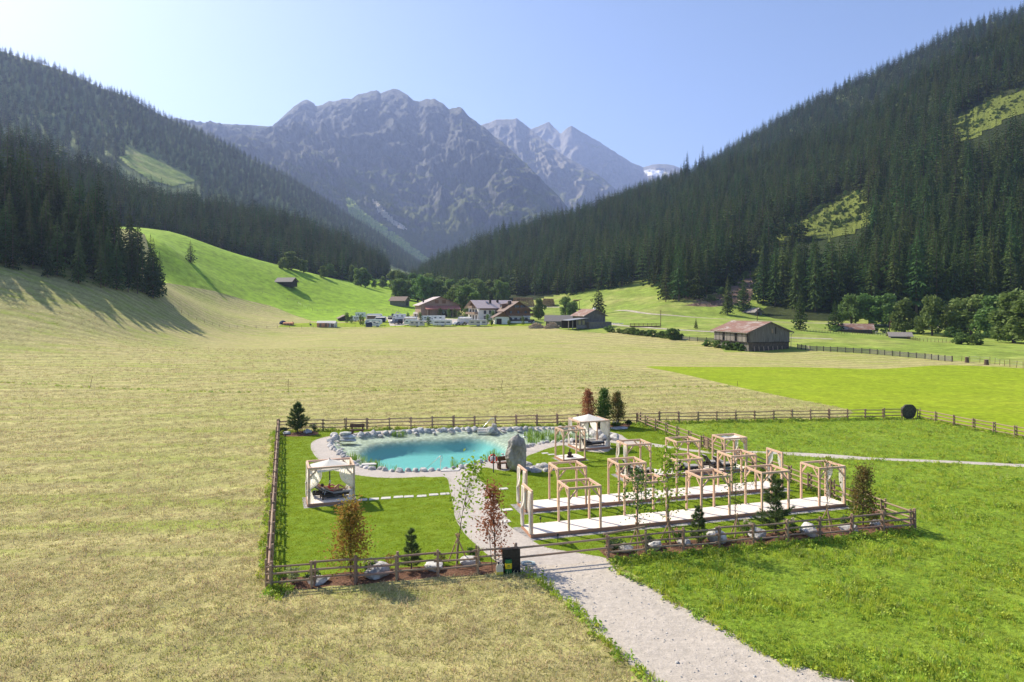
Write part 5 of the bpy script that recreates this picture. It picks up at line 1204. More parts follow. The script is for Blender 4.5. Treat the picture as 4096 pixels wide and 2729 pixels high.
for k, w in enumerate((.12,.17)): MB().box((0,-.083,.41-.07*k),(w,.012,.028)).build('print_line', mg, t)
p = g(1998,2297); t = thing('canister', 'pale yellow plastic canister standing before the fence at the gateway', 'canister', tuple(p), R(10))
mp_ = mat('pale_plastic', (.78,.74,.60), .4, translucent=.25); 
MB().yprism([(-.16,0),(.16,0),(.165,.30),(.12,.42),(.0,.50),(-.10,.50),(-.165,.36)],-.11,.11).build('body', mp_, t); MB().box((0,0,.075),(.326,.226,.145)).build('liquid', mat('yellow_liquid', (.80,.68,.10), .3), t)
MB().tube([(-.05,0,.49),(-.05,0,.57)],.045,10).build('cap', M_BLACK, t); MB().tube([(.15,0,.33),(.20,0,.42),(.12,0,.52),(.0,0,.55)],.025,6).build('handle', mp_, t)
p = g(1970,2290); t = thing('tool_pole', 'long dark tool pole leaning on the fence near the rust-red tree', 'pole', tuple(p)); MB().tube([(0,-.05,0),(-.16,.25,1.75)],.018,6).build('shaft', M_OLDWOOD, t)
p = g(2112,2257); t = thing('hose_coil', 'pale coiled hose lying on the gravel right of the black panel', 'hose', tuple(p)); mb = MB()
pts = [(math.cos(k*.42)*(.30+.06*math.sin(k*.9)), math.sin(k*.42)*(.20+.05*math.cos(k*.7)), .03+.012*(k/8 % 5)) for k in range(110)]; mb.tube(pts, .017, 6).build('hose', mat('pale_hose', (.42,.52,.54), .4), t, True)
for i, (qx,qy) in enumerate(((2162,2102),(2231,2171))):
    t = thing('garden_light', ['short black garden light stake between the front and middle deck','short black garden light stake on the lawn before the front deck'][i], 'garden light', tuple(g(qx,qy))); MB().tube([(0,0,-.05),(0,0,.36)],.016,6).build('stake', M_BLACK, t); MB().tube([(0,0,.36),(0,0,.46)],[.05,.06],8).build('lamp_head', M_BLACK, t); MB().tube([(0,0,.46),(0,0,.5)],[.075,.02],8).build('lamp_cap', M_BLACK, t)
# marker sticks in the mown field
for lab, q, ln, h in (('leaning stick marker in the mown field at the left',(358,1562),.45,2.0),('upright stick marker in the mown field behind the left corner of the garden',(1153,1567),0,1.85),('short stick marker at the edge of the bright meadow',(2950,1546),0,.8),('leaning stick marker in the field behind the pond',(2003,1557),.3,1.4)):
    p = g(*q); t = thing('stick_marker', lab, 'stick', (p.x,p.y,T(p.x,p.y))); MB().tube([(0,0,-.1),(ln,0,h)],.03,6).build('stick', M_OLDWOOD, t)
# ------------------------------------------------------------------ people
M_SKIN = mat('tanned_skin', (.52,.30,.20), .6, c2=(.46,.25,.165), scale=6); M_HAIRD = mat('brown_hair', (.05,.03,.02), .7)
def person(label, loc, rz, joints, rad, edges, hands, hair, clothes, skin=None, z=0.0, parent_rot=None):
    """joints: name -> local point; one skinned surface from pelvis to fingertips"""
    t = thing('person', label, 'person', tuple(loc), rz)
    names = list(joints); idx = {n: i for i, n in enumerate(names)}; vs = [joints[n] for n in names]; es = [(idx[a],idx[b]) for a, b in edges]; rd = [rad[n] for n in names]
    for hw, dirn, side in hands:                                       # palm and five fingers per hand
        p = Vector(joints[hw]); d = Vector(dirn).normalized(); s = Vector(side).normalized(); up = d.cross(s)
        k = len(vs); vs.append(tuple(p+d*.08)); rd.append(.030); es.append((idx[hw],k))
        for f, (o_, l_) in enumerate(((-.033,.062),(-.011,.075),(.011,.078),(.033,.066))):
            a = len(vs); vs += [tuple(p+d*.09+s*o_*.8), tuple(p+d*(.11+l_*.4)+s*o_), tuple(p+d*(.11+l_*.9)+s*o_-up*.018)]; rd += [.0095,.0088,.0075]; es += [(a,a+1),(a+1,a+2)]
        a = len(vs); vs += [tuple(p+d*.035+s*.02), tuple(p+d*.06+s*.05), tuple(p+d*.095+s*.06)]; rd += [.011,.010,.008]; es += [(a,a+1),(a+1,a+2)]
    me = bpy.data.meshes.new('body'); me.from_pydata(vs, es, []); me.materials.append(skin or M_SKIN)
    o = link('body', me, t); o.modifiers.new('skin','SKIN').use_smooth_shade = True
    sv = me.skin_vertices[0].data if me.skin_vertices else None
    if sv is None:
        bpy.context.view_layer.objects.active = o; o.select_set(True); bpy.ops.object.skin_root_mark if False else None
    if sv:
        roots = {0}
        n0 = len(names)+len(hands)
        seen = set(); adj = {}
        for a, b in es: adj.setdefault(a,[]).append(b); adj.setdefault(b,[]).append(a)
        for i in range(len(vs)):
            if i not in seen:
                st = [i]; 
                while st:
                    q = st.pop()
                    if q in seen: continue
                    seen.add(q); st += adj.get(q,[])
                roots.add(i)
        for i, s_ in enumerate(sv): s_.radius = (rd[i],rd[i]); s_.use_root = i in roots
    o.modifiers.new('sub','SUBSURF').levels = 1; o.modifiers['sub'].render_levels = 1
    hp = Vector(joints['head']); bm = bmesh.new(); bmesh.ops.create_uvsphere(bm, u_segments=14, v_segments=9, radius=1); hd = Vector(hair[0]).normalized()
    mb = MB(); vv = [hp+Vector((v.co.x*.105,v.co.y*.105,v.co.z*.12))+hd*.025 for v in bm.verts]; bm.verts.index_update(); mb.add(vv, [[v.index for v in f.verts] for f in bm.faces]); bm.free(); mb.build('hair', hair[1], t, True)
    fd = -hd; n_ = MB(); n_.tube([hp+fd*.085,hp+fd*.125],[.02,.012],6).build('nose', skin or M_SKIN, t)
    for nm, pts, r_s, m_ in clothes: MB().tube([Vector(p) for p in pts], r_s, 12, True).build(nm, m_, t, True)
    return t
RAD = dict(pelvis=.135, waist=.115, chest=.135, neck=.055, head0=.075, head=.095, sl=.062, el=.043, wl=.03, sr=.062, er=.043, wr=.03, hl=.09, kl=.062, al=.04, fl=.03, hr=.09, kr=.062, ar=.04, fr=.03)
EDG = [('pelvis','waist'),('waist','chest'),('chest','neck'),('neck','head0'),('head0','head'),('chest','sl'),('sl','el'),('el','wl'),('chest','sr'),('sr','er'),('er','wr'),('pelvis','hl'),('hl','kl'),('kl','al'),('al','fl'),('pelvis','hr'),('hr','kr'),('kr','ar'),('ar','fr')]
def lying(back, raise_knee, arm):
    a = R(back); hb = .72; c, s = math.cos(a), math.sin(a); z0 = .53
    def B(d, y, up=0.0): return (hb-d*c+up*s, y, z0+d*s+up*c)
    J = dict(pelvis=(hb+.06,0,z0+.01), waist=B(.16,0), chest=B(.36,0,.02), neck=B(.55,0,.03), head0=B(.62,0,.06), head=B(.70,0,.09), sl=B(.46,.18,.02), sr=B(.46,-.18,.02),
             hl=(hb+.12,.10,z0), hr=(hb+.12,-.10,z0), kl=(hb+.52,.13,z0+raise_knee), kr=(hb+.54,-.12,z0+.02), al=(hb+.92,.12,z0-.02), ar=(hb+.95,-.13,z0-.02), fl=(hb+.99,.13,z0+.14), fr=(hb+1.02,-.15,z0+.14))
    if arm == 'head': J.update(el=B(.74,.36,.12), wl=B(.80,.10,.04), er=B(.30,-.30,.05), wr=(hb+.12,-.27,z0+.05))
    else: J.update(el=B(.22,.28,.10), wl=B(.30,.10,.30), er=B(.20,-.30,.02), wr=(hb+.1,-.22,z0+.12))
    return J
mo = mat('orange_swimwear', (.75,.22,.06), .7); mr = mat('red_swimwear', (.55,.05,.05), .7)
J = lying(34, .22, 'head')
person('sunbather with an arm behind the head on the rear lounger of the left pergola', LA1.location, LA1.rotation_euler.z, J, RAD, EDG, [('wl',(-.3,-1,-.1),(0,0,1)),('wr',(1,0,-.1),(0,1,0))], ((-.6,0,.4),M_HAIRD), [('shorts', [(.60,0,.545),(.80,0,.545),(1.0,0,.57)], [.15,.165,.14], mo)])
J = lying(24, .26, 'book')
person('sunbather holding up a book on the front lounger of the left pergola', LA2.location, LA2.rotation_euler.z, J, RAD, EDG, [('wl',(.2,-.2,1),(0,1,0)),('wr',(.6,.3,.5),(0,1,0))], ((-.6,0,.4),M_HAIRD), [('swimsuit', [(.42,0,.70),(.62,0,.58),(.86,0,.55)], [.135,.135,.15], mr)])
p = Vector(J['wl']); bk = MB(); bk.box((p.x+.05,p.y-.04,p.z+.14),(.14,.02,.21),.3,.2).build('x', mat('book_cover', (.75,.72,.6), .6)); b = bpy.data.objects['x']; b.name = 'book'; b.data.name = 'book'
b.location = LA2.location; b.rotation_euler = (0,0,LA2.rotation_euler.z); tag(b, 'open pale book held up by the sunbather on the front lounger', 'book')
def standing(label, loc, rz, shirt, pants, pose=0):
    J = dict(pelvis=(0,0,.95), waist=(0,0,1.1), chest=(0,0,1.32), neck=(0,0,1.5), head0=(0,.02,1.57), head=(0,.03,1.65), sl=(-.19,0,1.42), sr=(.19,0,1.42), el=(-.27,-.03,1.15), wl=(-.26,.08,.92), er=(.27,-.03,1.15), wr=(.26,.1,.93), hl=(-.10,0,.9), hr=(.10,0,.9), kl=(-.12,.03,.5), kr=(.13,.03,.5), al=(-.12,-.02,.09), ar=(.14,-.02,.09), fl=(-.13,.13,.04), fr=(.15,.13,.04))
    if pose == 1: J.update(el=(-.24,.18,1.2), wl=(-.1,.33,1.22), er=(.24,.18,1.2), wr=(.1,.33,1.22))
    return person(label, loc, rz, J, RAD, EDG, [('wl',(0,.1,-1),(1,0,0)),('wr',(0,.1,-1),(-1,0,0))], ((0,-.7,.5),M_HAIRD),
        [('shirt', [(0,0,.98),(0,0,1.15),(0,0,1.36),(0,0,1.46)], [.16,.145,.19,.11], shirt), ('trousers', [(-.12,0,.25),(-.11,.02,.5),(-.08,0,.88),(0,0,1.0)], [.07,.08,.105,.15], pants), ('trouser_leg', [(.13,0,.25),(.12,.02,.5),(.08,0,.88)], [.07,.08,.105], pants)])
# ------------------------------------------------------------------ farm and camp materials
M_BOARD = mat('grey_barn_boards', (0.20,0.185,0.165), 0.9, c2=(0.11,0.10,0.09), scale=1.6, stretch=(5,5,0.3), bump=0.02, rand=0.08)
M_BOARDB = mat('brown_boards', (0.24,0.135,0.075), 0.85, c2=(0.15,0.085,0.05), scale=1.6, stretch=(5,5,0.3), rand=0.06)
M_BOARDL = mat('weathered_tan_boards', (0.36,0.27,0.20), 0.85, c2=(0.25,0.18,0.13), scale=1.5, stretch=(5,5,0.3), rand=0.06)
M_BOARDD = mat('blackened_timber', (0.055,0.045,0.038), 0.9, c2=(0.035,0.03,0.026), scale=2, stretch=(0.4,0.4,5))
M_PLASTER = mat('white_plaster', (0.78,0.76,0.72), 0.9, c2=(0.72,0.70,0.66), scale=0.5)
M_RUST = mat('rusty_sheet_roof', (0.23,0.13,0.09), 0.65, c2=(0.40,0.365,0.33), scale=0.55, stretch=(1.2,0.5,1), lo=.46, hi=.66, c3=(0.22,0.11,0.08), scale3=2.0)
M_RED = mat('buoy_red', (.72,.075,.03))
M_REDROOF = mat('red_sheet_roof', (0.44,0.165,0.12), 0.5, c2=(0.50,0.22,0.17), scale=0.6)
M_PINKROOF = mat('pale_mauve_roof', (0.52,0.43,0.42), 0.5, c2=(0.46,0.38,0.36), scale=0.8)
M_BRNROOF = mat('brown_tile_roof', (0.19,0.125,0.10), 0.7, c2=(0.14,0.095,0.08), scale=1.5, rand=.05)
M_SHING = mat('grey_shingles', (0.30,0.27,0.245), 0.85, c2=(0.20,0.18,0.165), scale=2.5, stretch=(1,3,3), bump=.02)
M_GLASS = mat('window_glass', (0.06,0.09,0.13), 0.08, spec=0.7)
M_CWHITE = mat('caravan_white', (0.80,0.80,0.79), 0.35, c2=(.74,.74,.73), scale=.8); M_CCREAM = mat('caravan_cream', (0.52,0.50,0.43), 0.45); M_CGREY = mat('caravan_grey', (.30,.31,.33), .4)
M_TYRE = mat('tyre', (.02,.02,.02), .9); M_VANBLK = mat('black_paint', (.02,.022,.025), .25, coat=.6); M_CARS = mat('silver_paint', (.45,.47,.50), .3, metal=.4); M_CARD = mat('dark_blue_paint', (.03,.04,.07), .25, coat=.5)
M_CANVO = mat('orange_canvas', (.55,.26,.14), .9); M_CANVB = mat('navy_canvas', (.03,.045,.10), .9); M_CANVW = mat('white_canvas_awning', (.80,.77,.72), .9, translucent=.25); M_CANVBR = mat('brown_canvas', (.20,.14,.10), .9); M_YEL = mat('machine_grey', (.45,.43,.38), .5)
M_LOGEND = mat('cut_log_ends', (.52,.32,.19), .85, c2=(.22,.12,.07), scale=1.1); M_LOGPALE = mat('split_firewood', (.52,.42,.31), .9, c2=(.36,.28,.2), scale=3)

def window(parent, x, y, z, w, h, face='-y', frame=None, pane=None):
    f = MB(); p = MB(); t = .09
    s = {'-y':(0,-1),'+y':(0,1),'-x':(-1,0),'+x':(1,0)}[face]
    if s[0] == 0: f.box((x,y+s[1]*.02,z),(w+.24,t,h+.24)); p.box((x,y+s[1]*.05,z),(w,t,h))
    else: f.box((x+s[0]*.02,y,z),(t,w+.24,h+.24)); p.box((x+s[0]*.05,y,z),(t,w,h))
    o = f.build('window', frame or M_PLASTER, parent); p.build('pane', pane or M_GLASS, o); return o
def gabled(name, label, loc, rz, W, L, eave, ridge, wall, roof, over=0.7, gable=None, thick=0.16, cat='building', base=0.0, rside=None, z0=-0.6):
    """ridge along local y; gable front faces local -y; origin at the middle of the front wall"""
    t = thing(name, label, cat, tuple(loc), rz)
    k = (ridge-eave)/(W/2)
    MB().box((0,L/2,(eave+z0)/2+base/2),(W,L,eave-z0-base)).build('wall', wall, t)
    for y0, y1 in ((0.0,.14),(L-.14,L)): MB().yprism([(-W/2,eave),(W/2,eave),(0,ridge-.02)],y0,y1).build('gable', gable or wall, t)
    for s in (-1,1):
        e = W/2+over; ze = eave-over*k
        MB().yprism([(0,ridge),(0,ridge+thick),(s*e,ze+thick),(s*e,ze)] if s > 0 else [(0,ridge+thick),(0,ridge),(s*e,ze),(s*e,ze+thick)],-over,L+over).build('roof', (rside or {}).get(s, roof), t)
    for y in (-over+.05,L+over-.05):
        for s in (-1,1): MB().beam((0,y,ridge-.02),(s*(W/2+over),y,eave-over*k-.02),.1,.24).build('bargeboard', M_BOARDB if wall is not M_BOARD else M_BOARD, t)
    return t
def boards(parent, m, W, z0, z1, y, n, seed=1, x0=None):
    r = random.Random(seed); w = W/n; x0 = -W/2 if x0 is None else x0
    for i in range(n):
        a = r.uniform(-.05,.12); MB().box((x0+w*(i+.5),y-.02-.025*r.random(),(z0+z1)/2+a/2),(w*.93,.035,z1-z0-a)).build('plank', m, parent)

# --- the big red-skirted barn
p = atd(1700, 345); t = gabled('farm_barn', 'big tan wooden barn with a red sheet lean-to roof behind the caravans', (p.x+7.5,p.y+1,p.z), R(16), 19.5, 21, 6.4, 10.4, M_BOARDL, M_BRNROOF, 1.2, rside={-1: M_PINKROOF})
MB().xprism([(-4.6,4.1),(-4.6,4.26),(-.05,5.9),(-.05,5.74)],-7.9,9.8).build('lean_to_roof', M_REDROOF, t); MB().box((1.2,-2.0,2.0),(16,.2,4.4)).build('lean_to_wall', M_BOARDL, t); MB().box((-6.9,-2.2,2.0),(.2,4.2,4.6)).build('lean_to_wall', M_BOARDL, t)
MB().box((3.1,-2.2,2.2),(5.2,.2,3.6)).build('painted_door', mat('mural_door', (.17,.22,.22), .8, c2=(.05,.045,.04), scale=.35, lo=.5, hi=.55), t)
for x in (-6,9): MB().box((x,-4.3,2.0),(.22,.22,4.2)).build('post', M_BOARDB, t)
for x, y in ((-7.6,6),(6.5,8)): MB().box((x,y,8.6),(.7,.7,2.0)).build('chimney', M_BOARDD, t)
for x in (-1.7,2.0): MB().box((x,-.03,7.9),(1.9,.12,1.7)).build('shutter', M_BOARDB, t)
boards(t, M_BOARDL, 19.4, 5.9, 6.3, 0, 22, 5)
# --- farmhouse: white wing and brown wing
p = atd(1905, 328); t = gabled('farmhouse_wing', 'white plastered farmhouse wing with pale mauve roof and balconies', (p.x-1.4,p.y,p.z), R(-62), 11.5, 19, 6.2, 9.2, M_PLASTER, M_PINKROOF, 1.6, M_BOARDB)
# local -y is the left gable; +x.. side faces the camera
MB().box((-5.85,9.5,5.5),(.16,17.5,1.5)).build('timber_band', M_BOARDB, t); MB().box((5.85,9.5,5.5),(.16,17.5,1.5)).build('timber_band', M_BOARDB, t)
for sx, f in ((-5.75,'-x'),(5.75,'+x')):
    for y in (3.4,6.2,9.5,13): window(t, sx, y, 3.6, 1.0, 1.5, f, M_BOARDB)
    for y in (3.4,9.5,13): window(t, sx, y, 1.0, 1.0, 1.4, f, M_BOARDB)
for x in (-3.2,0,3.2):
    window(t, x, 0, 1.1, 1.1, 1.8, '-y', M_BOARDB); window(t, x, 0, 3.9, 1.1, 1.8, '-y', M_BOARDB)
for z, w in ((2.7,10.5),(5.6,4.5)):
    MB().box((0,-.9,z),(w,1.8,.15)).build('balcony_floor', M_BOARDL, t); MB().box((0,-1.75,z+.55),(w,.08,.9)).build('balcony_rail', M_BOARDL, t)
    for x in (-w/2,w/2): MB().box((x,-.9,z+.55),(.08,1.7,.9)).build('balcony_side', M_BOARDL, t)
for x, y in ((3.0,7.5),(1.8,12.0)): MB().box((x,y,8.6),(.9,.9,1.7)).build('chimney', M_BOARDD, t)
MB().box((-2.6,6,8.35),(1.4,1.1,.1),0,0,R(-27)).build('skylight', M_GLASS, t); MB().box((2.6,6,8.35),(1.4,1.1,.1),0,0,R(27)).build('skylight', M_GLASS, t)
p = atd(2073, 313); t = gabled('farmhouse_wing', 'brown timber farmhouse wing with wide gable and long balcony', (p.x,p.y,p.z), R(14), 11.2, 17, 6.0, 9.6, M_PLASTER, M_BRNROOF, 1.7, M_BOARDB)
MB().box((0,-.09,4.6),(11.24,.2,2.9)).build('timber_front', M_BOARDB, t); MB().box((-5.68,8,4.6),(.2,16,2.8)).build('timber_side', M_BOARDB, t)
for x in (-1.3,-.2,1.6,2.7): window(t, x, -.02, 7.3, .8, 1.1, '-y', M_BOARDD)
for x in (-3.5,0,3.5): window(t, x, -.19, 4.7, .9, 1.1, '-y', M_BOARDD)
for x in (-3.6,-1.2,1.4,3.8): window(t, x, 0, 1.2, 1.1, 1.7, '-y', M_BOARDD)
MB().box((.4,-.9,3.2),(12.6,1.7,.15)).build('balcony_floor', M_BOARDB, t); MB().box((.4,-1.7,3.75),(12.6,.08,.95)).build('balcony_rail', M_BOARDB, t); MB().box((0,-1.1,6.05),(9.6,1.2,.12)).build('balcony_floor', M_BOARDB, t); MB().box((0,-1.65,6.5),(9.6,.08,.75)).build('balcony_rail', M_BOARDB, t)
MB().box((1,-2.3,.3),(11,4,.9)).build('terrace', M_PLASTER, t); MB().box((1,-4.2,1.15),(11,.08,.8)).build('terrace_rail', M_BOARDD, t); MB().box((3.6,-2.2,2.9),(3.6,1.8,.08),0,R(12)).build('sun_awning', M_CANVW, t)
for x, y, s in ((-2.4,6,1.0),(-2.0,9.2,1.2)): MB().box((x,y,9.0),(s,s,1.9)).build('chimney', M_BOARDD, t)
MB().box((-4.2,10,7.6),(3.2,4.5,1.8)).build('dormer', M_BOARDB, t); MB().box((-4.2,10,8.6),(4.2,5.3,.16),0,0,R(-9)).build('dormer_roof', M_BRNROOF, t)
for y in (8.5,10,11.5): window(t, -5.8, y, 7.5, .8, .9, '-x', M_PLASTER)
p = atd(2008, 305); t = gabled('garage', 'white garage with brown gable and two wide doors before the farmhouse', (p.x,p.y,p.z), R(10), 6.4, 8, 3.3, 5.1, M_PLASTER, M_BRNROOF, .9, M_BOARDB)
MB().box((-1.35,-.05,1.2),(2.3,.12,2.6)).build('door', M_BOARDD, t); MB().box((1.4,-.05,1.2),(2.3,.12,2.6)).build('door', M_CWHITE, t); MB().box((-.8,-.01,.9),(8.2,.18,.25)).build('sill_band', M_PLASTER, t)  # left dark panel stands in for the shaded inside of an open doorway
# --- sheds and barns
p = atd(2236, 286); t = gabled('shingled_shed', 'grey board shed with a pale shingle roof behind the firewood', (p.x+5.4,p.y+.5,p.z), R(86), 5.4, 10.8, 2.7, 4.7, M_BOARD, M_SHING, .7)
p = atd(2382, 263); t = gabled('field_barn', 'grey wooden barn with a rust and white roof at the field edge', (p.x,p.y+1,p.z), R(20), 8.8, 11, 4.9, 7.1, M_BOARD, M_RUST, .9)
boards(t, M_BOARD, 8.7, 2.3, 4.95, 0, 17, 3)
MB().box((.6,-1.6,.95),(9.6,3.2,2.5)).build('lean_to', M_BOARD, t); MB().box((.6,-1.65,2.28),(10,3.5,.12)).build('lean_to_roof', M_SHING, t)
MB().box((-8.2,1.2,3.4),(8.4,7.4,.14),0,0,R(-6)).build('side_roof', M_CGREY, t); MB().box((-6.1,-1.0,1.55),(4.2,.16,3.4)).build('side_wall', M_BOARD, t); MB().box((-6.1,-1.1,.5),(4.3,.12,1.3)).build('plank_skirt', M_SHING, t)
for x in (-12,-10.3,-8.6): MB().box((x,-1.6,1.4),(.26,.26,3.4)).build('post', M_SHING, t)
for x in (-5.5,-7.2): MB().box((x,-1.12,2.1),(.9,.1,1.6)).build('hatch', mat('yellowish_hatch', (.36,.31,.16), .8), t)
MB().box((-8.4,4.6,1.5),(7.6,.16,3.3)).build('back_wall', M_BOARDD, t); MB().box((1.2,3,7.3),(.9,.9,.9)).build('chimney', M_CWHITE, t)
c_ = Vector((66.5,190.0)); a = R(16); t = gabled('rusty_barn', 'big weathered grey barn with a rusty sheet roof in the right field', (c_.x+5.0,c_.y,T(c_.x,c_.y)), a, 13, 16.5, 5.5, 8.0, M_BOARD, M_RUST, 1.0, base=0.0)
boards(t, M_BOARD, 12.95, 2.5, 5.5, -.35, 26, 8)
for i in range(18):
    z1 = 5.5+(8.0-5.5)*(1-abs((i+.5)/18-.5)*2); w = 12.9/18
    MB().box((-6.45+w*(i+.5),-.37-.02*(i%3),(5.45+z1)/2-.1),(w*.93,.035,z1-5.4)).build('plank', M_BOARD, t)
r_ = random.Random(31)
for i in range(26):
    y = .3+16*(i+.5)/26
    if i in (7,8,17,18): continue
    MB().box((-6.9-.03*r_.random(),y,4.0+.1*r_.random()),(.04,.57,3.0-.15*r_.random())).build('plank', M_SHING if i % 3 else M_BOARD, t)
MB().box((0,-.15,2.45),(13.4,.5,.2)).build('floor_beam', M_BOARDD, t); MB().box((-6.7,8,2.45),(.5,16.4,.2)).build('floor_beam', M_BOARDD, t)
MB().box((0,0.0,.8),(13.05,.12,3.2)).build('stone_base', mat('dark_rubble', (.09,.07,.06), .95, c2=(.14,.11,.09), scale=1.6, bump=.05), t)
MB().box((.8,-.45,5.6),(.5,.06,1.2)).build('hatch', M_BOARDL, t); MB().box((1.9,-.45,5.7),(.32,.06,1.9)).build('gap', M_BOARDD, t)  # the dark strip is solid, coloured as the shade within a board gap
for y in (4.9,11.2): MB().box((-6.85,y,4.3),(.1,1.1,1.3)).build('opening', M_BOARDD, t)  # solid dark panels, their colour standing in for shade inside the wall
MB().tube([(-7.6,-1,5.05),(-7.6,17.4,5.05)],.09,6).build('gutter', M_SHING, t); MB().tube([(7.6,-.9,5.1),(6.9,-.5,4.6),(6.8,-.5,-.2)],.07,6).build('downpipe', M_SHING, t)
for k in range(7): MB().box((-5+k*1.5,-.5,.55),(.3,.05,1.6),0,R(-12)).build('leaning_plank', M_BOARDL, t)
for qx, D, W_, L_, e_, r2, rz, lab, wl, rf, base in ((1143,400,6,10.5,2.6,4.7,R(76),'dark log hay hut with a grey roof on the bright left pasture',M_BOARDD,M_SHING,0),(1597,420,6.5,10,3.4,5.6,R(72),'dark wooden hay barn with a brown roof below the left pasture',M_BOARD,M_BRNROOF,0),
    (1382,334,5.5,7.5,1.5,2.8,R(22),'low dark field hut with a brown roof left of the caravans',M_BOARDD,M_BRNROOF,0),(3034,337,5,6.5,1.9,3.6,R(28),'small grey hut with a shingle roof above the valley road',M_BOARD,M_SHING,0),
    (3432,263,6,11,1.6,3.3,R(70),'low dark shed with a reddish roof under the right trees',M_BOARDD,M_RUST,0),(3605,236,4,6,1.0,2.0,R(70),'tiny grey-roofed hut by the kitchen garden at the right',M_BOARD,M_SHING,0)):
    p = atd(qx, D); off = L_/2 if abs(rz) > R(45) else 0
    t = gabled('hay_hut', lab, (p.x+math.sin(rz)*off,p.y-0,p.z), rz, W_, L_, e_, r2, wl, rf, .8, cat='hut'); MB().box((0,-.06,e_*.45),(W_*.3,.1,e_*.8)).build('door', M_BOARDD, t)
p = gp(1688,795,800,2500) if False else None
# --- log piles
def log_pile(label, qx0, qx1, qyb, D, h, seed):
    r = random.Random(seed); a = atd(qx0, D); b = atd(qx1, D); W = b.x-a.x; t = thing('log_pile', label, 'log pile', tuple(a)); mb = MB(); z = .25
    while z < h:
        rad = .27; x = .2+z*.25
        while x < W-z*.25:
            rr = r.uniform(.17,.33); y0 = r.uniform(-.7,.5); mb.tube([(x,y0,z+r.uniform(-.07,.07)),(x+r.uniform(-.1,.1),y0+4.5,z)],rr,7); x += rr*2*r.uniform(.92,1.1)
        z += .44
    o = mb.build('logs', M_LOGEND, t); o['kind'] = 'stuff'; return t
log_pile('long high pile of felled logs behind the farmhouse', 2046, 2140, 1222, 450, 6.2, 1); log_pile('pile of felled logs between the two round trees', 2166, 2222, 1226, 445, 5.2, 2); log_pile('lower log pile right of the round trees', 2290, 2352, 1231, 440, 4.0, 3)
def wood_heap(label, qx, D, w, h, seed):
    r = random.Random(seed); p = atd(qx, D); t = thing('firewood_heap', label, 'firewood', tuple(p)); mb = MB()
    for _ in range(230):
        x = r.uniform(-w/2,w/2); z = r.random()*h*(1-(2*x/w)**2*.75); a = Vector((x,r.uniform(-1.2,1.2),max(.1,z))); d = Vector((r.gauss(0,.5),r.gauss(0,.6),r.gauss(0,.12)))
        mb.tube([a-d*.5,a+d*.5],r.uniform(.08,.15),5)
    mb.add([(-w/2,-1.2,0),(w/2,-1.2,0),(w/2,1.3,0),(-w/2,1.3,0),(0,0,h*.86)],[(0,1,4),(1,2,4),(2,3,4),(3,0,4)]); o = mb.build('split_logs', M_LOGPALE, t); o['kind'] = 'stuff'
wood_heap('pale firewood heap right of the farmhouse garden', 2146, 281, 6.2, 2.3, 4); wood_heap('firewood heap against the shingled shed', 2208, 276, 6.0, 2.6, 5)

# ------------------------------------------------------------------ camper vans, caravans, cars
def wheels(t, xs_, y, r=.33, w=.2):
    for x in xs_:
        for s in (-1,1):
            o = MB().tube([(x,s*(y-w),r),(x,s*y,r)],r,12).build('wheel', M_TYRE, t); MB().tube([(x,s*(y-w*.3),r),(x,s*(y+.01),r)],r*.55,8).build('rim', M_CARS, o)
def caravan(label, qx, qyb, L, rz, body=M_CWHITE, h=2.6, awn=None, seed=1, stripe=None):
    p = gp(qx, qyb, 200, 500); t = thing('caravan', label, 'caravan', tuple(p), rz); r = random.Random(seed); W = 2.3; b = .42
    MB().xprism([], 0, 0) if False else None
    prof = [(-L/2,b),(-L/2+.02,1.35),(-L/2+.45,h-.12),(-L/2+.8,h),(L/2-.5,h),(L/2-.08,h-.25),(L/2,b+.5),(L/2-.1,b)]
    MB().yprism(prof, -W/2, W/2).build('body', body, t); MB().yprism([(-L/2+.7,h),(L/2-.6,h),(L/2-.7,h+.07),(-L/2+.8,h+.07)],-W/2+.12,W/2-.12).build('roof', M_CWHITE, t)
    for s in (-1,1):
        for k, x in enumerate((-L*.3,.02*L,L*.32)):
            MB().box((x,s*(W/2+.005),1.72),(L*.17,.05,.55)).build('window', M_GLASS, t)
        if stripe: MB().box((0,s*(W/2+.004),1.72),(L*.86,.03,.66)).build('stripe', stripe, t)
        MB().box((0,s*(W/2+.004),.62),(L*.92,.03,.10)).build('trim', M_CGREY, t)
    MB().box((L*.16,-W/2-.012,1.3),(.62,.04,1.65)).build('door', M_CWHITE if body is not M_CWHITE else M_CCREAM, t); MB().box((-L/2+.22,0,1.75),(.1,1.7,.6),0,0,R(20)).build('front_window', M_GLASS, t)
    wheels(t, (.15,) if L < 7 else (-.3,.42), W/2-.02); MB().beam((-L/2+.1,0,.45),(-L/2-1.2,0,.42),.1,.1).build('drawbar', M_CGREY, t)
    for x in (-L*.2,L*.2): MB().box((x,0,h+.12),(.55,.55,.11)).build('roof_hatch', M_CCREAM, t)
    if awn:
        MB().box((L*.05,-W/2-1.25,2.25),(L*.8,2.5,.05),0,R(6)).build('awning_roof', M_CANVW, t); MB().box((L*.05,-W/2-2.45,1.1),(L*.78,.04,2.0)).build('awning_wall', awn, t)
        for s in (-1,1): MB().box((L*.05+s*L*.39,-W/2-1.25,1.1),(.04,2.3,2.1)).build('awning_side', awn, t)
    return t
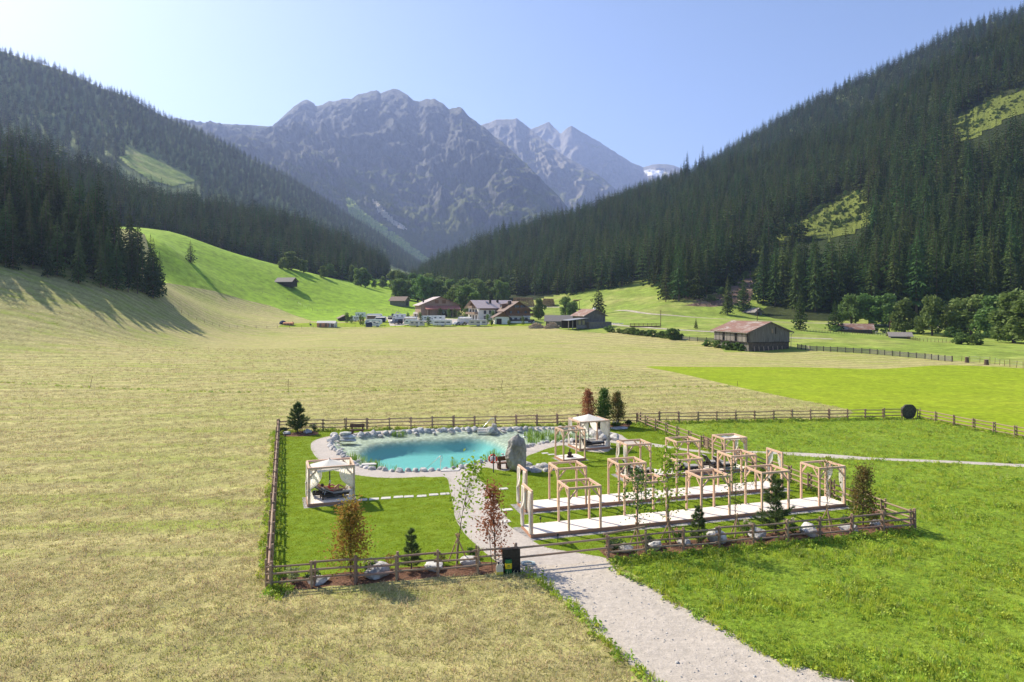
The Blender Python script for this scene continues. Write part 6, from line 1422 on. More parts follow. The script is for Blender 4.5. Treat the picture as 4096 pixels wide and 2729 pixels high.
def motorhome(label, qx, qyb, L, rz, body=M_CWHITE, h=2.85, name='motorhome'):
    p = gp(qx, qyb, 200, 500); t = thing(name, label, 'motorhome', tuple(p), rz); W = 2.25
    MB().yprism([(-L/2+1.5,.4),(-L/2+1.5,1.55),(-L/2+.55,1.75),(-L/2+.35,2.2),(-L/2+.9,h),(L/2,h),(L/2,.4)],-W/2,W/2).build('body', body, t)
    MB().yprism([(-L/2,.4),(-L/2,1.0),(-L/2+.75,1.2),(-L/2+1.2,1.74),(-L/2+1.6,1.76),(-L/2+1.6,.4)],-W/2+.1,W/2-.1).build('cab', body, t); MB().box((-L/2+.93,0,1.48),(.05,1.7,.62),0,0,R(40)).build('windscreen', M_GLASS, t)
    for s in (-1,1):
        MB().box((-L/2+1.3,s*(W/2-.09),1.42),(.55,.05,.45)).build('window', M_GLASS, t)
        for x in (-L*.12,L*.22): MB().box((x,s*(W/2+.005),1.85),(.95,.05,.55)).build('window', M_GLASS, t)
        MB().box((L*.1,s*(W/2+.005),.95),(L*.6,.03,.22)).build('stripe', M_CGREY, t)
    wheels(t, (-L/2+.85,L*.24), W/2-.05, .36); MB().box((L*.1,0,h+.07),(.8,.7,.13)).build('roof_hatch', M_CGREY, t)
    for s in (-1,1): MB().box((-L/2-.01,s*.75,.82),(.05,.3,.2)).build('headlight', M_STEEL, t)
    return t
def car(label, qx, qyb, rz, paint, L=4.5, h=1.5, W=1.8, name='car', cat='car'):
    p = gp(qx, qyb, 200, 500); t = thing(name, label, cat, tuple(p), rz)
    if h < 1.7:
        pr = [(-L/2,.3),(-L/2,.72),(-L/2+.3,.86),(-L*.22,.95),(L/2-.1,.98),(L/2,.75),(L/2,.3)]; cb = [(-L*.23,.94),(-L*.09,h-.02),(L*.28,h),(L*.43,.97)]
    else:
        pr = [(-L/2,.35),(-L/2,.85),(-L/2+.7,1.15),(L/2,1.15),(L/2,.35)]; cb = [(-L/2+.65,1.14),(-L/2+1.25,h-.04),(-L/2+1.7,h),(L/2-.1,h),(L/2,1.14)]
    MB().yprism(pr,-W/2,W/2).build('body', paint, t); MB().yprism(cb,-W/2+.1,W/2-.1).build('cabin', paint, t)
    zc = (cb[0][1]+h)/2
    for s in (-1,1):
        for x in (-.02*L,.2*L): MB().box((x,s*(W/2-.09),zc),(L*.18,.05,(h-cb[0][1])*.6)).build('window', M_GLASS, t)
    a, b = cb[0], cb[1]; MB().beam(((a[0]+.05),0,a[1]+.03),(b[0]-.02,0,b[1]-.06),W-.34,.05).build('windscreen', M_GLASS, t)
    wheels(t, (-L*.31,L*.30), W/2-.02, .33)
    for s in (-1,1): MB().box((-L/2-.005,s*W*.34,.66),(.05,.34,.14)).build('headlight', M_STEEL, t)
    return t
caravan('small white caravan at the left end of the camp, by the green mound', 1420, 1286, 3.9, R(5), seed=1)
motorhome('white motorhome at the back left of the camp', 1440, 1271, 6.0, R(8))
caravan('long white caravan with a wide pale awning roof at the back left', 1496, 1279, 8.2, R(3), h=2.9, awn=M_CANVBR, seed=2)
caravan('white caravan in the front row behind the dark campervan awning', 1494, 1301, 7.6, R(2), seed=3)
motorhome('white campervan with a dark side awning in the front row', 1495, 1308, 5.2, R(176), h=2.3, name='campervan')
p = gp(1478,1308,200,500); t = thing('side_awning', 'dark canvas side awning standing left of the front campervan', 'awning', tuple(p)); MB().xprism([(-1.3,0),(-1.3,1.9),(.9,2.3),(.9,2.2),(-1.2,1.8),(-1.2,0)],-1.4,1.4).build('canvas', M_CANVB, t); MB().box((-1.4,0,1.0),(.06,2.2,2.0)).build('side_panel', M_CANVB, t)
caravan('white caravan with a dark tent, middle row left of the gravel lane', 1522, 1288, 5.4, R(4), awn=M_CANVB, seed=4)
car('tall black van standing on the gravel lane of the camp', 1593, 1297, R(70), M_VANBLK, 5.1, 2.35, 2.0, 'van', 'van')
motorhome('white motorhome with a raised cab behind the black van', 1597, 1279, 6.6, R(4))
caravan('white caravan with a dark brown awning right of the black van', 1640, 1291, 6.6, R(3), h=2.7, awn=M_CANVBR, seed=5)
caravan('white caravan half hidden behind the front caravan, middle of the row', 1644, 1301, 6.0, R(6), seed=6)
caravan('grey-white caravan with two windows in the front row', 1668, 1307, 6.4, R(-2), M_CCREAM, 2.55, seed=7)
motorhome('white motorhome, left one of the pair before the big barn', 1708, 1287, 6.8, R(5)); motorhome('white motorhome, right one of the pair before the big barn', 1750, 1287, 7.0, R(-4))
caravan('white caravan with an open canopy right of the front row gap', 1738, 1301, 6.2, R(3), seed=8)
caravan('long white caravan with a dark window band in the front row', 1770, 1305, 8.2, R(1), h=2.75, seed=9, stripe=M_CGREY)
car('silver car with the left place beside the long caravan', 1826, 1301, R(60), M_CARS); car('dark blue car right of the silver car in the camp', 1851, 1301, R(62), M_CARD)
caravan('white caravan with a long pale awning behind the two cars', 1858, 1291, 6.6, R(2), awn=M_CANVW, seed=10)
caravan('old cream caravan at the right end of the front row', 1912, 1305, 8.2, R(-1), M_CCREAM, 2.75, seed=11)
car('dark car parked in front of the farmhouse terrace', 2114, 1292, R(0), M_CARD)
# tents and the people of the camp
def dome(label, qx, qyb, r, h, m):
    p = gp(qx, qyb, 200, 500); t = thing('dome_tent', label, 'tent', tuple(p)); mb = MB(); N = 20; K = 7; vs = []
    for j in range(K+1):
        a = PI/2*j/K
        for i in range(N): b = 2*PI*i/N; k = 1+.06*math.cos(4*b); vs.append((math.cos(b)*math.cos(a)*r*k, math.sin(b)*math.cos(a)*r*k, math.sin(a)**.9*h))
    mb.add(vs,[(j*N+i,j*N+(i+1)%N,(j+1)*N+(i+1)%N,(j+1)*N+i) for j in range(K) for i in range(N)]); mb.build('shell', m, t, True); MB().yprism([(-.5,0),(.5,0),(0,h*.7)],-r*.98,-r*.9).build('door', M_CANVBR, t)
dome('navy blue dome tent at the far left of the camp', 1131, 1296, 1.5, 1.5, M_CANVB); dome('grey dome tent beside the gravel lane', 1571, 1293, 1.5, 1.7, M_CGREY)
def ridge_tent(name, label, qx, qyb, L, W, h, wall, roof, rz=0.0):
    p = gp(qx, qyb, 200, 500); t = thing(name, label, 'tent', tuple(p), rz); e = h*.68
    MB().xprism([(-W/2,0),(-W/2,e),(0,h-.03),(W/2,e),(W/2,0)],-L/2,L/2).build('walls', wall, t)
    for s in (-1,1): MB().xprism([(0,h),(0,h+.05),(s*(W/2+.2),e-.02),(s*(W/2+.2),e-.07)] if s > 0 else [(0,h+.05),(0,h),(s*(W/2+.2),e-.07),(s*(W/2+.2),e-.02)],-L/2-.15,L/2+.15).build('roof', roof, t)
    for x in (-L*.3,L*.02,L*.3): MB().box((x,-W/2-.02,e*.5),(L*.13,.05,e*.8)).build('door_panel', M_CANVBR, t)
    return t
ridge_tent('trailer_tent', 'large orange and white trailer tent at the left of the camp', 1306, 1308, 7.6, 3.2, 2.6, M_CANVO, M_CANVW, R(3))
t = ridge_tent('awning_tent', 'white peaked awning at the right side of the trailer tent', 1330, 1309, 3.2, 3.0, 2.5, M_CANVW, M_CANVW, R(-6))
ridge_tent('low_tent', 'low orange-brown tent beside the navy dome tent', 1154, 1300, 4.0, 2.0, 1.1, M_CANVO, M_CANVO, R(4)); ridge_tent('white_tent', 'white house tent before the left wall of the big barn', 1673, 1268, 4.6, 3.0, 2.5, M_CANVW, M_CANVW, R(4))
M_SH1 = mat('green_shirt', (.12,.25,.10), .9); M_SH2 = mat('red_shirt', (.45,.08,.06), .9); M_SH3 = mat('dark_clothes', (.05,.05,.06), .9)
standing('person in a green shirt standing on the grass between the tents', gp(1240,1304,200,500), R(160), M_SH1, M_SH3, 1); standing('person in a red shirt standing beside the low orange tent', gp(1171,1301,200,500), R(150), M_SH2, M_SH3); standing('person in dark clothes standing before the white awning', gp(1329,1311,200,500), R(200), M_SH3, M_SH3)
t = thing('camp_chair', 'dark folding chair beside the person on the camp lawn', 'chair', tuple(gp(1244,1306,200,500)), .4); MB().box((0,0,.42),(.5,.45,.05)).build('seat', M_CANVB, t); MB().box((0,.25,.72),(.5,.05,.6),0,R(-12)).build('backrest', M_CANVB, t)
for x in (-.22,.22):
    for y in (-.2,.2): MB().tube([(x,y,0),(x,y*.8,.4)],.015,5).build('leg', M_STEEL, t)
# excavator
p = atd(1568, 341); t = thing('excavator', 'pale excavator with a bent arm behind the camp', 'excavator', tuple(p), R(-10))
for s in (-1,1): MB().yprism([(-1.6,.1),(1.6,.1),(1.8,.45),(1.6,.8),(-1.6,.8),(-1.8,.45)],s*.95-.25,s*.95+.25).build('track', M_TYRE, t)
MB().box((-.3,0,1.35),(3.0,2.2,.95)).build('body', M_YEL, t); MB().yprism([(-.4,1.8),(1.0,1.8),(.85,2.9),(-.3,2.95)],.05,1.1).build('cab', M_GLASS, t); MB().tube([(1.2,-.3,1.6),(2.6,-.3,3.6),(4.0,-.3,3.4)],[.28,.3,.22],6).build('boom', M_YEL, t); MB().tube([(4.0,-.3,3.4),(4.9,-.3,1.6)],[.22,.16],6).build('stick', M_YEL, t); MB().yprism([(4.6,1.6),(5.2,1.5),(5.1,.8),(4.4,.9)],-.75,.15).build('bucket', M_CGREY, t)

# ------------------------------------------------------------------ broad-leaved trees of the valley floor
def grove_mesh(seed, n=3000, w=.36, sz=.058, zl=.12, zh=.82):
    r = random.Random(seed); tb = MB(); cb = MB(); tb.tube([(0,0,-.05),(.01,0,.3),(0,.01,.7)],[.032,.024,.006],6); cl = []
    for k in range(26):
        a = r.uniform(0,6.28); z = zl+zh*r.random(); q = w*math.sqrt(max(.05,1-((z-zl-zh*.42)/(zh*.62))**2))*r.uniform(.3,1.0); c = Vector((math.cos(a)*q,math.sin(a)*q,z)); cl.append(c)
        if k < 12: tb.tube([(0,0,z*.55),c*.6+Vector((0,0,z*.25)),c],[.012,.008,.003],4,False)
    for k in range(n):
        c = r.choice(cl); d = Vector((r.gauss(0,1),r.gauss(0,1),r.gauss(0,1))).normalized()*.13*r.uniform(.5,1.08); leaf_cloud(cb, [c+d], sz, r, 1.3)
    return tb.mesh('trunk', M_TRUNK), cb.mesh('crown', LM['grove'])
GROVE = [grove_mesh(70+i, 3000, (.36,.42,.32,.28)[i]) for i in range(4)]
SLIM = [grove_mesh(90, 520, .16, .055)]; BUSH = [grove_mesh(95+i, 2200, .5, .07, .04, .72) for i in range(2)]
def grove(label, loc, h, v=0, w=1.0, group=None, name='broadleaf_tree'):
    o = thing(name, label, 'tree', tuple(loc), rnd.uniform(0,6), group); o.scale = (h*w,h*w,h); me = BUSH[v % 2] if 'bush' in name else (GROVE if v < 4 else SLIM)[v % 4 if v < 4 else 0]; link('trunk', me[0], o); link('crown', me[1], o); return o
grove('round leafy tree right of the farmhouse, before the log pile', atd(2155,330), 9.8, 2, .85); grove('broad leafy tree above the shingled shed roof', atd(2262,345), 10.2, 0, 1.0); grove('smaller leafy tree touching the broad one above the shed', atd(2290,338), 8.4, 1, .9)
grove('big dark round tree between the big barn and the farmhouse', atd(1868,372), 16, 0, 1.05); grove('round tree behind the big barn roof', atd(1812,385), 15, 1, 1.0); grove('dark rounded tree right behind the big barn gable', atd(1900,368), 13, 3, 1.1)
for i in range(36):
    qx = 1585+i*12.3+rnd.uniform(-8,8); D = rnd.uniform(440,540); grove('leafy tree in the grove along the stream behind the farm', atd(qx,D), rnd.uniform(11,18), i % 4, rnd.uniform(1.0,1.3), 'trees of the stream grove')
for i in range(20):
    qx = 1080+i*28+rnd.uniform(-12,12); yb = np.interp(qx,[1000,1300,1560,1640],[1050,1112,1176,1168]); p = gp(qx+rnd.uniform(-15,15),float(yb)-rnd.uniform(2,16)); grove('pale leafy tree at the lower edge of the left spur wood', p, rnd.choice((5,6.5,8,11,13))*rnd.uniform(.85,1.15), rnd.randrange(4), rnd.uniform(.9,1.4), 'broadleaf trees edging the spur wood')
for i, (qx, yb, yt, w) in enumerate([(3405,1301,1198,1.0),(3478,1303,1195,1.05),(3558,1309,1198,1.0),(3619,1332,1214,1.05),(3729,1343,1210,.85),(3885,1345,1206,1.1),(3968,1352,1212,1.05),(4056,1372,1190,1.1),(4120,1378,1200,1.1),(3820,1335,1230,.9)]):
    p = gp(qx,yb); h = (yb-yt)*p.y/F*1.15; w *= 1.1; grove(['broad tree left of the reddish shed','broad tree above the reddish shed','leafy tree just right of the reddish shed','dense tree beside the leaning double pole','slender-trunked tree with an open foot at the right','large leafy tree at the right beyond the kitchen garden','dense leafy tree second from the right edge','huge leafy tree at the right edge','leafy tree cut by the right edge','small leafy tree behind the stream stones'][i], p, h, i % 4, w)
for i, (qx,yb,h) in enumerate([(3848,1378,4.2),(3905,1380,4.0),(3808,1350,4.5),(3680,1338,3.0),(3345,1328,3),(3500,1332,2.6),(3540,1334,2.6)]):
    grove(['dark round bush left of the garden terrace','dark round bush right of the garden terrace','bush among the stream stones','bush at the kitchen garden fence','bush left of the reddish shed door','low bush right of the reddish shed','second low bush right of the reddish shed'][i], gp(qx,yb), h, i % 4, 1.2, None, 'round_bush')
for i, (qx,yb,h) in enumerate([(1388,1292,4.8),(1406,1292,3.4),(1442,1300,4.5),(1452,1300,3.2),(1512,1300,2.0),(1632,1288,4.2),(1680,1290,4.6),(1712,1304,4.0),(1760,1270,4.6),(1796,1272,4.4),(1818,1270,4.2),(1834,1272,3.2),(1862,1272,4.6),(1950,1296,4.2),(1968,1302,2.2),(2036,1302,2.4),(1972,1288,5.0),(2092,1300,3.6)]):
    grove('slim young tree planted among the caravans and garages', gp(qx,yb,200,500), h, 4 if h > 2.5 else 1, 1.2 if h > 2.5 else .9, 'young trees of the camp')
# overgrown bank and barn bushes
for i in range(15):
    qx = 2432+i*20+rnd.uniform(-5,5); yb = 1328+i*2.1; grove('low bush on the overgrown bank beside the farm track', gp(qx,yb), rnd.uniform(1.6,2.9), i % 4, 1.3, 'bushes of the overgrown bank', 'bank_bush')
for i, (qx,yb,h) in enumerate([(2830,1385,2.2),(2868,1392,2.6),(2910,1398,2.8),(2950,1402,2.6),(2965,1404,2.2),(2690,1358,4.2)]): grove(['low bush at the left of the rusty barn bank','second bush of the rusty barn bank','rounded bush before the left wall of the rusty barn','large bush below the rusty barn opening','bush at the barn corner','dark bush at the end of the overgrown bank'][i], gp(qx,yb), h, i % 4, 1.35, None, 'round_bush')
def lone_spruce(label, qx, yb, yt, v=0, w=1.0, D=None):
    p = gp(qx,yb) if D is None else atd(qx,D); h = (yb-yt)*p.y/F; o = thing('spruce_tree', label, 'tree', tuple(p), rnd.uniform(0,6)); o.scale = (h*w,h*w,h); link('trunk', CONIF[v][0], o); link('crown', CONIF[v][1], o)
lone_spruce('tall single spruce beside the grey field barn', 2395, 1257, 1117, 2, 1.3); lone_spruce('single spruce with shadow on the bright left pasture', 762, 1049, 961, 4, 1.4); lone_spruce('tall slender spruce at the right end of the left wood', 612, 1192, 953, 0, 1.0)
lone_spruce('single spruce standing in the meadow below the felled slope', 2911, 1261, 1103, 1, 1.15); lone_spruce('spruce standing left of the right-hand broadleaf trees', 3200, 1321, 1161, 0, 1.3); lone_spruce('small young spruce in the grazing meadow', 2784, 1314, 1270, 2, 1.2); lone_spruce('dark spruce left of the reddish shed', 3341, 1324, 1200, 2, 1.5); lone_spruce('spruce at the edge of the meadow, right of the felled slope', 2975, 1246, 1100, 2, 1.2); lone_spruce('dark tree before the big barn roof', 1720, 1200, 1140, 2, 1.4, 430)
# ------------------------------------------------------------------ far fences, poles, bridge
STAKE_ME = MB().tube([(0,0,-.2),(0,0,1)],[1,.8],6).mesh('post', M_OLDWOOD)
def stake_fence(label, pts, step, h=1.2, r=.06, wires=2, m=None, name='stake_fence', seed=1):
    P2 = [p for p in pts]; rr = random.Random(seed); t = thing(name, label, 'fence', tuple(P2[0])); base = P2[0]; c = []
    for a, b in zip(P2[:-1], P2[1:]):
        n = max(1, round((b-a).xy.length/step))
        for i in range(n): q = a.lerp(b, i/n); c.append(Vector((q.x,q.y,T(q.x,q.y))))
    c.append(P2[-1])
    for q in c:
        o = link('post', STAKE_ME, t, q-base); k = r*rr.uniform(.85,1.2); o.scale = (k,k,h*rr.uniform(.85,1.12)); o.rotation_euler = (rr.uniform(-.09,.09),rr.uniform(-.09,.09),0)
    for w in range(wires): MB().tube([q-base+Vector((0,0,h*(.45+.42*w))) for q in c],.012,4).build('wire', M_STEEL, t)
    return t
GPL = lambda l, d0=85: [gp(x,y,d0) for x,y in l]
stake_fence('line of wooden stakes along the camp side of the mown field', GPL([(694,1233),(726,1252),(755,1267),(787,1281),(818,1293),(850,1302),(877,1308),(917,1312),(980,1313),(1110,1312),(1300,1311),(1500,1311),(1700,1309),(1800,1307)]), 4.6, seed=1)
stake_fence('line of stakes curving up the bright left pasture', GPL([(1250,1242),(1230,1236),(1210,1227),(1190,1215),(1150,1200),(1100,1186),(1000,1160),(900,1135)]), 6, seed=2); stake_fence('row of stakes below the pasture behind the camp', GPL([(1250,1245),(1350,1246),(1500,1246),(1640,1243)]), 3.4, seed=3)
stake_fence('pale stakes with wire right of the tree stumps', GPL([(3812,1446),(3880,1448),(3960,1455),(4040,1468),(4120,1478)]), 2.2, 1.5, .05, 2, seed=4)
stake_fence('grey paling fence below the reddish shed', GPL([(3205,1327),(3300,1332),(3400,1337),(3500,1341),(3600,1350),(3680,1366),(3800,1372)]), 1.1, 1.1, .06, 3, seed=5)
def board_fence(label, pts, step, seed):
    rr = random.Random(seed); t = thing('board_fence', label, 'fence', tuple(pts[0])); base = pts[0]; c = []
    for a, b in zip(pts[:-1], pts[1:]):
        n = max(1, round((b-a).xy.length/step))
        for i in range(n): q = a.lerp(b, i/n); c.append(Vector((q.x,q.y,T(q.x,q.y))))
    c.append(pts[-1])
    for i, q in enumerate(c):
        MB().box(q-base+Vector((0,0,.62)),(.16,.2,1.5),rr.uniform(-.3,.3)).build('post', M_BOARDD, t)
        if i < len(c)-1:
            d = c[i+1]-q
            for k in range(5): MB().beam(q-base+Vector((0,-.12 if i % 2 else .05,.18+.24*k+rr.uniform(-.03,.03))),c[i+1]-base+Vector((0,-.12 if i % 2 else .05,.18+.24*k+rr.uniform(-.03,.03))),.05,.17).build('board', M_SHING, t)
board_fence('grey split-board fence running right from the rusty barn', GPL([(3190,1395),(3240,1403),(3350,1408),(3480,1416),(3600,1427),(3700,1436),(3808,1447)]), 1.9, 1); board_fence('grey board fence left of the rusty barn', GPL([(2727,1360),(2790,1366),(2862,1368)]), 2.6, 2)
for i, (qx,yb,h,r2) in enumerate([(3868,1451,1.3,.42),(3946,1460,1.2,.46)]): t = thing('tree_stump', ['left tree stump by the pale wire fence','right tree stump by the pale wire fence'][i], 'stump', tuple(gp(qx,yb))); MB().tube([(0,0,-.2),(0,0,.3),(0,0,h)],[r2*1.3,r2,r2*.9],12).build('trunk', M_BARK, t); MB().tube([(0,0,h),(0,0,h+.015)],r2*.88,12).build('cut_face', M_LOGPALE, t)
for lab, qx, yb, h in (('wooden power pole beside the footbridge',2643,1304,6.0),('wooden power pole behind the rusty barn',3029,1300,6.5),('wooden power pole among the round trees',2318,1262,8.0)):
    t = thing('power_pole', lab, 'pole', tuple(gp(qx,yb))); MB().tube([(0,0,-.4),(0,0,h)],[.14,.1],7).build('pole', M_OLDWOOD, t); MB().box((0,0,h-.3),(1.1,.1,.1)).build('crossarm', M_OLDWOOD, t)
p = gp(3565,1325); t = thing('double_pole', 'leaning double wooden power pole by the reddish shed', 'pole', tuple(p)); MB().tube([(-.8,0,-.3),(0,0,6.6)],[.15,.1],7).build('pole', M_OLDWOOD, t); MB().tube([(.35,0,-.3),(.02,.1,6.6)],[.15,.1],7).build('pole', M_OLDWOOD, t)
a = gp(2520,1308); b = gp(2640,1309); t = thing('footbridge', 'dark wooden footbridge railing across the stream', 'bridge', tuple(a)); d = b-a; n = 7
MB().beam((0,0,.25),d+Vector((0,0,.25)),2.0,.25).build('deck', M_OLDWOOD, t)
for k in range(n+1): MB().box(d*(k/n)+Vector((0,-.9,.8)),(.14,.14,1.3)).build('post', M_OLDWOOD, t)
for z in (.85,1.35): MB().beam(Vector((0,-.95,z)),d+Vector((0,-.95,z)),.07,.14).build('rail', M_OLDWOOD, t)
for i in range(12): p = gp(2432+i*5.4+rnd.uniform(-2,2),1296+rnd.uniform(-1,1)); o = link('stream_stone', ROCKS[i % 9], None, p, i, (.55,.5,.4)); tag(o, 'pale stone in the row above the farm track by the grey barn', 'stone', 'stones by the farm track')
# felled timber on the brown slope
for i in range(22):
    p = gp(rnd.uniform(2770,3000), rnd.uniform(1165,1222)); o = thing('felled_log', 'pale felled log lying on the brown logged slope', 'log', tuple(p), rnd.uniform(0,6), 'felled logs on the slope'); MB().tube([(0,0,.2),(rnd.uniform(1.5,4),0,.25)],[.22,.16],6).build('stem', M_LOGPALE, o)

# single trees standing clear of the forest on the skyline of the right hill
for i, (qx, hh, v) in enumerate([(2718,17,1),(2733,21,0),(2748,26,3),(2797,19,3),(2815,25,2)]):
    k = int(np.argmin(np.abs(RH['S']-qx))); q = RH['grid'][k,-1]; o = thing('spruce_tree', ['first','second','third','fourth','fifth'][i]+' single tree from the left on the skyline of the right hill', 'tree', (float(q[0]),float(q[1]),float(q[2])-1), i); o.scale = (hh*1.2,hh*1.2,hh*1.55); link('trunk', CONIF[v][0], o); link('crown', CONIF[v][1], o)
# ------------------------------------------------------------------ grass, stubble and loose stones near the camera (uncountable stuff)
def tuft_mesh(seed, n, h, spread, m, w=.012, lay=0.5):
    r = random.Random(seed); mb = MB()
    for _ in range(n):
        x, y = r.gauss(0,spread), r.gauss(0,spread); a = r.uniform(0,6.28); l = h*r.uniform(.5,1.2); b = r.uniform(0,6.28); k = l*lay*r.uniform(.3,1.2)
        dx, dy = math.cos(a)*w, math.sin(a)*w; ex, ey = math.cos(b)*k, math.sin(b)*k; z = math.sqrt(max(l*l-k*k,(.15*l)**2))
        mb.add([(x-dx,y-dy,-.01),(x+dx,y+dy,-.01),(x+dx*.8+ex*.45,y+dy*.8+ey*.45,z*.65),(x-dx*.8+ex*.45,y-dy*.8+ey*.45,z*.65),(x+ex,y+ey,z)],[(0,1,2,3),(3,2,4)])
    return mb.mesh('tuft', m)
G_STRAW = mat('dry_hay_blades', (.61,.53,.285), .9, rand=.24, translucent=.3); G_STUB = mat('stubble_blades', (.37,.37,.12), .9, rand=.2, translucent=.35)
G_MEAD = mat('meadow_blades', (.43,.54,.06), .8, rand=.22, translucent=.35); G_WEED = mat('meadow_weeds', (.27,.39,.045), .7, rand=.22, translucent=.25); G_FLOW = mat('meadow_seedheads', (.42,.48,.15), .8, rand=.2, translucent=.3)
G_LAWN = mat('lawn_blades', (.29,.375,.018), .8, rand=.12, translucent=.45)
def weed_mesh(seed, n=20, h=.25, m=None):
    r = random.Random(seed); mb = MB(); leaf_cloud(mb, [Vector((r.gauss(0,h*.5),r.gauss(0,h*.5),abs(r.gauss(h*.45,h*.25))+.02)) for _ in range(n)], h*.42, r, 1.7); return mb.mesh('weed', m or G_WEED)
def area_points(poly, dens, dmin, dmax, holes=(), qmax=4300, qmin=-200):
    P = np.array([(p[0],p[1]) for p in poly]); lo, hi = P.min(0), P.max(0); lo[1] = max(lo[1],dmin); hi[1] = min(hi[1],dmax)
    if hi[1] <= lo[1]: return np.zeros((0,2))
    lo[0] = max(lo[0],-.82*hi[1]); hi[0] = min(hi[0],.82*hi[1]); n = int((hi-lo).prod()*dens); X = nrs.uniform(lo,hi,(n,2)); X = X[inpoly(X,poly)]
    q = QX0+F*X[:,0]/X[:,1]; X = X[(q > qmin) & (q < qmax)]
    for h in holes: X = X[~inpoly(X,h)]
    return X
def clumpy(X, sc, lo, seed): return X[np.array([fbm(p[0]*sc,p[1]*sc,seed,3) > lo+nrs.uniform(-.15,.15) for p in X])] if len(X) else X
HOL = [DRIVE,PATH_DOWN,PATH_EAST,BED_L,BED_R]
fieldp = [Vector(p) for p in ((-170,22),(14,22),(14.5,30),(3,34),(-11,30.6),(-24.6,70.2),(13,75.2),(44,78.5),(20,150),(0,190),(-170,190))]
A = [area_points(fieldp, d, a, b, [DRIVE,MEADOW_R,LAWN,BRIGHT]) for d, a, b in ((26,22,34),(14,34,48),(7,48,72),(3.2,72,100),(1.6,100,135),(.7,135,190))]
X = np.vstack(A); s = np.concatenate([np.full(len(a),k) for a,k in zip(A,(1.0,1.05,1.15,1.35,1.6,1.9))])*nrs.uniform(.6,1.35,len(X))
Z = terr(X); vi = nrs.choice(5,len(X),p=[.30,.27,.15,.16,.12])
scatter('hay_stubble','short dry mown grass lying over the field','grass',np.column_stack([X,Z]),s,[tuft_mesh(1,12,.15,.12,G_STRAW,.011,.99),tuft_mesh(2,10,.19,.15,G_STRAW,.012,.99),tuft_mesh(3,12,.07,.10,G_STUB,.011,.8),tuft_mesh(4,12,.11,.13,G_STUB,.012,.97),tuft_mesh(5,14,.13,.12,G_STRAW,.012,.98)],vi)
A = [area_points(MEADOW_R, d, a, b, HOL+[LAWN]) for d, a, b in ((34,22,36),(22,36,50),(12,50,80))]
X = np.vstack(A); s = np.concatenate([np.full(len(a),k) for a,k in zip(A,(.62,.62,.66))])*nrs.uniform(.55,1.4,len(X))
big = np.array([fbm(p[0]*.35,p[1]*.35,2.0,3) for p in X]); s *= 1+.9*np.clip(big*2.2,-.6,1); vi = nrs.choice(4,len(X),p=[.45,.25,.2,.1])
scatter('meadow_grass','lush green meadow grass and weeds right of the garden','grass',np.column_stack([X,np.zeros(len(X))]),s,[tuft_mesh(11,14,.22,.10,G_MEAD,.012,.6),tuft_mesh(12,12,.28,.09,G_MEAD,.012,.5),weed_mesh(13,16,.2),tuft_mesh(14,9,.32,.06,G_FLOW,.008,.4)],vi)
# taller weeds along fences, drive edges and field posts
W_ = []
def line_pts(a, b, w, n):
    a = np.array(a[:2]); b = np.array(b[:2]); t_ = nrs.rand(n,1); d = (b-a)/np.linalg.norm(b-a); return a+(b-a)*t_+np.array([-d[1],d[0]])*nrs.normal(0,w,(n,1))
for a, b, w, n in ((FL+Vector((.25,.3)),RL+Vector((.35,0)),.14,130),(RL,RR,.2,380),(RR,Vector((44.3,77.6)),.35,620),(Vector((46,77.3)),Vector((50.9,60)),.35,300),(GATE_R+Vector((0,-.45)),FR+Vector((0,-.45)),.25,420),(FR,RR,.22,380),(FL+Vector((-.3,0)),RL+Vector((-.4,0)),.15,260),(FL+Vector((-.1,-.3)),FL+Vector((1.0,-.2)),.25,60)): W_.append(line_pts(a,b,w,n))
for a, b in ((g(-100,1545),g(900,1572)),(g(900,1572),g(2000,1560)),(g(2000,1560),g(2950,1546))): W_.append(line_pts(a,b,.3,90))
for i in range(len(DRIVE)):
    a, b = DRIVE[i], DRIVE[(i+1)%len(DRIVE)]
    if 20 < a[1] < 33.4 and (Vector(b)-Vector(a)).length < 3: W_.append(line_pts(a,b,.14,int(9*(Vector(b)-Vector(a)).length)))
X = np.vstack(W_); X = X[~inpoly(X,PATH_DOWN)]; vi = nrs.choice(3,len(X))
scatter('edge_weeds','tufts of taller grass and weeds along the fences and drive edges','grass',np.column_stack([X,terr(X)]),nrs.uniform(.6,1.25,len(X)),[tuft_mesh(21,14,.26,.07,G_MEAD,.013,.5),weed_mesh(22,18,.24),weed_mesh(23,14,.18,G_MEAD)],vi)
X = np.vstack([area_points(DRIVE,7,22,36),area_points(DRIVE,3,36,40)])
scatter('loose_gravel','loose gravel stones scattered on the drive','gravel',np.column_stack([X,np.zeros(len(X))]),nrs.gamma(2.0,.008,len(X))+.010,ROCKS[:4],nrs.choice(4,len(X)))
LP = [DECK1.rect(.5),DECK2.rect(.5),DECK3.rect(.5),DECKA.rect(.3),DECKB.rect(.3),DECKC.rect(.3)]
X = area_points(LAWN,26,30,76,[PATH_DOWN,PATH_RING,PATH_EAST,BED_L,BED_R,BED_RL,BED_RR,RIM]+LP)
scatter('lawn_grass','short mown lawn grass of the garden','grass',np.column_stack([X,np.zeros(len(X))]),nrs.uniform(.7,1.3,len(X)),[tuft_mesh(31,16,.04,.13,G_LAWN,.012,.7),tuft_mesh(32,16,.032,.15,G_LAWN,.012,.75)],nrs.choice(2,len(X)))
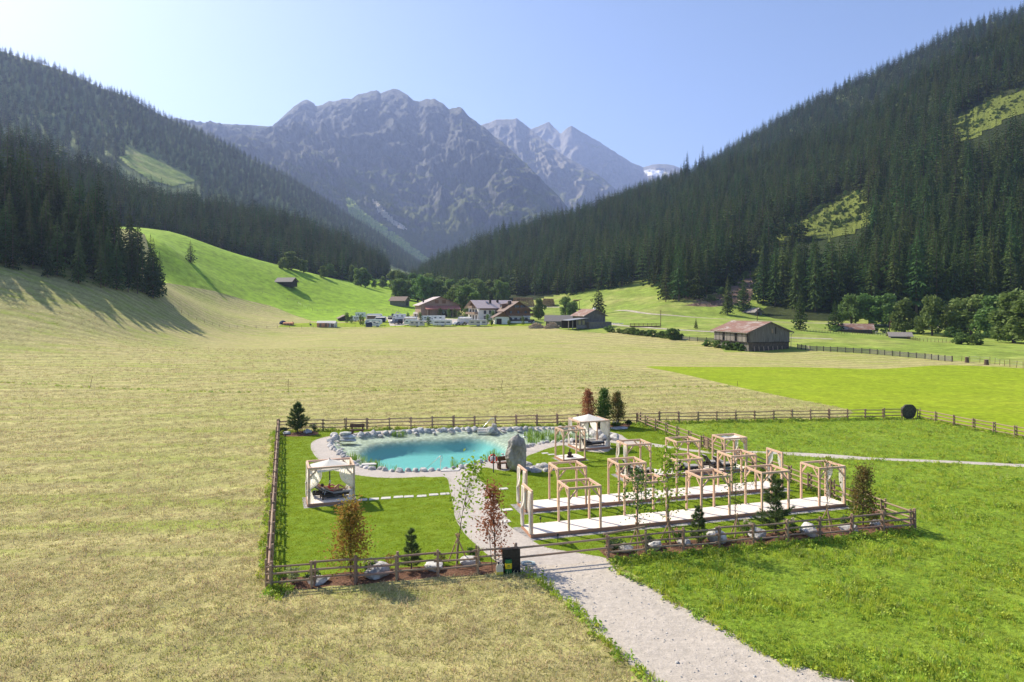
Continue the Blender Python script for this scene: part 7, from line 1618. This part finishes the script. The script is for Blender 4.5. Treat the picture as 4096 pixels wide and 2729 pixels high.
X = np.vstack([area_points(p,38,30,76,[LP[i]]) for i,p in enumerate([d.rect(.5) for d in (DECK1,DECK2,DECK3,DECKA,DECKB,DECKC)])]) if False else np.zeros((0,2))

# scrub and young growth on the felled clearings of the right hill
def scrub_on(polys, n):
    g_ = RH['grid']; P = sample_sheet(RH, n, 0.0, 1.0, 2.2); px = QX0+F*P[:,0]/P[:,1]; py = QH-F*(P[:,2]-CAM_H)/P[:,1]; Q = np.column_stack([px,py]); k = np.zeros(len(P),bool)
    for pl in polys:
        c = np.mean(np.array(pl),0); k |= inpoly(Q,[tuple((np.array(v)-c)*1.12+c+np.array((0,10))) for v in pl])
    return P[k]
P = scrub_on(CLEAR_R[:3], 60000); hh = nrs.gamma(2.0,.8,len(P))+.5
scatter('clearing_scrub','low scrub and young growth on the felled clearings of the right hill','scrub',P,np.minimum(hh,5.5),[BUSH[0][1],BUSH[1][1],FARCON[2]],nrs.choice(3,len(P),p=[.42,.38,.2]))
X = np.array([tuple(gp(nrs.uniform(2745,3005),nrs.uniform(1150,1226))) for _ in range(260)])
scatter('slash','brown branches and brush left on the logged slope','brushwood',X,nrs.uniform(.6,1.8,len(X)),[tuft_mesh(51,26,1.0,.5,mat('dead_branches',(.22,.15,.11),.9,rand=.3),.04,.95),tuft_mesh(52,20,1.3,.6,mat('dead_branches_pale',(.33,.25,.19),.9,rand=.3),.05,.97)],nrs.choice(2,len(X)))
# ------------------------------------------------------------------ the valley air
hb = MB(); hb.box((0, 4200, 850), (11000, 9400, 1960)); hz = hb.build('haze', None)
hz.data.materials.clear()
HM = bpy.data.materials.new('valley_haze'); HM.use_nodes = True; _nt = HM.node_tree
_nt.nodes.remove(_nt.nodes['Principled BSDF'])
_pv = nd(_nt, 'ShaderNodeVolumePrincipled'); _pv.inputs['Color'].default_value = (0.47,0.60,1.0,1); _pv.inputs['Density'].default_value = 0.000092
_pv.inputs['Anisotropy'].default_value = 0.3
_nt.links.new(_pv.outputs[0], _nt.nodes['Material Output'].inputs['Volume'])
hz.data.materials.append(HM); tag(hz, 'thin bluish haze filling the valley air', 'haze', None, 'stuff')
